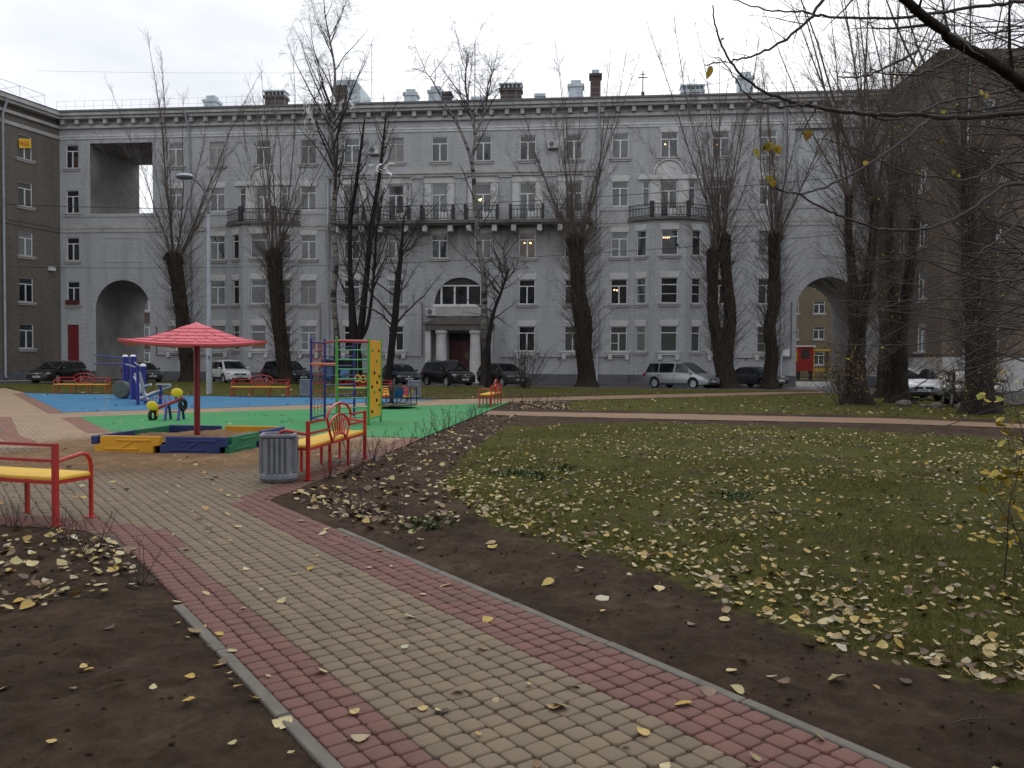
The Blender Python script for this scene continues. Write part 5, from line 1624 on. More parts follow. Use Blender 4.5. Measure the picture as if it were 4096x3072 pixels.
b = MB(); b.box((0.05, -0.13, 1.75), (0.1, 0.06, 0.16)); b.build('hatch', MAT['gutter'], lp)

# ------------------------------------------------------------------ overhead wires
def wire(p, q, sag, r_=0.02, lab=''):
    pts = [Vector(p).lerp(Vector(q), f) - Vector((0, 0, sag * 4 * f * (1 - f))) for f in np.linspace(0, 1, 25)]
    b = MB(); b.tube(pts, r_, 5, False)
    return tag(b.build('overhead_wire', MAT['black']), lab, 'wire', 'overhead wires')
wire((-37.8, 60, 13.2), (28.2, 50.5, 14.2), 1.3, 0.022, 'upper of two dark overhead wires crossing the grey facade at balcony height')
wire((-37.8, 60.5, 8.6), (28.2, 51, 10.6), 1.0, 0.018, 'lower of two dark overhead wires crossing the grey facade')
wire((-37.8, 64, 24.5), (40, 62, 26.5), 1.0, 0.007, 'thin overhead wire against the sky above the roof')

# ------------------------------------------------------------------ cars
def paint(name, c, metal=0.0, rough=0.32):
    return M(name, c, rough, metal, var=0.06, vs_=1.0, coat=0.5, grime=(tuple(x * 0.6 + 0.02 for x in c), 0.35))
CARGLASS = glass_mat('car_glass', (0.009, 0.01, 0.012), 0.05, 1.5)
LIGHTGLASS = M('headlight_glass', (0.3, 0.32, 0.34), 0.15, 0.2, var=0.15, vs_=8)
TAIL = M('tail_light', (0.25, 0.01, 0.012), 0.2, var=0.1)
CHROME = M('chrome', (0.6, 0.61, 0.63), 0.2, 0.9, var=0.05)
TRIM = M('black_trim', (0.012, 0.012, 0.013), 0.55, var=0.2)
PLATE = M('number_plate', (0.55, 0.55, 0.55), 0.5, var=0.1)
RIM = M('alloy_rim', (0.4, 0.41, 0.43), 0.4, 0.2, var=0.15)
_wheel = {}
def wheel_meshes(r):
    if r in _wheel:
        return _wheel[r]
    b = MB(); b.lathe([(r * 0.66, -0.1), (r * 0.9, -0.105), (r, -0.075), (r, 0.075), (r * 0.9, 0.105), (r * 0.69, 0.1), (r * 0.66, 0.02)], 24, axis='Y'); ty = b.mesh('tyre', MAT['rubber'], 30)
    b = MB()
    b.lathe([(r * 0.68, 0.05), (r * 0.68, 0.09), (r * 0.62, 0.092), (r * 0.6, 0.045)], 24, axis='Y')
    for k in range(5):
        a = k * 2 * math.pi / 5
        b.box((r * 0.34 * math.cos(a), 0.075, r * 0.34 * math.sin(a)), (r * 0.62, 0.03, r * 0.17), ry=-a)
    b.lathe([(r * 0.16, 0.06), (r * 0.16, 0.1)], 12, axis='Y')
    rm = b.mesh('rim', RIM, 30)
    b = MB(); b.lathe([(r * 0.66, 0.0), (r * 0.66, 0.02)], 16, axis='Y'); hb = b.mesh('brake_shadow', TRIM)  # dark disc stands in for the shade behind the spokes
    _wheel[r] = (ty, rm, hb)
    return _wheel[r]

def car(label, loc, heading, pm, L=4.5, W=1.8, H=1.65, wb=2.65, r=0.34, hood=1.02, belt=1.02, nose=0.82, tail=1.0, xr=(-2.1, -1.75), xf=(0.35, 1.15), rails=False, clad=False, pillars=(-1.25, -0.2), plate=True, kindname='parked_car', bright_lamps=False, cat='car'):
    """heading: 0 points at the camera, +90 to the right of the picture"""
    o = thing(kindname, label, cat, (loc[0], loc[1], -0.03), R(-90 + heading), 'cars parked by the grey block')
    X0, X1 = -L / 2, L / 2
    ax = (wb / 2 - 0.02 * L, -wb / 2 - 0.02 * L)
    ax = ((wb / 2) + 0.03, (-wb / 2) + 0.03)
    def top(x):
        pts = [(X0, tail - 0.12), (X0 + 0.12, tail), (xr[0] + 0.02, belt), (xf[1], hood), (X1 - 0.55, (hood + nose) / 2 + 0.03), (X1 - 0.18, nose), (X1, nose - 0.12)]
        pts = sorted(pts)
        for (xa, za), (xb, zb) in zip(pts, pts[1:]):
            if xa <= x <= xb:
                return za + (zb - za) * (x - xa) / max(1e-6, xb - xa)
        return pts[-1][1]
    def half(x):
        t = abs(x) / (L / 2)
        return W / 2 * (1 - 0.17 * t ** 5)
    def bottom(x):
        z = 0.24
        if x > X1 - 0.4: z = 0.24 + 0.07 * (x - X1 + 0.4) / 0.4
        if x < X0 + 0.4: z = 0.26 + 0.1 * (X0 + 0.4 - x) / 0.4
        for a in ax:
            d = abs(x - a)
            Ra = r + 0.07
            if d < Ra:
                z = max(z, r + math.sqrt(Ra * Ra - d * d) - 0.01)
        return z
    xs = sorted(set([X0, X0 + 0.03, X0 + 0.1, X0 + 0.25, xr[0], xf[1], X1 - 0.55, X1 - 0.3, X1 - 0.18, X1 - 0.06, X1 - 0.02, X1] + [a + s * (r + 0.07) * k for a in ax for s in (-1, 1) for k in (0, 0.35, 0.65, 0.87, 0.99, 1.001)] + list(np.linspace(X0 + 0.4, X1 - 0.6, 9))))
    b = MB(); V, n = [], 0
    secs = []
    for x in xs:
        w, zb, zt = half(x), bottom(x), top(x)
        if x in (X0, X1): w *= 0.93; zb += 0.06
        zm = max(0.56, zb + 0.05)
        h_ = [(0, zb), (w * 0.86, zb), (w * 0.97, zb + 0.03), (w, min(zm, zt - 0.16)), (w * 0.985, zt - 0.1), (w * 0.93, zt - 0.02), (w * 0.72, zt + 0.012), (0, zt + 0.03)]
        ring = [(x, y, z) for y, z in h_] + [(x, -y, z) for y, z in reversed(h_[1:-1])]
        secs.append(ring)
    m = len(secs[0])
    for s in secs: V += s
    F = [(k * m + j, k * m + (j + 1) % m, (k + 1) * m + (j + 1) % m, (k + 1) * m + j) for k in range(len(secs) - 1) for j in range(m)]
    F += [tuple(range(m - 1, -1, -1)), tuple((len(secs) - 1) * m + j for j in range(m))]
    b.add(V, F)
    # cabin
    wr = W / 2 * 0.74
    def cab_ring(x, z, wt, wl, zl):
        h_ = [(wl, zl), (wt + (wl - wt) * 0.1, z - 0.1), (wt, z - 0.04), (wt * 0.86, z), (0, z + 0.025)]
        return [(x, y, zz) for y, zz in h_] + [(x, -y, zz) for y, zz in reversed(h_[:-1])]
    wl = W / 2 * 0.93
    st = [(xr[0], belt + 0.02, wl * 0.88, wl * 0.95), (xr[1], H - 0.045, wr * 0.95, wl), ((xr[1] + xf[0]) / 2, H, wr, wl), (xf[0], H - 0.05, wr * 0.97, wl), (xf[1], hood + 0.02, wl * 0.86, wl * 0.93)]
    V = []
    for x, z, wt, wll in st:
        V += cab_ring(x, z, wt, wll, min(belt, z - 0.03) - 0.06)
    m2 = 9
    F = [(k * m2 + j, k * m2 + j + 1, (k + 1) * m2 + j + 1, (k + 1) * m2 + j) for k in range(4) for j in range(m2 - 1)]
    b.add(V, F)
    b.build('body', pm, o, smooth=32)
    # underbody
    q = MB(); q.box((0, 0, 0.36), (L - 0.7, W * 0.72, 0.26)); q.build('underbody', TRIM, o)
    # glazing
    q = MB(); e = 0.012
    zt, zbm = H - 0.12, hood + 0.045
    q.add([(xf[1] - 0.03 + e, -wl * 0.8, zbm), (xf[1] - 0.03 + e, wl * 0.8, zbm), (xf[0] + 0.06 + e, wr * 0.86, zt + 0.03), (xf[0] + 0.06 + e, -wr * 0.86, zt + 0.03)], [(0, 1, 2, 3)])
    q.v = [(x + e, y, z + e) for x, y, z in q.v]
    q.build('windscreen', CARGLASS, o)
    q = MB(); q.add([(xr[0] + 0.04 - e, -wl * 0.8, belt + 0.06), (xr[0] + 0.04 - e, wl * 0.8, belt + 0.06), (xr[1] - 0.03 - e, wr * 0.84, zt + 0.02), (xr[1] - 0.03 - e, -wr * 0.84, zt + 0.02)], [(3, 2, 1, 0)])
    q.v = [(x - e, y, z + e) for x, y, z in q.v]
    q.build('rear_window', CARGLASS, o)
    def side_y(z):
        return wl + (wr * 1.02 - wl) * (z - belt + 0.06) / (H - 0.1 - belt + 0.06)
    zl, zu = belt + 0.03, H - 0.125
    def xa_(z): return xf[1] + (xf[0] - xf[1]) * (z - hood) / (H - hood)
    def xb_(z): return xr[0] + (xr[1] - xr[0]) * (z - belt) / (H - belt)
    cuts = [None] + list(pillars) + [None]
    for s in (-1, 1):
        for k in range(len(cuts) - 1):
            a0 = cuts[k]; a1 = cuts[k + 1]
            lo0, hi0 = (xb_(zl) + 0.12, xb_(zu) + 0.1) if a0 is None else (a0 + 0.045, a0 + 0.045)
            lo1, hi1 = (xa_(zl) - 0.1, xa_(zu) - 0.07) if a1 is None else (a1 - 0.045, a1 - 0.045)
            q = MB(); P_ = [(lo0, s * (side_y(zl) + e), zl), (lo1, s * (side_y(zl) + e), zl), (hi1, s * (side_y(zu) + e), zu), (hi0, s * (side_y(zu) + e), zu)]
            q.add(P_ if s < 0 else P_[::-1], [(0, 1, 2, 3)]); q.build('side_window', CARGLASS, o)
        # door seams, handles, mirror
        q = MB()
        for xx in list(pillars) + [xf[1] - 0.25]:
            q.bx(xx - 0.006, xx + 0.006, s * W / 2 * 0.94, s * (W / 2 + 0.003), 0.34, belt - 0.05)
        q.bx(ax[1] + r + 0.1, ax[0] - r - 0.1, s * W / 2 * 0.96, s * (W / 2 + 0.008), 0.3, 0.36 if not clad else 0.46)
        q.build('door_seam', TRIM, o)
        for xx in pillars:
            q = MB(); q.box((xx + 0.14, s * (W / 2 * 0.99), belt - 0.13), (0.17, 0.035, 0.03)); q.build('door_handle', CHROME if bright_lamps else pm, o)
        q = MB(); q.ball((xf[1] - 0.28, s * (W / 2 + 0.06), belt + 0.08), (0.08, 0.11, 0.075), 10, 6); q.build('mirror', pm, o, smooth=True)
        q = MB(); q.ball((X1 - 0.25, s * W * 0.37, nose - 0.115), (0.24, 0.16, 0.085), 12, 7); q.build('headlight', LIGHTGLASS, o, smooth=True)
        q = MB(); q.ball((X0 + 0.13, s * W * 0.41, tail - 0.14), (0.14, 0.1, 0.16), 10, 7); q.build('tail_light', TAIL, o, smooth=True)
        if rails:
            q = MB(); q.tube([(xr[1] + 0.15, s * wr * 0.9, H - 0.03), (xr[1] + 0.3, s * wr * 0.9, H + 0.05), (xf[0] - 0.3, s * wr * 0.9, H + 0.05), (xf[0] - 0.1, s * wr * 0.9, H - 0.03)], 0.02, 6); q.build('roof_rail', CHROME, o, smooth=True)
        for a in ax:
            ty, rm, hb = wheel_meshes(r)
            w_ = link(ty, 'wheel', o, (a, s * (W / 2 - 0.13), r), 0 if s > 0 else math.pi)
            link(rm, 'rim', w_); link(hb, 'brake_shadow_disc', w_)
            if clad:
                q = MB(); q.tube([(a + (r + 0.08) * math.cos(t_), s * (W / 2 - 0.005), r + (r + 0.08) * math.sin(t_)) for t_ in np.linspace(-0.1, math.pi + 0.1, 13)], 0.035, 5); q.build('wheel_arch_trim', TRIM, o)
    q = MB(); q.box((X1 - 0.05, 0, nose - 0.15), (0.12, W * 0.44, 0.13)); gr = q.build('grille', TRIM, o, bevel=0.015)
    q = MB(); q.box((X1 + 0.005, 0, nose - 0.085), (0.03, W * 0.46, 0.022)); q.ball((X1 + 0.02, 0, nose - 0.15), (0.015, 0.07, 0.045), 10, 6)
    if bright_lamps: q.box((X1 + 0.008, 0, nose - 0.2), (0.03, W * 0.4, 0.022))
    q.build('grille_bar', CHROME, gr, smooth=True)
    q = MB(); q.box((X1 - 0.04, 0, 0.36), (0.12, W * 0.6, 0.13)); q.build('bumper_grille', TRIM, o, bevel=0.015)
    if plate:
        q = MB(); q.box((X1 + 0.03, 0, 0.5), (0.02, 0.52, 0.112)); pl = q.build('number_plate', PLATE, o)
        q = MB()
        for k in range(6):
            q.box((X1 + 0.042, -0.17 + k * 0.06, 0.5), (0.006, 0.03, 0.06))
        q.build('plate_characters', TRIM, pl)
    return o

BLK = paint('black_car_paint', (0.008, 0.008, 0.01)); NAV = paint('navy_car_paint', (0.01, 0.014, 0.03)); GRY = paint('grey_car_paint', (0.05, 0.048, 0.05), 0.3)
SIL = paint('silver_car_paint', (0.32, 0.33, 0.35), 0.6, 0.35); WHT = paint('white_car_paint', (0.62, 0.62, 0.62)); BLU = paint('blue_van_paint', (0.045, 0.16, 0.33)); DKG = paint('dark_green_grey_paint', (0.02, 0.024, 0.025)); GRF = paint('graphite_car_paint', (0.022, 0.026, 0.033), 0.3)
car('black estate car at the foot of the corner wing', (-31.4, 55.4), -4, BLK, 4.6, 1.75, 1.55, 2.6, xr=(-2.15, -1.85), rails=True, tail=0.98)
car('dark car half hidden behind the exercise machine', (-27.6, 59.6), 45, DKG, 4.3, 1.7, 1.5, 2.55, belt=0.95, hood=0.95, nose=0.78)
car('white car glimpsed through the left carriage arch', (-33.2, 76.0), 40, WHT, 4.3, 1.75, 1.5, 2.6)
car('white sport utility car parked nose outwards left of the black ones', (-20.8, 59.0), 37, WHT, 4.6, 1.92, 1.69, 2.68, rails=True, bright_lamps=True, clad=True)
car('black sport utility car behind the second leaning poplar trunk', (-16.4, 58.2), 46, BLK, 4.65, 1.85, 1.68, 2.68, rails=False, bright_lamps=True)
car('light blue van seen through the climbing frame', (-12.5, 57.8), 32, BLU, 4.3, 1.8, 1.84, 2.7, hood=1.12, belt=1.08, nose=0.9, xr=(-2.1, -2.0), xf=(0.55, 1.3), tail=1.2, kindname='parked_van', cat='van')
car('dark navy hatchback between the climbing board and the black car', (-7.75, 55.2), 26, NAV, 4.0, 1.69, 1.49, 2.5, belt=0.97, hood=0.98, nose=0.76, xr=(-1.95, -1.5), xf=(0.3, 1.15), pillars=(-1.1, -0.15))
car('black sport utility car before the maroon entrance doors', (-4.35, 54.0), 34, BLK, 4.7, 1.89, 1.7, 2.7, rails=True, bright_lamps=True, xr=(-2.25, -1.8), xf=(0.4, 1.25), hood=1.06, belt=1.06, nose=0.9)
car('dark grey crossover behind the birch, right of the entrance', (-0.65, 53.7), 32, GRY, 4.35, 1.78, 1.6, 2.6, xr=(-2.1, -1.7), clad=True, hood=1.04, belt=1.05, nose=0.84)
car('silver minivan parked side on below the round bay', (11.1, 52.6), 46, SIL, 4.8, 2.0, 1.75, 2.9, r=0.33, hood=0.98, belt=1.0, nose=0.74, tail=1.02, xr=(-2.3, -1.95), xf=(0.45, 1.55), pillars=(-1.15, 0.05), kindname='parked_minivan', cat='minivan')
car('graphite saloon car between the twin poplar and the next trunk', (16.9, 55.3), 28, GRF, 4.5, 1.72, 1.44, 2.6, r=0.31, hood=0.9, belt=0.92, nose=0.7, tail=0.92, xr=(-1.75, -1.05), xf=(0.25, 1.15), pillars=(-0.95, -0.05))
car('silver hatchback right of the thick poplars', (18.35, 36.6), -14, SIL, 4.0, 1.7, 1.5, 2.5, xr=(-1.95, -1.55), xf=(0.3, 1.3), hood=0.98, belt=0.97, nose=0.74)
car('dark car behind the yellowing bush', (17.75, 30.9), -22, GRF, 4.1, 1.7, 1.45, 2.5, belt=0.95, hood=0.95, nose=0.74)
car('silver car cut by the right edge', (20.8, 30.4), -22, SIL, 4.2, 1.72, 1.46, 2.55, belt=0.95, hood=0.95, nose=0.74)

# ------------------------------------------------------------------ trees
def unit(v):
    return v / (np.linalg.norm(v) + 1e-9)

def curve(rng, p, d, L, n, wob, up=0.0, droop=None):
    pts = [np.array(p, float)]
    d = unit(np.array(d, float))
    st = L / n
    for k in range(n):
        d = d + rng.normal(0, wob, 3)
        d[2] += up
        if droop is not None:
            d[2] -= droop * (k / n)
        d = unit(d)
        pts.append(pts[-1] + d * st)
    return np.array(pts)

def side_dir(rng, t, ang):
    a = rng.normal(0, 1, 3)
    a = unit(a - t * (a @ t))
    return unit(t * math.cos(ang) + a * math.sin(ang))

def twigs_on(rng, T, pts, rad, dens, lmin, lmax, ang, up, rmin, depth, f0=0.12, wob=0.1, droop=None, tips=None):
    seg = np.linalg.norm(np.diff(pts, axis=0), axis=1)
    L = seg.sum()
    n = rng.poisson(dens * L)
    for _ in range(n):
        f = f0 + (1 - f0) * rng.random()
        k = min(int(f * (len(pts) - 1)), len(pts) - 2)
        u = f * (len(pts) - 1) - k
        p = pts[k] * (1 - u) + pts[k + 1] * u
        t = unit(pts[k + 1] - pts[k])
        l = (lmin + (lmax - lmin) * rng.random()) * (1.05 - 0.6 * f)
        r0 = max(rmin, (rad[k] * (1 - u) + rad[k + 1] * u) * 0.42)
        c = curve(rng, p, side_dir(rng, t, ang * (0.7 + 0.6 * rng.random())), l, 4 if depth else 3, wob, up, droop)
        rr = np.linspace(r0, rmin * 0.5, len(c))
        T.add(c, rr, 3)
        if tips is not None:
            tips.append(c[-1]); tips.append(c[len(c) // 2])
        if depth:
            twigs_on(rng, T, c, rr, dens * 1.6, lmin * 0.5, lmax * 0.42, ang, up, rmin * 0.75, depth - 1, 0.1, wob, droop, tips)

def bole(rng, path, name, mat, parent, sides=12, lump=0.1):
    """trunk from (x,y,z,r) stations, smoothed and made uneven"""
    P = np.array(path, float)
    n = 10 * (len(P) - 1) + 1
    u = np.linspace(0, len(P) - 1, n)
    Q = np.empty((n, 4))
    for c in range(4):
        for k, uu in enumerate(u):
            i = min(int(uu), len(P) - 2); f = uu - i
            p0, p1, p2, p3 = P[max(i - 1, 0), c], P[i, c], P[i + 1, c], P[min(i + 2, len(P) - 1), c]
            Q[k, c] = 0.5 * (2 * p1 + (p2 - p0) * f + (2 * p0 - 5 * p1 + 4 * p2 - p3) * f * f + (3 * p1 - p0 - 3 * p2 + p3) * f ** 3)
    ph = rng.random(6) * 6.28
    V = []
    for k in range(n):
        for j in range(sides):
            a = 2 * math.pi * j / sides
            z = Q[k, 2]
            m = 1 + lump * (math.sin(3 * a + ph[0] + 0.6 * z) * 0.5 + math.sin(5 * a + ph[1] - 0.4 * z) * 0.35 + math.sin(2.1 * z + ph[2] + a) * 0.5) + rng.normal(0, lump * 0.25)
            flare = 1 + 0.55 * max(0, 1 - z / 0.9) ** 2 * (1 + 0.35 * math.sin(4 * a + ph[3]))
            V.append((Q[k, 0] + math.cos(a) * Q[k, 3] * m * flare, Q[k, 1] + math.sin(a) * Q[k, 3] * m * flare, z))
    F = [(k * sides + j, k * sides + (j + 1) % sides, (k + 1) * sides + (j + 1) % sides, (k + 1) * sides + j) for k in range(n - 1) for j in range(sides)]
    b = MB(); b.add(V, F + [tuple((n - 1) * sides + j for j in range(sides))])
    return b.build(name, mat, parent, smooth=60), Q

def leaf_quads(rng, pts, size, name, mat, parent):
    pts = np.asarray(pts)
    n = len(pts)
    if n == 0:
        return
    d = rng.normal(0, 1, (n, 3)); d /= np.linalg.norm(d, axis=1)[:, None]
    e = rng.normal(0, 1, (n, 3)); e -= d * (e * d).sum(1)[:, None]; e /= np.linalg.norm(e, axis=1)[:, None]
    s = size * (0.6 + 0.8 * rng.random((n, 1)))
    V = np.stack([pts, pts + (d + e * 0.55) * s * 0.55, pts + d * s * 1.2, pts + (d - e * 0.55) * s * 0.55], 1).reshape(-1, 3)
    F = np.arange(4 * n).reshape(n, 4)
    return link(array_mesh(name, V, F, mat, False, [('tint', 'POINT', np.repeat(rng.random(n), 4))]), name, parent)

def poplar(label, x, y, stems, top, seed, shoots=26, spread=0.42, sprouts=90, leaf=160, rmin=0.0085, sub=1, dens=3.0, forks=None, group='bare pollarded poplars'):
    """stems: list of trunk paths (dx, dz, r); each ends in a knobbly head of upright shoots reaching height top"""
    rng = np.random.default_rng(seed)
    o = thing('poplar_tree', label, 'tree', (x, y, 0.0), 0, group)
    T, tips = Tubes(), []
    for path in stems:
        ph = rng.random() * 6
        st = [(dx, 0.12 * math.sin(ph + dz * 0.5), dz, r_) for dx, dz, r_ in path]
        tr, Q = bole(rng, st, 'trunk', MAT['bark'], o)
        h = Q[-1, :3]; rh = Q[-1, 3]
        # pollard head
        b = MB(); b.ball((h[0], h[1], h[2] - 0.1), (rh * 1.08, rh * 1.08, rh * 0.9), 12, 8)
        b.v = [tuple(np.array(v) + rng.normal(0, rh * 0.13, 3)) for v in b.v]
        b.build('pollard_head', MAT['bark'], tr, smooth=60)
        H_ = top - h[2]
        ns = max(8, int(0.6 * shoots / len(stems)))
        nm = max(4, int(9 / len(stems) ** 0.5))
        for k in range(ns):
            az = rng.random() * 2 * math.pi
            inc = spread * ((0.15 + 1.15 * rng.random() ** 0.8) if k < nm else (0.35 + 1.5 * rng.random()))
            d = np.array([math.cos(az) * math.sin(inc), math.sin(az) * math.sin(inc), math.cos(inc)])
            L = H_ * ((0.8 + 0.28 * rng.random()) if k < nm else (0.3 + 0.5 * rng.random()))
            r0 = (0.036 + 0.04 * rng.random()) if k < nm else 0.01 + 0.012 * rng.random()
            p = h + np.array([math.cos(az), math.sin(az), 0]) * rh * 0.8 * rng.random() + np.array([0, 0, -0.25 * rng.random()])
            c = curve(rng, p, d, L, 9, 0.05, 0.025)
            rr = np.linspace(r0, rmin, len(c))
            T.add(c, rr, 5)
            twigs_on(rng, T, c, rr, dens * 0.85, 0.5, 2.4, 0.55, 0.05, rmin, sub, 0.1, 0.07, tips=tips)
        # young shoots all the way down the stem
        for k in range(int(3.6 * sprouts / len(stems))):
            i = rng.integers(int(len(Q) * 0.12), int(len(Q) * 0.93))
            az = rng.random() * 2 * math.pi
            inc = 0.4 + 0.65 * rng.random()
            d = np.array([math.cos(az) * math.sin(inc), math.sin(az) * math.sin(inc), math.cos(inc)])
            c = curve(rng, Q[i, :3] + d * Q[i, 3] * 0.5, d, 0.8 + 3.2 * rng.random() * (0.4 + 0.6 * i / len(Q)), 5, 0.07, 0.04)
            rr = np.linspace(rmin * 2.2, rmin * 0.7, len(c))
            T.add(c, rr, 3)
            tt = []
            twigs_on(rng, T, c, rr, dens * 1.2, 0.2, 0.8, 0.6, 0.05, rmin * 0.7, 0, 0.15, 0.08, tips=tt)
            tips += tt + [c[-1]] * 2
    link(T.mesh('crown', MAT['twig']), 'crown', o)
    tips = np.array(tips)
    low = tips[tips[:, 2] < top * 0.75]
    leaf = int(leaf * 2.2)
    pick = rng.integers(0, len(low), leaf)
    leaf_quads(rng, low[pick] + rng.normal(0, 0.05, (leaf, 3)), 0.06, 'clinging_leaves', MAT['dry_leaf' if y > 45 else 'hang_leaf'], o)
    return o

def wd(px, Y):                       # trunk width in the picture to radius
    return px * 0.463 * Y / 800 / 2 * 0.9
def stem(base, Y, pts):
    bx_, by_ = base
    return [((px - bx_) * 0.463 * Y / 800, max(0.0, (by_ - py) * 0.463 * Y / 800), wd(w, Y)) for px, py, w in pts]

poplar('pollarded poplar beside the left carriage arch, behind the sunshade', -24.2, 60.2, [stem((412, 815), 60.2, [(412, 815, 36), (400, 740, 33), (391, 650, 32), (383, 590, 33), (379, 548, 38)])], 24.0, 101, 34, 0.36, 100, 200)
poplar('leaning pollarded poplar in front of a black car, left of the birch', -15.75, 56.0, [stem((620, 818), 56, [(620, 818, 34), (608, 740, 33), (600, 650, 34), (596, 575, 34), (592, 540, 38)])], 23.0, 102, 36, 0.36, 110, 230)
poplar('lone pollarded poplar rising from the verge right of the shrub', 4.85, 51.6, [stem((1267, 832), 51.6, [(1267, 832, 44), (1259, 755, 40), (1257, 690, 44), (1246, 610, 36), (1243, 550, 37), (1240, 515, 42)])], 21.3, 103, 40, 0.38, 130, 420)
poplar('twin stemmed pollarded poplar right of the silver minivan', 14.0, 52.3, [stem((1568, 830), 52.3, [(1568, 830, 48), (1563, 775, 46), (1553, 735, 34), (1540, 680, 27), (1536, 600, 26), (1537, 535, 30)]), stem((1568, 830), 52.3, [(1568, 800, 40), (1568, 745, 34), (1577, 690, 29), (1569, 610, 27), (1560, 540, 27), (1558, 505, 32)])], 23.5, 104, 52, 0.38, 120, 320)
poplar('slender pollarded poplar left of the right carriage arch', 17.0, 52.9, [stem((1657, 832), 52.9, [(1657, 832, 34), (1661, 760, 31), (1656, 700, 29), (1666, 640, 28), (1666, 560, 27), (1665, 505, 30)])], 22.0, 105, 32, 0.36, 90, 260)
poplar('thickest clump of poplar stems, a bush at its foot', 13.8, 31.8, [stem((1858, 868), 31.8, [(1855, 868, 60), (1852, 790, 44), (1852, 700, 37), (1842, 600, 24), (1830, 500, 17), (1828, 420, 17)]), stem((1858, 868), 31.8, [(1856, 720, 30), (1862, 660, 27), (1874, 580, 22), (1882, 480, 20), (1884, 430, 22)])], 19.0, 106, 64, 0.42, 170, 600, 0.005, 2, 2.6)
poplar('forked poplar between the thickest clump and the silver hatchback', 15.85, 32.6, [stem((1955, 862), 32.6, [(1950, 862, 46), (1946, 790, 40), (1948, 720, 36), (1962, 640, 27), (1975, 540, 22), (1985, 450, 22)]), stem((1955, 862), 32.6, [(1948, 770, 30), (1945, 700, 26), (1930, 600, 20), (1922, 500, 18), (1920, 440, 20)])], 18.0, 107, 50, 0.4, 140, 360, 0.005, 2, 2.4)
poplar('broad dark poplar at the right edge behind the yellow leaved bush', 15.3, 26.2, [stem((2112, 895), 26.2, [(2112, 895, 70), (2110, 800, 56), (2105, 700, 50), (2092, 560, 40), (2082, 430, 30), (2080, 370, 32)])], 17.5, 108, 50, 0.5, 210, 700, 0.005, 2, 2.4)
poplar('poplar far behind the thickest clump, before the blue door', 17.4, 37.4, [stem((1905, 838), 37.4, [(1905, 838, 38), (1906, 720, 32), (1900, 600, 28), (1903, 480, 26)])], 19.0, 109, 30, 0.38, 80, 260, 0.006, 1, 2.6)
poplar('poplar outside the yard corner at the far right', 22.5, 38.0, [[(0, 0, 0.4), (0.1, 4, 0.34), (-0.1, 8.5, 0.36)]], 19.0, 110, 40, 0.5, 110, 300, 0.006, 2, 2.2)

def limb_tree(name, label, x, y, paths, mat, twigmat, seed, dens, lmin, lmax, rmin, droop=None, sub=2, limbs=14, limb_len=(2, 5), limb_ang=0.8, up=0.04, z0=0.3, cat='tree', wob=0.1):
    rng = np.random.default_rng(seed)
    o = thing(name, label, cat, (x, y, 0.0))
    T = Tubes()
    for path in paths:
        st = [(dx, 0.15 * math.sin(0.7 * dz + seed), dz, r_) for dx, dz, r_ in path]
        _, Q = bole(rng, st, 'trunk', mat, o, 10, 0.06)
        n0 = int(len(Q) * z0)
        for k in range(limbs):
            i = rng.integers(n0, len(Q) - 1)
            f = i / len(Q)
            az = rng.random() * 2 * math.pi
            an = limb_ang * (0.6 + 0.6 * rng.random())
            d = np.array([math.cos(az) * math.sin(an), math.sin(az) * math.sin(an), math.cos(an)])
            L = (limb_len[0] + (limb_len[1] - limb_len[0]) * rng.random()) * (1.2 - 0.7 * f)
            r0 = min(Q[i, 3] * 0.55, 0.012 * L + 0.01)
            c = curve(rng, Q[i, :3], d, L, 9, wob, up)
            rr = np.linspace(r0, rmin * 1.2, len(c))
            T.add(c, rr, 5)
            twigs_on(rng, T, c, rr, dens, lmin, lmax, 0.8, 0.0, rmin, sub, 0.15, 0.12, droop)
        c = Q[int(len(Q) * 0.8):, :3]
        twigs_on(rng, T, c, Q[int(len(Q) * 0.8):, 3], dens * 1.2, lmin, lmax, 0.7, 0.02, rmin, sub, 0.0, 0.12, droop)
    link(T.mesh('crown', twigmat), 'crown', o)
    return o
limb_tree('birch_tree', 'tall white barked birch with torn plastic in its crown', -11.4, 52.0,
          [stem((728, 826), 52, [(728, 826, 20), (727, 720, 15), (722, 640, 14), (727, 560, 14), (720, 480, 13), (724, 400, 12), (722, 330, 10), (718, 240, 8), (723, 150, 5.5), (705, 40, 3), (700, -30, 1)])],
          MAT['birch'], MAT['twig_dark'], 201, 3.0, 0.6, 2.0, 0.0055, 0.4, 2, 34, (4.5, 9.5), 0.62, 0.045, 0.46)
limb_tree('birch_tree', 'shorter birch with a dark forked base right of the entrance', -1.78, 52.6,
          [stem((1048, 826), 53, [(1048, 826, 24), (1050, 740, 22), (1046, 690, 18), (1045, 600, 14), (1035, 530, 12), (1025, 440, 11), (1018, 350, 9), (990, 275, 7), (955, 215, 5), (925, 165, 3), (895, 150, 1.5)]),
           stem((1048, 826), 53, [(1018, 352, 8), (1024, 290, 7), (1012, 235, 6), (1003, 175, 4), (1010, 120, 1.5)]),
           stem((1048, 826), 53, [(1024, 290, 6), (1045, 240, 5), (1050, 190, 3), (1065, 150, 1.5)]),
           stem((1048, 826), 53, [(1050, 725, 12), (1058, 690, 10), (1075, 640, 8), (1092, 585, 6), (1085, 530, 4)])],
          MAT['birch'], MAT['twig_dark'], 202, 3.0, 0.5, 1.7, 0.0065, 0.4, 2, 18, (2.0, 5.0), 0.8, 0.03, 0.25)
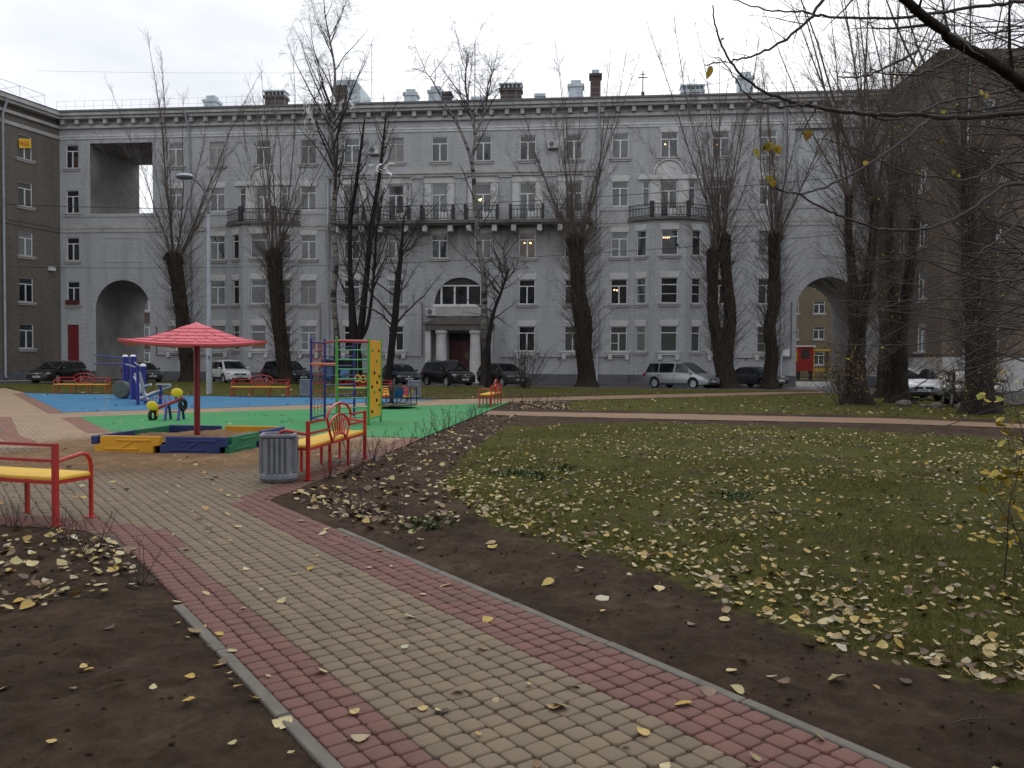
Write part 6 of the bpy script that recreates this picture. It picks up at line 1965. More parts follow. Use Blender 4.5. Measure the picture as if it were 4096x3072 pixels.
limb_tree('maple_tree', 'dark tree of three close stems behind the climbing frame', -10.05, 51.4,
          [stem((768, 826), 51.4, [(768, 826, 34), (768, 760, 30), (764, 710, 22), (757, 600, 13), (756, 480, 11), (770, 390, 9), (786, 250, 3)]),
           stem((768, 826), 51.4, [(770, 740, 22), (780, 700, 18), (790, 600, 14), (802, 480, 12), (820, 370, 9), (832, 240, 3)]),
           stem((768, 826), 51.4, [(775, 730, 12), (795, 690, 9), (806, 590, 7), (812, 500, 5), (830, 400, 2)])],
          MAT['maplebark'], MAT['twig_dark'], 203, 2.6, 0.4, 1.3, 0.0065, 0.05, 2, 22, (2.0, 5.5), 0.7, 0.05, 0.4)
limb_tree('maple_tree', 'dark leaning tree left of the entrance with wide arching boughs', -7.97, 51.0,
          [stem((836, 826), 51, [(836, 826, 17), (845, 760, 17), (853, 680, 17), (858, 600, 14), (866, 530, 9), (872, 470, 4), (880, 430, 1.5)])],
          MAT['maplebark'], MAT['twig_dark'], 204, 3.2, 0.5, 1.6, 0.0065, 0.12, 2, 28, (2.5, 6.5), 0.95, 0.02, 0.3, wob=0.14)
limb_tree('maple_tree', 'crooked low tree growing through the shorter birch', -1.45, 51.0,
          [stem((1055, 826), 51, [(1055, 826, 14), (1052, 740, 13), (1062, 670, 9), (1080, 620, 6), (1095, 570, 3)])],
          MAT['maplebark'], MAT['twig_dark'], 205, 3.0, 0.4, 1.2, 0.006, 0.15, 2, 15, (2, 4.2), 1.1, 0.0, 0.45, wob=0.17)

def bare_shrub(name, label, x, y, n, L, seed, r0=0.012, spread=0.9, mat='twig_dark', rmin=0.004, dens=3.0, group=None, sub=1, leaves=0, leafmat='dry_leaf', lsize=0.05):
    rng = np.random.default_rng(seed)
    o = thing(name, label, 'shrub', (x, y, 0.0), 0, group)
    T, tips = Tubes(), []
    for k in range(n):
        az = rng.random() * 6.28
        inc = spread * rng.random() ** 0.7
        d = np.array([math.cos(az) * math.sin(inc), math.sin(az) * math.sin(inc), math.cos(inc)])
        c = curve(rng, (0.12 * L * math.cos(az) * rng.random(), 0.12 * L * math.sin(az) * rng.random(), -0.03), d, L * (0.5 + 0.6 * rng.random()), 6, 0.09, 0.03)
        rr = np.linspace(r0, rmin, len(c))
        T.add(c, rr, 4)
        twigs_on(rng, T, c, rr, dens / L, 0.15 * L, 0.45 * L, 0.6, 0.03, rmin, sub, 0.2, 0.1, tips=tips)
    link(T.mesh('stems', MAT[mat]), 'stems', o)
    if leaves and tips:
        tp = np.array(tips)[rng.integers(0, len(tips), leaves)]
        leaf_quads(rng, tp + rng.normal(0, lsize * 0.6, tp.shape), lsize, 'clinging_leaves', MAT[leafmat], o)
    return o
bare_shrub('bare_shrub', 'bare fan shaped shrub before the dark grey crossover', 0.72, 49.6, 30, 3.2, 301, 0.02, 0.95, rmin=0.007, dens=8)
bare_shrub('leafy_bush', 'bush with dry yellow leaves at the foot of the thickest poplars', 12.7, 30.6, 26, 2.4, 302, 0.016, 0.8, rmin=0.004, dens=9, leaves=900, lsize=0.07)
bare_shrub('leafy_bush', 'yellowing bush in front of the dark car on the right', 16.4, 28.4, 26, 2.6, 303, 0.016, 0.7, rmin=0.004, dens=9, leaves=700, lsize=0.08, leafmat='hang_leaf')
bare_shrub('leafy_bush', 'bare brown bush beside the broad dark poplar', 14.6, 25.2, 30, 2.0, 304, 0.014, 0.9, rmin=0.004, dens=10, leaves=350, lsize=0.06)

# low bare hedge plants along the beds
protos = []
hed = [(-2.45, 10.6), (-2.3, 11.5), (-2.2, 12.6), (-2.1, 13.6), (-1.95, 14.6), (-1.8, 15.6), (-1.7, 16.5), (-1.55, 17.4), (-1.45, 18.3), (-1.3, 19.3), (-1.2, 20.3), (-1.05, 21.3), (-0.95, 22.3), (-0.8, 23.2), (-2.0, 9.2), (-1.55, 8.3), (-1.1, 7.9),
       (-4.0, 7.05), (-3.75, 6.75), (-3.35, 6.35), (-4.5, 7.2), (-2.6, 5.55), (0.2, 27.6), (0.7, 28.6), (0.9, 30.0), (1.3, 27.2), (0.5, 31.5), (1.6, 29.2), (-0.1, 27.0)]
where = ['by the near red bench'] * 4 + ['along the edge of the green surface'] * 10 + ['in the soil bed right of the path'] * 3 + ['in the soil bed under the left bench'] * 5 + ['beside the far corner bench'] * 7
for k, (x, y) in enumerate(hed):
    if k < 6:
        o = bare_shrub('hedge_seedling', 'x', x, y, 7, 0.5, 400 + k, 0.0045, 0.7, 'twig_dark', 0.0022, 3.0, sub=1)
        protos.append(o)
    else:
        o = copy_tree(protos[k % 6]); o.location = (x, y, 0); o.rotation_euler = (0, 0, k * 1.3)
        if y > 14: o.scale = (1.2, 1.2, 1.15)
    if 17 <= k < 22 or 14 <= k < 17:
        o.scale = (0.75, 0.75, 0.72)
    o['label'] = 'small bare twiggy hedge plant ' + where[k]; o['group'] = 'hedge plants ' + where[k]

# torn white plastic caught in the birch
def rag(label, x, y, z, n, size, seed):
    rng = np.random.default_rng(seed)
    b = MB()
    for k in range(n):
        c = curve(rng, rng.normal(0, size * 0.45, 3) * np.array([1.6, 0.5, 0.35]), rng.normal(0, 1, 3) * np.array([1, 0.4, 0.6]) - np.array([0, 0, 0.3]), size * (0.7 + rng.random()), 7, 0.45, -0.12)
        w = rng.normal(0, 1, 3); w = unit(w) * size * 0.1
        V = []
        for i, p in enumerate(c):
            ww = w * (0.4 + rng.random()) * (1.2 - i / 8)
            V += [tuple(p + ww), tuple(p - ww + rng.normal(0, 0.03, 3))]
        b.add(V, [(2 * i, 2 * i + 1, 2 * i + 3, 2 * i + 2) for i in range(len(c) - 1)])
    o = b.build('torn_plastic', MAT['white'], smooth=True, loc=(x, y, z))
    return tag(o, label, 'plastic')
rag('largest torn white plastic sheet hanging high in the tall birch', -12.5, 51.7, 18.0, 14, 1.0, 51)
rag('shreds of white plastic right of the birch stem under the cornice', -10.9, 51.6, 18.3, 11, 0.9, 52)
rag('small wad of white plastic in the dark three stemmed tree', -8.6, 51.0, 13.9, 9, 0.7, 53)

# two crows
def crow(label, x, y, z, a):
    b = MB(); b.ball((0, 0, 0), (0.17, 0.075, 0.085), 10, 7); b.ball((0.17, 0, 0.07), (0.06, 0.05, 0.052), 8, 6)
    b.add([(0.22, -0.015, 0.07), (0.22, 0.015, 0.07), (0.3, 0, 0.06), (0.22, 0, 0.09)], [(0, 1, 2), (1, 3, 2), (3, 0, 2)])
    b.add([(-0.13, -0.05, 0.0), (-0.13, 0.05, 0.0), (-0.36, 0.045, -0.05), (-0.36, -0.045, -0.05), (-0.13, 0, 0.04)], [(0, 1, 2, 3), (4, 2, 1), (4, 3, 2), (4, 0, 3)])
    for s in (-1, 1):
        b.tube([(0.02, s * 0.03, -0.06), (0.03, s * 0.03, -0.15)], 0.008, 4)
    o = b.build('crow', MAT['black'], smooth=True, loc=(x, y, z), rz=R(a)); o.rotation_euler = (0, R(-35), R(a))
    return tag(o, label, 'bird')
crow('black crow perched in the bare fan shaped shrub', 0.66, 49.4, 1.55, 20)
crow('black crow in the twigs before the round bay window', 10.2, 50.0, 9.0, 200)

# ------------------------------------------------------------------ overhanging branches of a tree standing off to the right
ot = thing('overhanging_tree', 'nearby bare tree whose thin branches hang across the upper right', 'tree', (5.9, 7.2, 0))
def cam_pt(px, py, Y):                      # a place at distance Y, given its direction as seen from the camera
    u, v = px - 512, py - 384
    c_, s_ = math.cos(0.0057), math.sin(0.0057)
    u, v = u * c_ + v * s_, -u * s_ + v * c_
    cp_, sp_ = math.cos(pitch), math.sin(pitch)
    d = np.array([u, 800 * cp_ - v * sp_, -800 * sp_ - v * cp_])
    d *= Y / d[1]
    return np.array([d[0] - 5.9, d[1] - 7.2, d[2] + CAM_H])
rng = np.random.default_rng(78)
_, Q = bole(rng, [(0, 0, 0, 0.26), (0.05, 0.0, 2.0, 0.22), (-0.05, 0.05, 4.2, 0.17), (0.1, 0.1, 7.0, 0.1), (0.0, 0.2, 9.5, 0.03)], 'trunk', MAT['bark'], ot, 12, 0.06)
def cr(x, y):                               # upper right crop of the photo to frame units
    return (2800 + x * 1.0205) / 4, y * 1.0205 / 4
def c4(x, y):
    return (3072 + x / 2.16) / 4, (200 + y / 2.16) / 4
T, tips = Tubes(), []
br = [  # (points, near depth at the trunk end, depth at the tip, r0, r1)
    ([cr(*p) for p in [(1400, 430), (1270, 335), (1130, 235), (1010, 170), (930, 100), (790, -10), (640, -140)]], 6.0, 4.9, 0.046, 0.023),
    ([cr(*p) for p in [(1420, 420), (1270, 440), (1100, 455), (950, 460), (840, 448), (700, 450), (580, 440), (430, 412), (350, 395), (250, 355), (170, 300), (100, 215), (60, 100), (50, 20)]], 6.2, 5.0, 0.022, 0.004),
    ([cr(*p) for p in [(900, 468), (860, 500), (760, 580), (600, 680), (480, 735), (380, 760), (270, 725)]], 5.7, 5.0, 0.014, 0.004),
    ([cr(*p) for p in [(560, -90), (480, 0), (420, 80), (320, 160), (220, 215), (130, 238), (20, 255)]], 5.2, 4.9, 0.013, 0.004),
    ([cr(*p) for p in [(1420, -20), (1270, 5), (1100, 25), (850, 65), (600, 70), (450, 60), (400, 45), (270, 40), (130, 0)]], 6.3, 5.4, 0.016, 0.004),
    ([cr(*p) for p in [(430, 412), (380, 412), (295, 415), (190, 375), (125, 290), (70, 225)]], 5.3, 5.0, 0.009, 0.003),
    ([cr(*p) for p in [(455, 425), (430, 470), (400, 520), (380, 560)]], 5.4, 5.3, 0.007, 0.003),
    ([c4(*p) for p in [(2400, 1150), (2050, 1170), (1850, 1310), (1600, 1470), (1300, 1550), (1000, 1555), (700, 1460), (500, 1380), (280, 1250), (100, 1215), (30, 1180)]], 6.0, 5.0, 0.014, 0.004),
    ([c4(*p) for p in [(2400, 760), (2212, 830), (2000, 960), (1900, 1050), (1700, 1130), (1500, 1100), (1300, 1080), (1100, 1020), (850, 900), (600, 800), (400, 760)]], 6.4, 5.4, 0.012, 0.003),
    ([c4(*p) for p in [(2400, 300), (2212, 320), (1900, 380), (1600, 430), (1300, 540), (1050, 605), (850, 560), (700, 530)]], 6.4, 5.6, 0.012, 0.004),
    ([c4(*p) for p in [(2400, 400), (2212, 430), (1950, 500), (1700, 520), (1450, 490)]], 6.4, 5.9, 0.012, 0.004),
    ([c4(*p) for p in [(1300, 0), (1150, 90), (950, 180), (850, 220), (700, 240), (600, 230)]], 5.6, 5.2, 0.011, 0.004),
    ([c4(*p) for p in [(1720, 0), (1550, 100), (1350, 190), (1150, 215), (1000, 200), (880, 150)]], 6.0, 5.5, 0.011, 0.004),
    ([c4(*p) for p in [(2400, 1300), (2212, 1450), (2050, 1590), (1930, 1680), (1800, 1760)]], 6.2, 5.9, 0.016, 0.005),
    ([c4(*p) for p in [(2400, 1900), (2250, 1960), (2100, 2000), (1900, 1990), (1650, 1930), (1400, 1840), (1150, 1760), (1000, 1740)]], 6.2, 5.6, 0.012, 0.003),
]
for pts, d0, d1, r0, r1 in br:
    n = len(pts)
    P = np.array([cam_pt(px, py, d0 + (d1 - d0) * k / (n - 1)) for k, (px, py) in enumerate(pts)])
    u = np.linspace(0, n - 1, 5 * n)
    C_ = np.empty((len(u), 3))
    for k, uu in enumerate(u):
        i = min(int(uu), n - 2); f = uu - i
        p0, p1, p2, p3 = P[max(i - 1, 0)], P[i], P[i + 1], P[min(i + 2, n - 1)]
        C_[k] = 0.5 * (2 * p1 + (p2 - p0) * f + (2 * p0 - 5 * p1 + 4 * p2 - p3) * f * f + (3 * p1 - p0 - 3 * p2 + p3) * f ** 3)
    C_[1:-1] += rng.normal(0, 0.004, C_[1:-1].shape)
    rr = np.linspace(r0, r1, len(C_))
    if r0 > 0.03:
        root = Q[len(Q) // 2, :3]
        TB = Tubes(); TB.add(C_, rr, 8)
        TB.add(np.array([root, (root + C_[0]) / 2 + np.array([0, 0, 0.1]), C_[0]]), [0.06, 0.052, 0.046], 7)
        link(TB.mesh('bough', MAT['bark']), 'bough', ot)
        twigs_on(rng, T, C_, rr, 1.6, 0.3, 1.2, 0.8, 0.02, 0.0025, 1, 0.05, 0.1, tips=tips)
        continue
    T.add(C_, rr, 5)
    if False:
        pass
    else:
        # joins back to the trunk out of frame
        if np.linalg.norm(C_[0][:2]) < 2.4:
            T.add(np.array([[0.0, 0.0, C_[0][2] + 0.2], (C_[0] + np.array([0, 0, C_[0][2] + 0.2])) / 2, C_[0]]), [r0 * 1.6, r0 * 1.3, r0], 5)
        twigs_on(rng, T, C_, rr, 3.4, 0.06, 0.5, 0.8, 0.02, 0.0022, 1, 0.05, 0.1, tips=tips)
# finer twigs filling the right edge
for k in range(150):
    py = rng.uniform(0, 330) if k % 4 else rng.uniform(0, 420); px = 1085
    p = cam_pt(px, py, rng.uniform(6.2, 8.5))
    d = np.array([-1, rng.normal(0, 0.25), rng.normal(0.0, 0.35)])
    c = curve(rng, p, d, rng.uniform(0.6, 2.6), 8, 0.1, 0.01)
    rr = np.linspace(0.009, 0.0022, len(c))
    T.add(c, rr, 4)
    twigs_on(rng, T, c, rr, 4.0, 0.1, 0.55, 0.7, 0.02, 0.0018, 1, 0.1, 0.1, tips=tips)
link(T.mesh('branches', MAT['greybark']), 'branches', ot)

# leaf shapes
def leaf_shape(kind, seed=0):
    rg = random.Random(seed)
    if kind == 'poplar':
        o_ = [(0, 0), (0.3, 0.06), (0.47, 0.28), (0.38, 0.58), (0.14, 0.86), (0, 1.0), (-0.14, 0.86), (-0.38, 0.58), (-0.47, 0.28), (-0.3, 0.06)]
    else:
        o_ = [(0, 0), (0.34, 0.1), (0.5, 0.42), (0.3, 0.5), (0.24, 0.72), (0, 1.0), (-0.24, 0.72), (-0.3, 0.5), (-0.5, 0.42), (-0.34, 0.1)]
    cup = rg.uniform(-0.25, 0.45); curl = rg.uniform(-0.3, 0.35); tw = rg.uniform(-0.25, 0.25)
    z = lambda x, y: cup * x * x * 1.4 + curl * (y - 0.5) ** 2 + tw * x * (y - 0.5) + rg.uniform(-0.02, 0.02)
    V = [(x, y - 0.5, z(x, y)) for x, y in o_]
    V += [(0, 0.3 - 0.5, curl * 0.04), (0, 0.65 - 0.5, curl * 0.02)]
    F = [(0, 1, 10), (1, 2, 10), (2, 3, 10), (3, 11, 10), (3, 4, 11), (4, 5, 11), (5, 6, 11), (6, 7, 11), (7, 10, 11), (7, 8, 10), (8, 9, 10), (9, 0, 10)]
    b_ = len(V)
    V += [(-0.012, -0.5, 0.0), (0.012, -0.5, 0.0), (0.05, -0.95, 0.05), (0.03, -0.95, 0.05)]
    F += [(b_, b_ + 1, b_ + 2), (b_, b_ + 2, b_ + 3)]
    return np.array(V), np.array(F)
SHAPES = [leaf_shape('poplar', s) for s in range(10)]
MSHAPES = [leaf_shape('maple', s) for s in range(4)]
def leaf_me(shape, mat):
    me = bpy.data.meshes.new('leaf'); me.from_pydata([tuple(v) for v in shape[0]], [], [tuple(int(i) for i in f) for f in shape[1]]); me.materials.append(mat); me.update()
    return me
hang_me = [leaf_me(s, MAT['hang_leaf']) for s in SHAPES[:4]]
yl_me = [leaf_me(s, MAT['hang_leaf']) for s in MSHAPES]
for px, py, Y, s in [(*c4(340, 740), 5.35, 0.075), (*c4(5, 840), 5.0, 0.07), (*c4(90, 870), 5.0, 0.055), (*c4(60, 850), 5.0, 0.05), (*c4(15, 1120), 5.0, 0.05), (*c4(45, 1160), 5.0, 0.05), (*cr(36, 285), 4.92, 0.09), (*cr(225, 600), 5.0, 0.06), (*cr(250, 580), 5.0, 0.06), (*cr(265, 575), 5.0, 0.055), (*cr(1015, 690), 5.6, 0.03), (*cr(955, 440), 5.6, 0.035), (*c4(1850, 370), 6.0, 0.05), (*c4(1890, 400), 6.0, 0.05), (*c4(1500, 790), 6, 0.04), (*c4(840, 980), 5.5, 0.04), (*c4(1600, 1060), 6, 0.04)]:
    p = cam_pt(px, py, Y)
    o = link(random.choice(hang_me), 'leaf', ot, tuple(p)); o.scale = (s, s, s)
    o.rotation_euler = (R(-80 + random.uniform(-25, 25)), random.uniform(-0.5, 0.5), random.uniform(-1, 1))
    if s > 0.088:
        o.scale = (s * 0.5, s, s); o.rotation_euler = (R(-88), 0.35, 0.3)
tips = np.array(tips)
leaf_quads(rng, tips[rng.integers(0, len(tips), 60)], 0.03, 'clinging_leaves', MAT['hang_leaf'], ot)

# young yellow leaved bush at the right edge
yb = thing('yellow_leaved_bush', 'young bush with large yellow green leaves at the right edge', 'shrub', (3.78, 5.6, 0))
rng = np.random.default_rng(1234)
T = Tubes(); lp_ = []
for k in range(15):
    az = rng.random() * 6.28
    c = curve(rng, (rng.normal(0, 0.1), rng.normal(0, 0.1), -0.03), (math.cos(az) * 0.3 - 0.06, math.sin(az) * 0.3, 1), rng.uniform(0.7, 1.75), 8, 0.08, 0.0)
    rr = np.linspace(0.008, 0.003, len(c))
    T.add(c, rr * 0.7, 5)
    tt = []
    twigs_on(rng, T, c, rr * 0.7, 3.4, 0.15, 0.5, 0.9, 0.0, 0.0025, 0, 0.25, 0.1, tips=tt)
    lp_ += tt + [c[-1]]
link(T.mesh('stems', MAT['twig_red']), 'stems', yb)
for p in lp_:
    for q in range(2):
        o = link(random.choice(yl_me), 'leaf', yb, tuple(np.array(p) + rng.normal(0, 0.035, 3)))
        s = random.uniform(0.035, 0.085); o.scale = (s, s, s)
        o.rotation_euler = (R(random.uniform(-75, 30)), random.uniform(-0.6, 0.6), random.uniform(0, 6.28))

# ------------------------------------------------------------------ fallen leaves
def scatter(n, poly, seed, extra=None):
    rg = np.random.default_rng(seed)
    A = np.array(poly); lo, hi = A.min(0), A.max(0)
    out = []
    while len(out) < n:
        P = lo + (hi - lo) * rg.random((n * 2, 2))
        P = P[pip(poly, P)]
        if extra is not None:
            P = P[rg.random(len(P)) < extra(P)]
        out += list(P)
    return np.array(out[:n])
EDGE = [(-0.9, 10.0), (-0.06, 7.2), (0.55, 6.55), (0.82, 6.21), (1.26, 5.45), (1.52, 4.75), (1.83, 4.31), (2.08, 4.05), (2.43, 3.74), (3.2, 3.0)]
BED = [(-2.62, 9.15), (-1.75, 16.3), (-0.75, 24.0), (0.2, 24.0), (-0.1, 19.6), (-0.8, 13.3), (-0.9, 10.0), (-0.35, 8.0), (-0.9, 7.1), (-1.4, 7.4)]
LBED = [(-6.2, 7.5), (-4.9, 7.45), (-4.1, 7.25), (-3.45, 6.9), (-3.15, 6.55), (-2.45, 5.5), (-2.9, 4.9), (-4.6, 4.8), (-6, 5.6)]
near_w = lambda P: np.clip(1.15 - P[:, 1] / 22, 0.25, 1)
patch = lambda P: np.clip(0.45 + 1.6 * value_noise(P, 1.1, 31) + 1.0 * value_noise(P, 0.4, 32), 0.06, 1)
sets = [
    ('lawn', scatter(11000, LAWN_A, 1, lambda P: near_w(P) * patch(P)), 0.045),
    ('edge', scatter(900, LAWN_A, 2, lambda P: np.exp(-pdist(EDGE, P, False) / 0.55)), 0.055),
    ('bed', scatter(900, BED, 3, lambda P: (0.25 + 0.75 * np.exp(-np.abs(pdist([(-2.5, 9.3), (-1.9, 8.6), (-0.9, 7.5), (0.2, 7.0)], P, False)) / 0.35)) * np.clip(1.3 - P[:, 1] / 22, 0.4, 1)), 0.066),
    ('left_bed', scatter(480, LBED, 4, lambda P: np.clip(0.3 + 1.5 * value_noise(P, 0.5, 33) + 1.2 * np.exp(-np.hypot(P[:, 0] + 3.5, P[:, 1] - 6.3) / 0.8), 0, 1)), 0.066),
    ('soil', scatter(34, [(0.25, 4.9), (1.0, 3.75), (1.9, 2.9), (3.3, 2.7), (2.3, 3.7), (1.5, 4.6), (0.8, 6.1), (-0.1, 7.0), (-1.2, 7.2)], 5), 0.07),
    ('left_soil', scatter(48, [(-6, 5.0), (-2.3, 4.95), (-0.9, 3.1), (-2.2, 2.7), (-5, 3.5)], 6), 0.07),
    ('path', scatter(62, [ab(1.9, N0), ab(1.9, N1), ab(9.0, N1), ab(7.2, N0)], 7), 0.062),
    ('plaza', scatter(190, NEAR_PLAZA, 8), 0.06),
    ('kerb', scatter(26, [ab(1.8, N0 - 0.16), ab(1.8, N0 + 0.03), ab(5.6, N0 + 0.03), ab(5.6, N0 - 0.16)], 9), 0.066),
    ('far', scatter(140, GREEN, 10), 0.075), ('far', scatter(60, BLUE, 11), 0.1), ('far_lawn', scatter(1500, LAWN_B, 12, lambda P: np.exp(-(P[:, 1] - 22) / 12)), 0.085),
    ('verge', scatter(260, VERGE, 13), 0.11), ('verge', scatter(260, [(-21, 37.9), (-5, 35.0), (-1.2, 35.5), (-1.3, 36.2), (-5, 35.8), (-21, 38.8)], 14), 0.11), ('hedge', scatter(420, [(-0.3, 27), (2.0, 26.8), (2.2, 31.9), (0.2, 32.0)], 15), 0.09),
]
LAB = {'lawn': ('fallen leaf lying in the grass of the near lawn', 'fallen leaves in the near lawn'), 'edge': ('fallen leaf in the drift along the lawn edge beside bare soil', 'fallen leaves along the lawn edge'),
       'bed': ('fallen leaf in the leaf strewn bed right of the litter bin', 'fallen leaves in the bed by the bin'), 'left_bed': ('fallen leaf in the bed below the left bench', 'fallen leaves in the left bed'),
       'soil': ('fallen leaf on the bare soil between path and lawn', 'fallen leaves on the right soil strip'), 'left_soil': ('fallen leaf on the bare soil left of the path', 'fallen leaves on the left soil'),
       'path': ('fallen leaf on the concrete blocks of the footpath', 'fallen leaves on the footpath'), 'plaza': ('fallen leaf on the paved square round the sandbox', 'fallen leaves on the paved square'), 'kerb': ('fallen leaf against the left kerb of the footpath', 'fallen leaves at the left kerb')}
allp, alls, alln = [], [], []
for nm, P, s in sets:
    allp.append(P); alls.append(np.full(len(P), s) * (0.5 + 0.95 * RNG.random(len(P)) ** 1.4)); alln += [nm] * len(P)
allp = np.concatenate(allp); alls = np.concatenate(alls)
z0 = np.where(pave_sd(allp) > 0.0, 0.006, np.maximum(soil_height(allp), -0.03) + 0.012)
inview = (np.abs(allp[:, 0]) < 0.66 * allp[:, 1]) & (allp[:, 1] > 2.9)
dist = np.hypot(allp[:, 0], allp[:, 1])
rank = np.argsort(np.where(inview, dist / alls, 1e9))
# thing-leaves are the nearest ones, the rest is one mass
single = set(int(i) for i in rank[:300])
lit_me = [leaf_me(s, MAT['litter']) for s in SHAPES]
brn_me = [leaf_me(s, MAT['brown_litter']) for s in SHAPES]
Vb, Fb, Tb, off = {0: [], 1: []}, {0: [], 1: []}, {0: [], 1: []}, {0: 0, 1: 0}
for i in range(len(allp)):
    nm = alln[i]
    brown = RNG.random() < (0.12 if nm in ('path', 'plaza', 'soil', 'left_soil', 'kerb', 'edge') else (0.5 if nm in ('hedge', 'bed', 'far_lawn') else 0.34))
    ex, ey, ez = RNG.normal(0, 0.22), RNG.normal(0, 0.22), RNG.random() * 6.28
    if nm in ('lawn', 'edge', 'bed', 'left_bed', 'far_lawn'):
        ex *= 1.5; ey *= 1.5
    up = RNG.random() * 0.026 - 0.008 if nm in ('lawn', 'edge', 'bed', 'left_bed') else 0
    k = RNG.integers(0, 10)
    if i in single and nm in LAB:
        o = link((brn_me if brown else lit_me)[k], 'fallen_leaf', None, (allp[i, 0], allp[i, 1], z0[i] + up + 0.004))
        o.rotation_euler = (ex, ey, ez); s = alls[i]; o.scale = (s, s, s)
        tag(o, ('brown ' if brown else 'pale yellow ') + LAB[nm][0], 'leaf', ('brown ' if brown else 'pale ') + LAB[nm][1])
    else:
        V, F = SHAPES[k]
        mt = np.array((Matrix.Rotation(ez, 3, 'Z') @ Matrix.Rotation(ey, 3, 'Y') @ Matrix.Rotation(ex, 3, 'X')))
        q = (V * alls[i]) @ mt.T + np.array([allp[i, 0], allp[i, 1], z0[i] + up + 0.004])
        kk = int(brown)
        Vb[kk].append(q); Fb[kk].append(F + off[kk]); Tb[kk].append(np.full(len(V), RNG.random())); off[kk] += len(V)
for kk, lab in ((0, 'pale fallen leaves strewn over lawn, beds and paving'), (1, 'brown fallen leaves strewn over lawn, beds and paving')):
    tag(link(array_mesh('leaf_litter', np.concatenate(Vb[kk]), np.concatenate(Fb[kk]), MAT['brown_litter' if kk else 'litter'], False, [('tint', 'POINT', np.concatenate(Tb[kk]))]), 'leaf_litter'), lab, 'leaves', kind='stuff')

# ------------------------------------------------------------------ grass
def grass(name, poly, n, hmin, hmax, w, seed, label, wgt=None):
    rg = np.random.default_rng(seed)
    P = scatter(n, poly, seed, wgt)
    z = np.maximum(soil_height(P), -0.03) - 0.004 if poly is not VERGE else np.full(n, 0.01)
    a = rg.random(n) * 6.28; ln = 0.25 + 0.7 * rg.random(n)
    h = hmin + (hmax - hmin) * rg.random(n) ** 1.5
    h *= np.where(rg.random(n) < 0.05, 1.9, 1.0)
    h *= np.clip(0.75 + 1.2 * value_noise(P, 0.8, 41), 0.4, 1.6)
    dx, dy = np.cos(a), np.sin(a)
    b0 = rg.random(n) * 6.28
    wx, wy = np.cos(b0) * w / 2, np.sin(b0) * w / 2
    base = np.column_stack([P, z])
    V = np.stack([base + np.column_stack([wx, wy, 0 * z]), base - np.column_stack([wx, wy, 0 * z]), base + np.column_stack([dx * h * ln, dy * h * ln, h])], 1).reshape(-1, 3)
    F = np.arange(3 * n).reshape(n, 3)
    me = array_mesh(name, V, F, MAT['grass'], False, [('tint', 'POINT', np.repeat(rg.random(n) * 0.999, 3))])
    return tag(link(me, name), label, 'grass', kind='stuff')
gp = lambda P: np.clip(0.55 + 1.5 * value_noise(P, 1.3, 42) + 0.8 * value_noise(P, 0.35, 43), 0.08, 1) * np.clip(sdist(LAWN_A, P) / 0.3 + 0.1, 0, 1)
grass('grass', LAWN_A, 150000, 0.02, 0.07, 0.006, 51, 'short patchy grass of the near lawn', lambda P: gp(P) * np.clip(7.5 / np.maximum(P[:, 1], 1), 0.25, 1) * (np.abs(P[:, 0]) < 0.72 * P[:, 1] + 0.5))
grass('grass', LAWN_B, 22000, 0.04, 0.11, 0.014, 52, 'short grass between the two cross paths')
grass('grass', VERGE, 26000, 0.04, 0.11, 0.02, 53, 'short grass of the verge before the parked cars')
# a few dark weeds in the lawn
for k, (x, y) in enumerate([(0.05, 11.0), (0.35, 10.7), (0.75, 11.6), (2.6, 9.2), (-0.75, 7.45)]):
    rg = np.random.default_rng(600 + k)
    pts = np.column_stack([rg.normal(0, 0.13, 120), rg.normal(0, 0.1, 120), np.abs(rg.normal(0.03, 0.03, 120))])
    o = thing('weed', 'dark green weed tuft in the near lawn' if k < 4 else 'dark green weed in the soil bed beside the path', 'weed', (x, y, 0), 0, 'weed tufts' if k < 4 else None)
    leaf_quads(rg, pts, 0.05, 'leaves', MAT['weed'], o)

# boulders along the right hand verge
for k, (x, y, s, lab) in enumerate([(14.75, 30.1, 0.3, 'pale boulder at the foot of the forked poplar'), (15.5, 29.2, 0.24, 'low stone right of the pale boulder'), (16.2, 28.8, 0.26, 'flat stone below the dark car'), (15.2, 29.5, 0.16, 'smallest stone between the boulders')]):
    rg = np.random.default_rng(700 + k)
    b = MB(); b.ball((0, 0, s * 0.3), (s, s * 0.8, s * 0.55), 12, 8)
    b.v = [tuple(np.array(v) * (1 + rg.normal(0, 0.07))) for v in b.v]
    tag(b.build('boulder', MAT['kerb'], smooth=50, loc=(x, y, 0.0), rz=k), lab, 'stone')

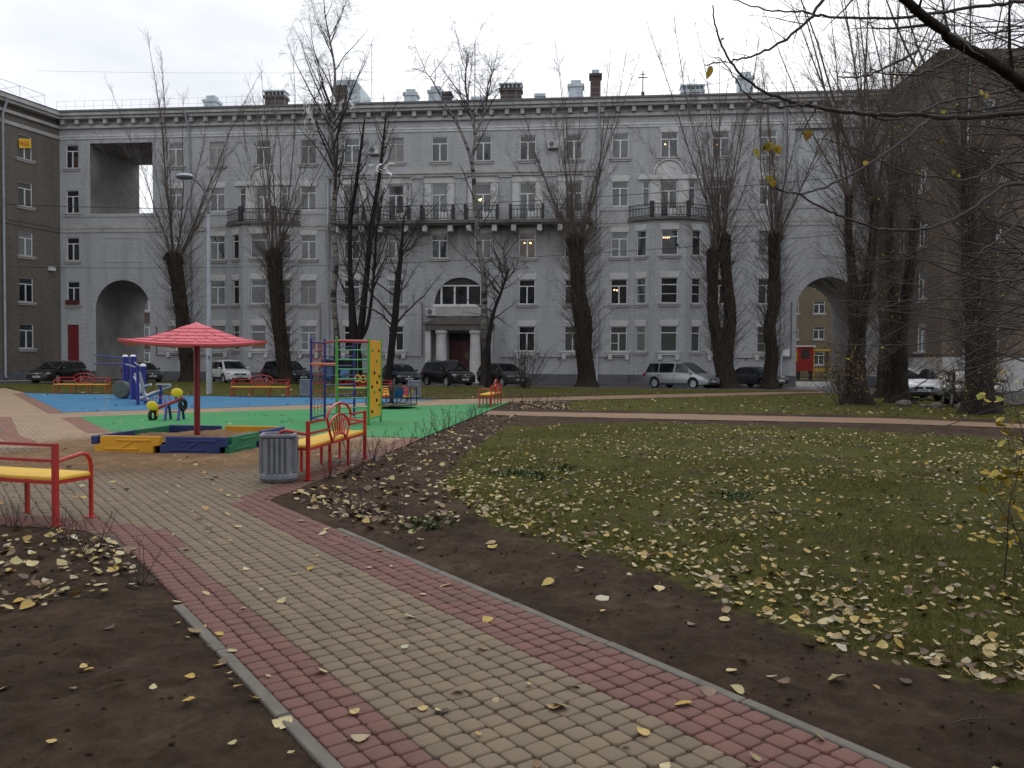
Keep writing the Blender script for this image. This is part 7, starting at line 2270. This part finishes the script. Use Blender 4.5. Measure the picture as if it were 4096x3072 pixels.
# clods on the bare soil
rg = np.random.default_rng(91)
zones = [[(-6, 5.2), (-2.3, 5.0), (-0.8, 2.9), (-2.2, 2.4), (-5, 3.2)], [(0.1, 5.3), (1.0, 3.75), (2.0, 2.8), (3.3, 2.7), (2.3, 3.6), (1.5, 4.6), (0.8, 6.1), (-0.1, 7.0), (-1.2, 7.2)], BED, LBED]
V_, F_, o_ = [], [], 0
ico = np.array([(0, 0, 1), (0.9, 0, 0.3), (0.28, 0.85, 0.3), (-0.72, 0.53, 0.3), (-0.72, -0.53, 0.3), (0.28, -0.85, 0.3), (0, 0, -0.6)])
icf = np.array([(0, 1, 2), (0, 2, 3), (0, 3, 4), (0, 4, 5), (0, 5, 1), (6, 2, 1), (6, 3, 2), (6, 4, 3), (6, 5, 4), (6, 1, 5)])
for zn, cnt in zip(zones, (380, 420, 500, 300)):
    P = scatter(cnt, zn, 92 + cnt)
    hz = soil_height(P)
    for p, z in zip(P, hz):
        s_ = 0.004 + 0.013 * rg.random() ** 2.5
        V_.append(ico * s_ * (0.7 + 0.6 * rg.random((7, 3))) + np.array([p[0], p[1], z])); F_.append(icf + o_); o_ += 7
me = array_mesh('soil_clods', np.concatenate(V_), np.concatenate(F_), MAT['soil'], False, [('turf', 'POINT', np.zeros(o_))])
tag(link(me, 'soil_clods'), 'small clods of dark soil on the bare beds', 'soil', kind='stuff')

# fallen twigs on the bare soil
for k, (x, y, a, l, lab) in enumerate([(0.92, 4.55, 0.4, 0.22, 'thin fallen twig on the soil strip right of the path, nearer the kerb'), (1.55, 4.1, 2.2, 0.18, 'short fallen twig lying at the lawn edge'), (-1.9, 3.9, 1.0, 0.2, 'fallen twig on the bare soil left of the kerb'),
                                       (-3.1, 4.6, 2.7, 0.26, 'longer fallen twig on the soil below the left bed'), (2.0, 3.35, 0.1, 0.24, 'fallen twig on the soil in the lower right corner')]):
    rg = np.random.default_rng(800 + k)
    T = Tubes()
    c = curve(rg, (-l / 2, 0, 0.012), (1, 0, 0.05), l, 7, 0.16, 0.0); c[:, 2] = np.clip(c[:, 2], 0.004, 0.03)
    T.add(c, np.linspace(0.004, 0.0015, len(c)), 5)
    c2 = curve(rg, c[3], (0.5, 0.6, 0.2), l * 0.35, 4, 0.15); T.add(c2, np.linspace(0.0022, 0.001, len(c2)), 4)
    o = link(T.mesh('fallen_twig', MAT['greybark']), 'fallen_twig', None, (x, y, float(soil_height(np.array([[x, y]]))[0]) + 0.004), a)
    tag(o, lab, 'twig', 'fallen twigs on the soil')
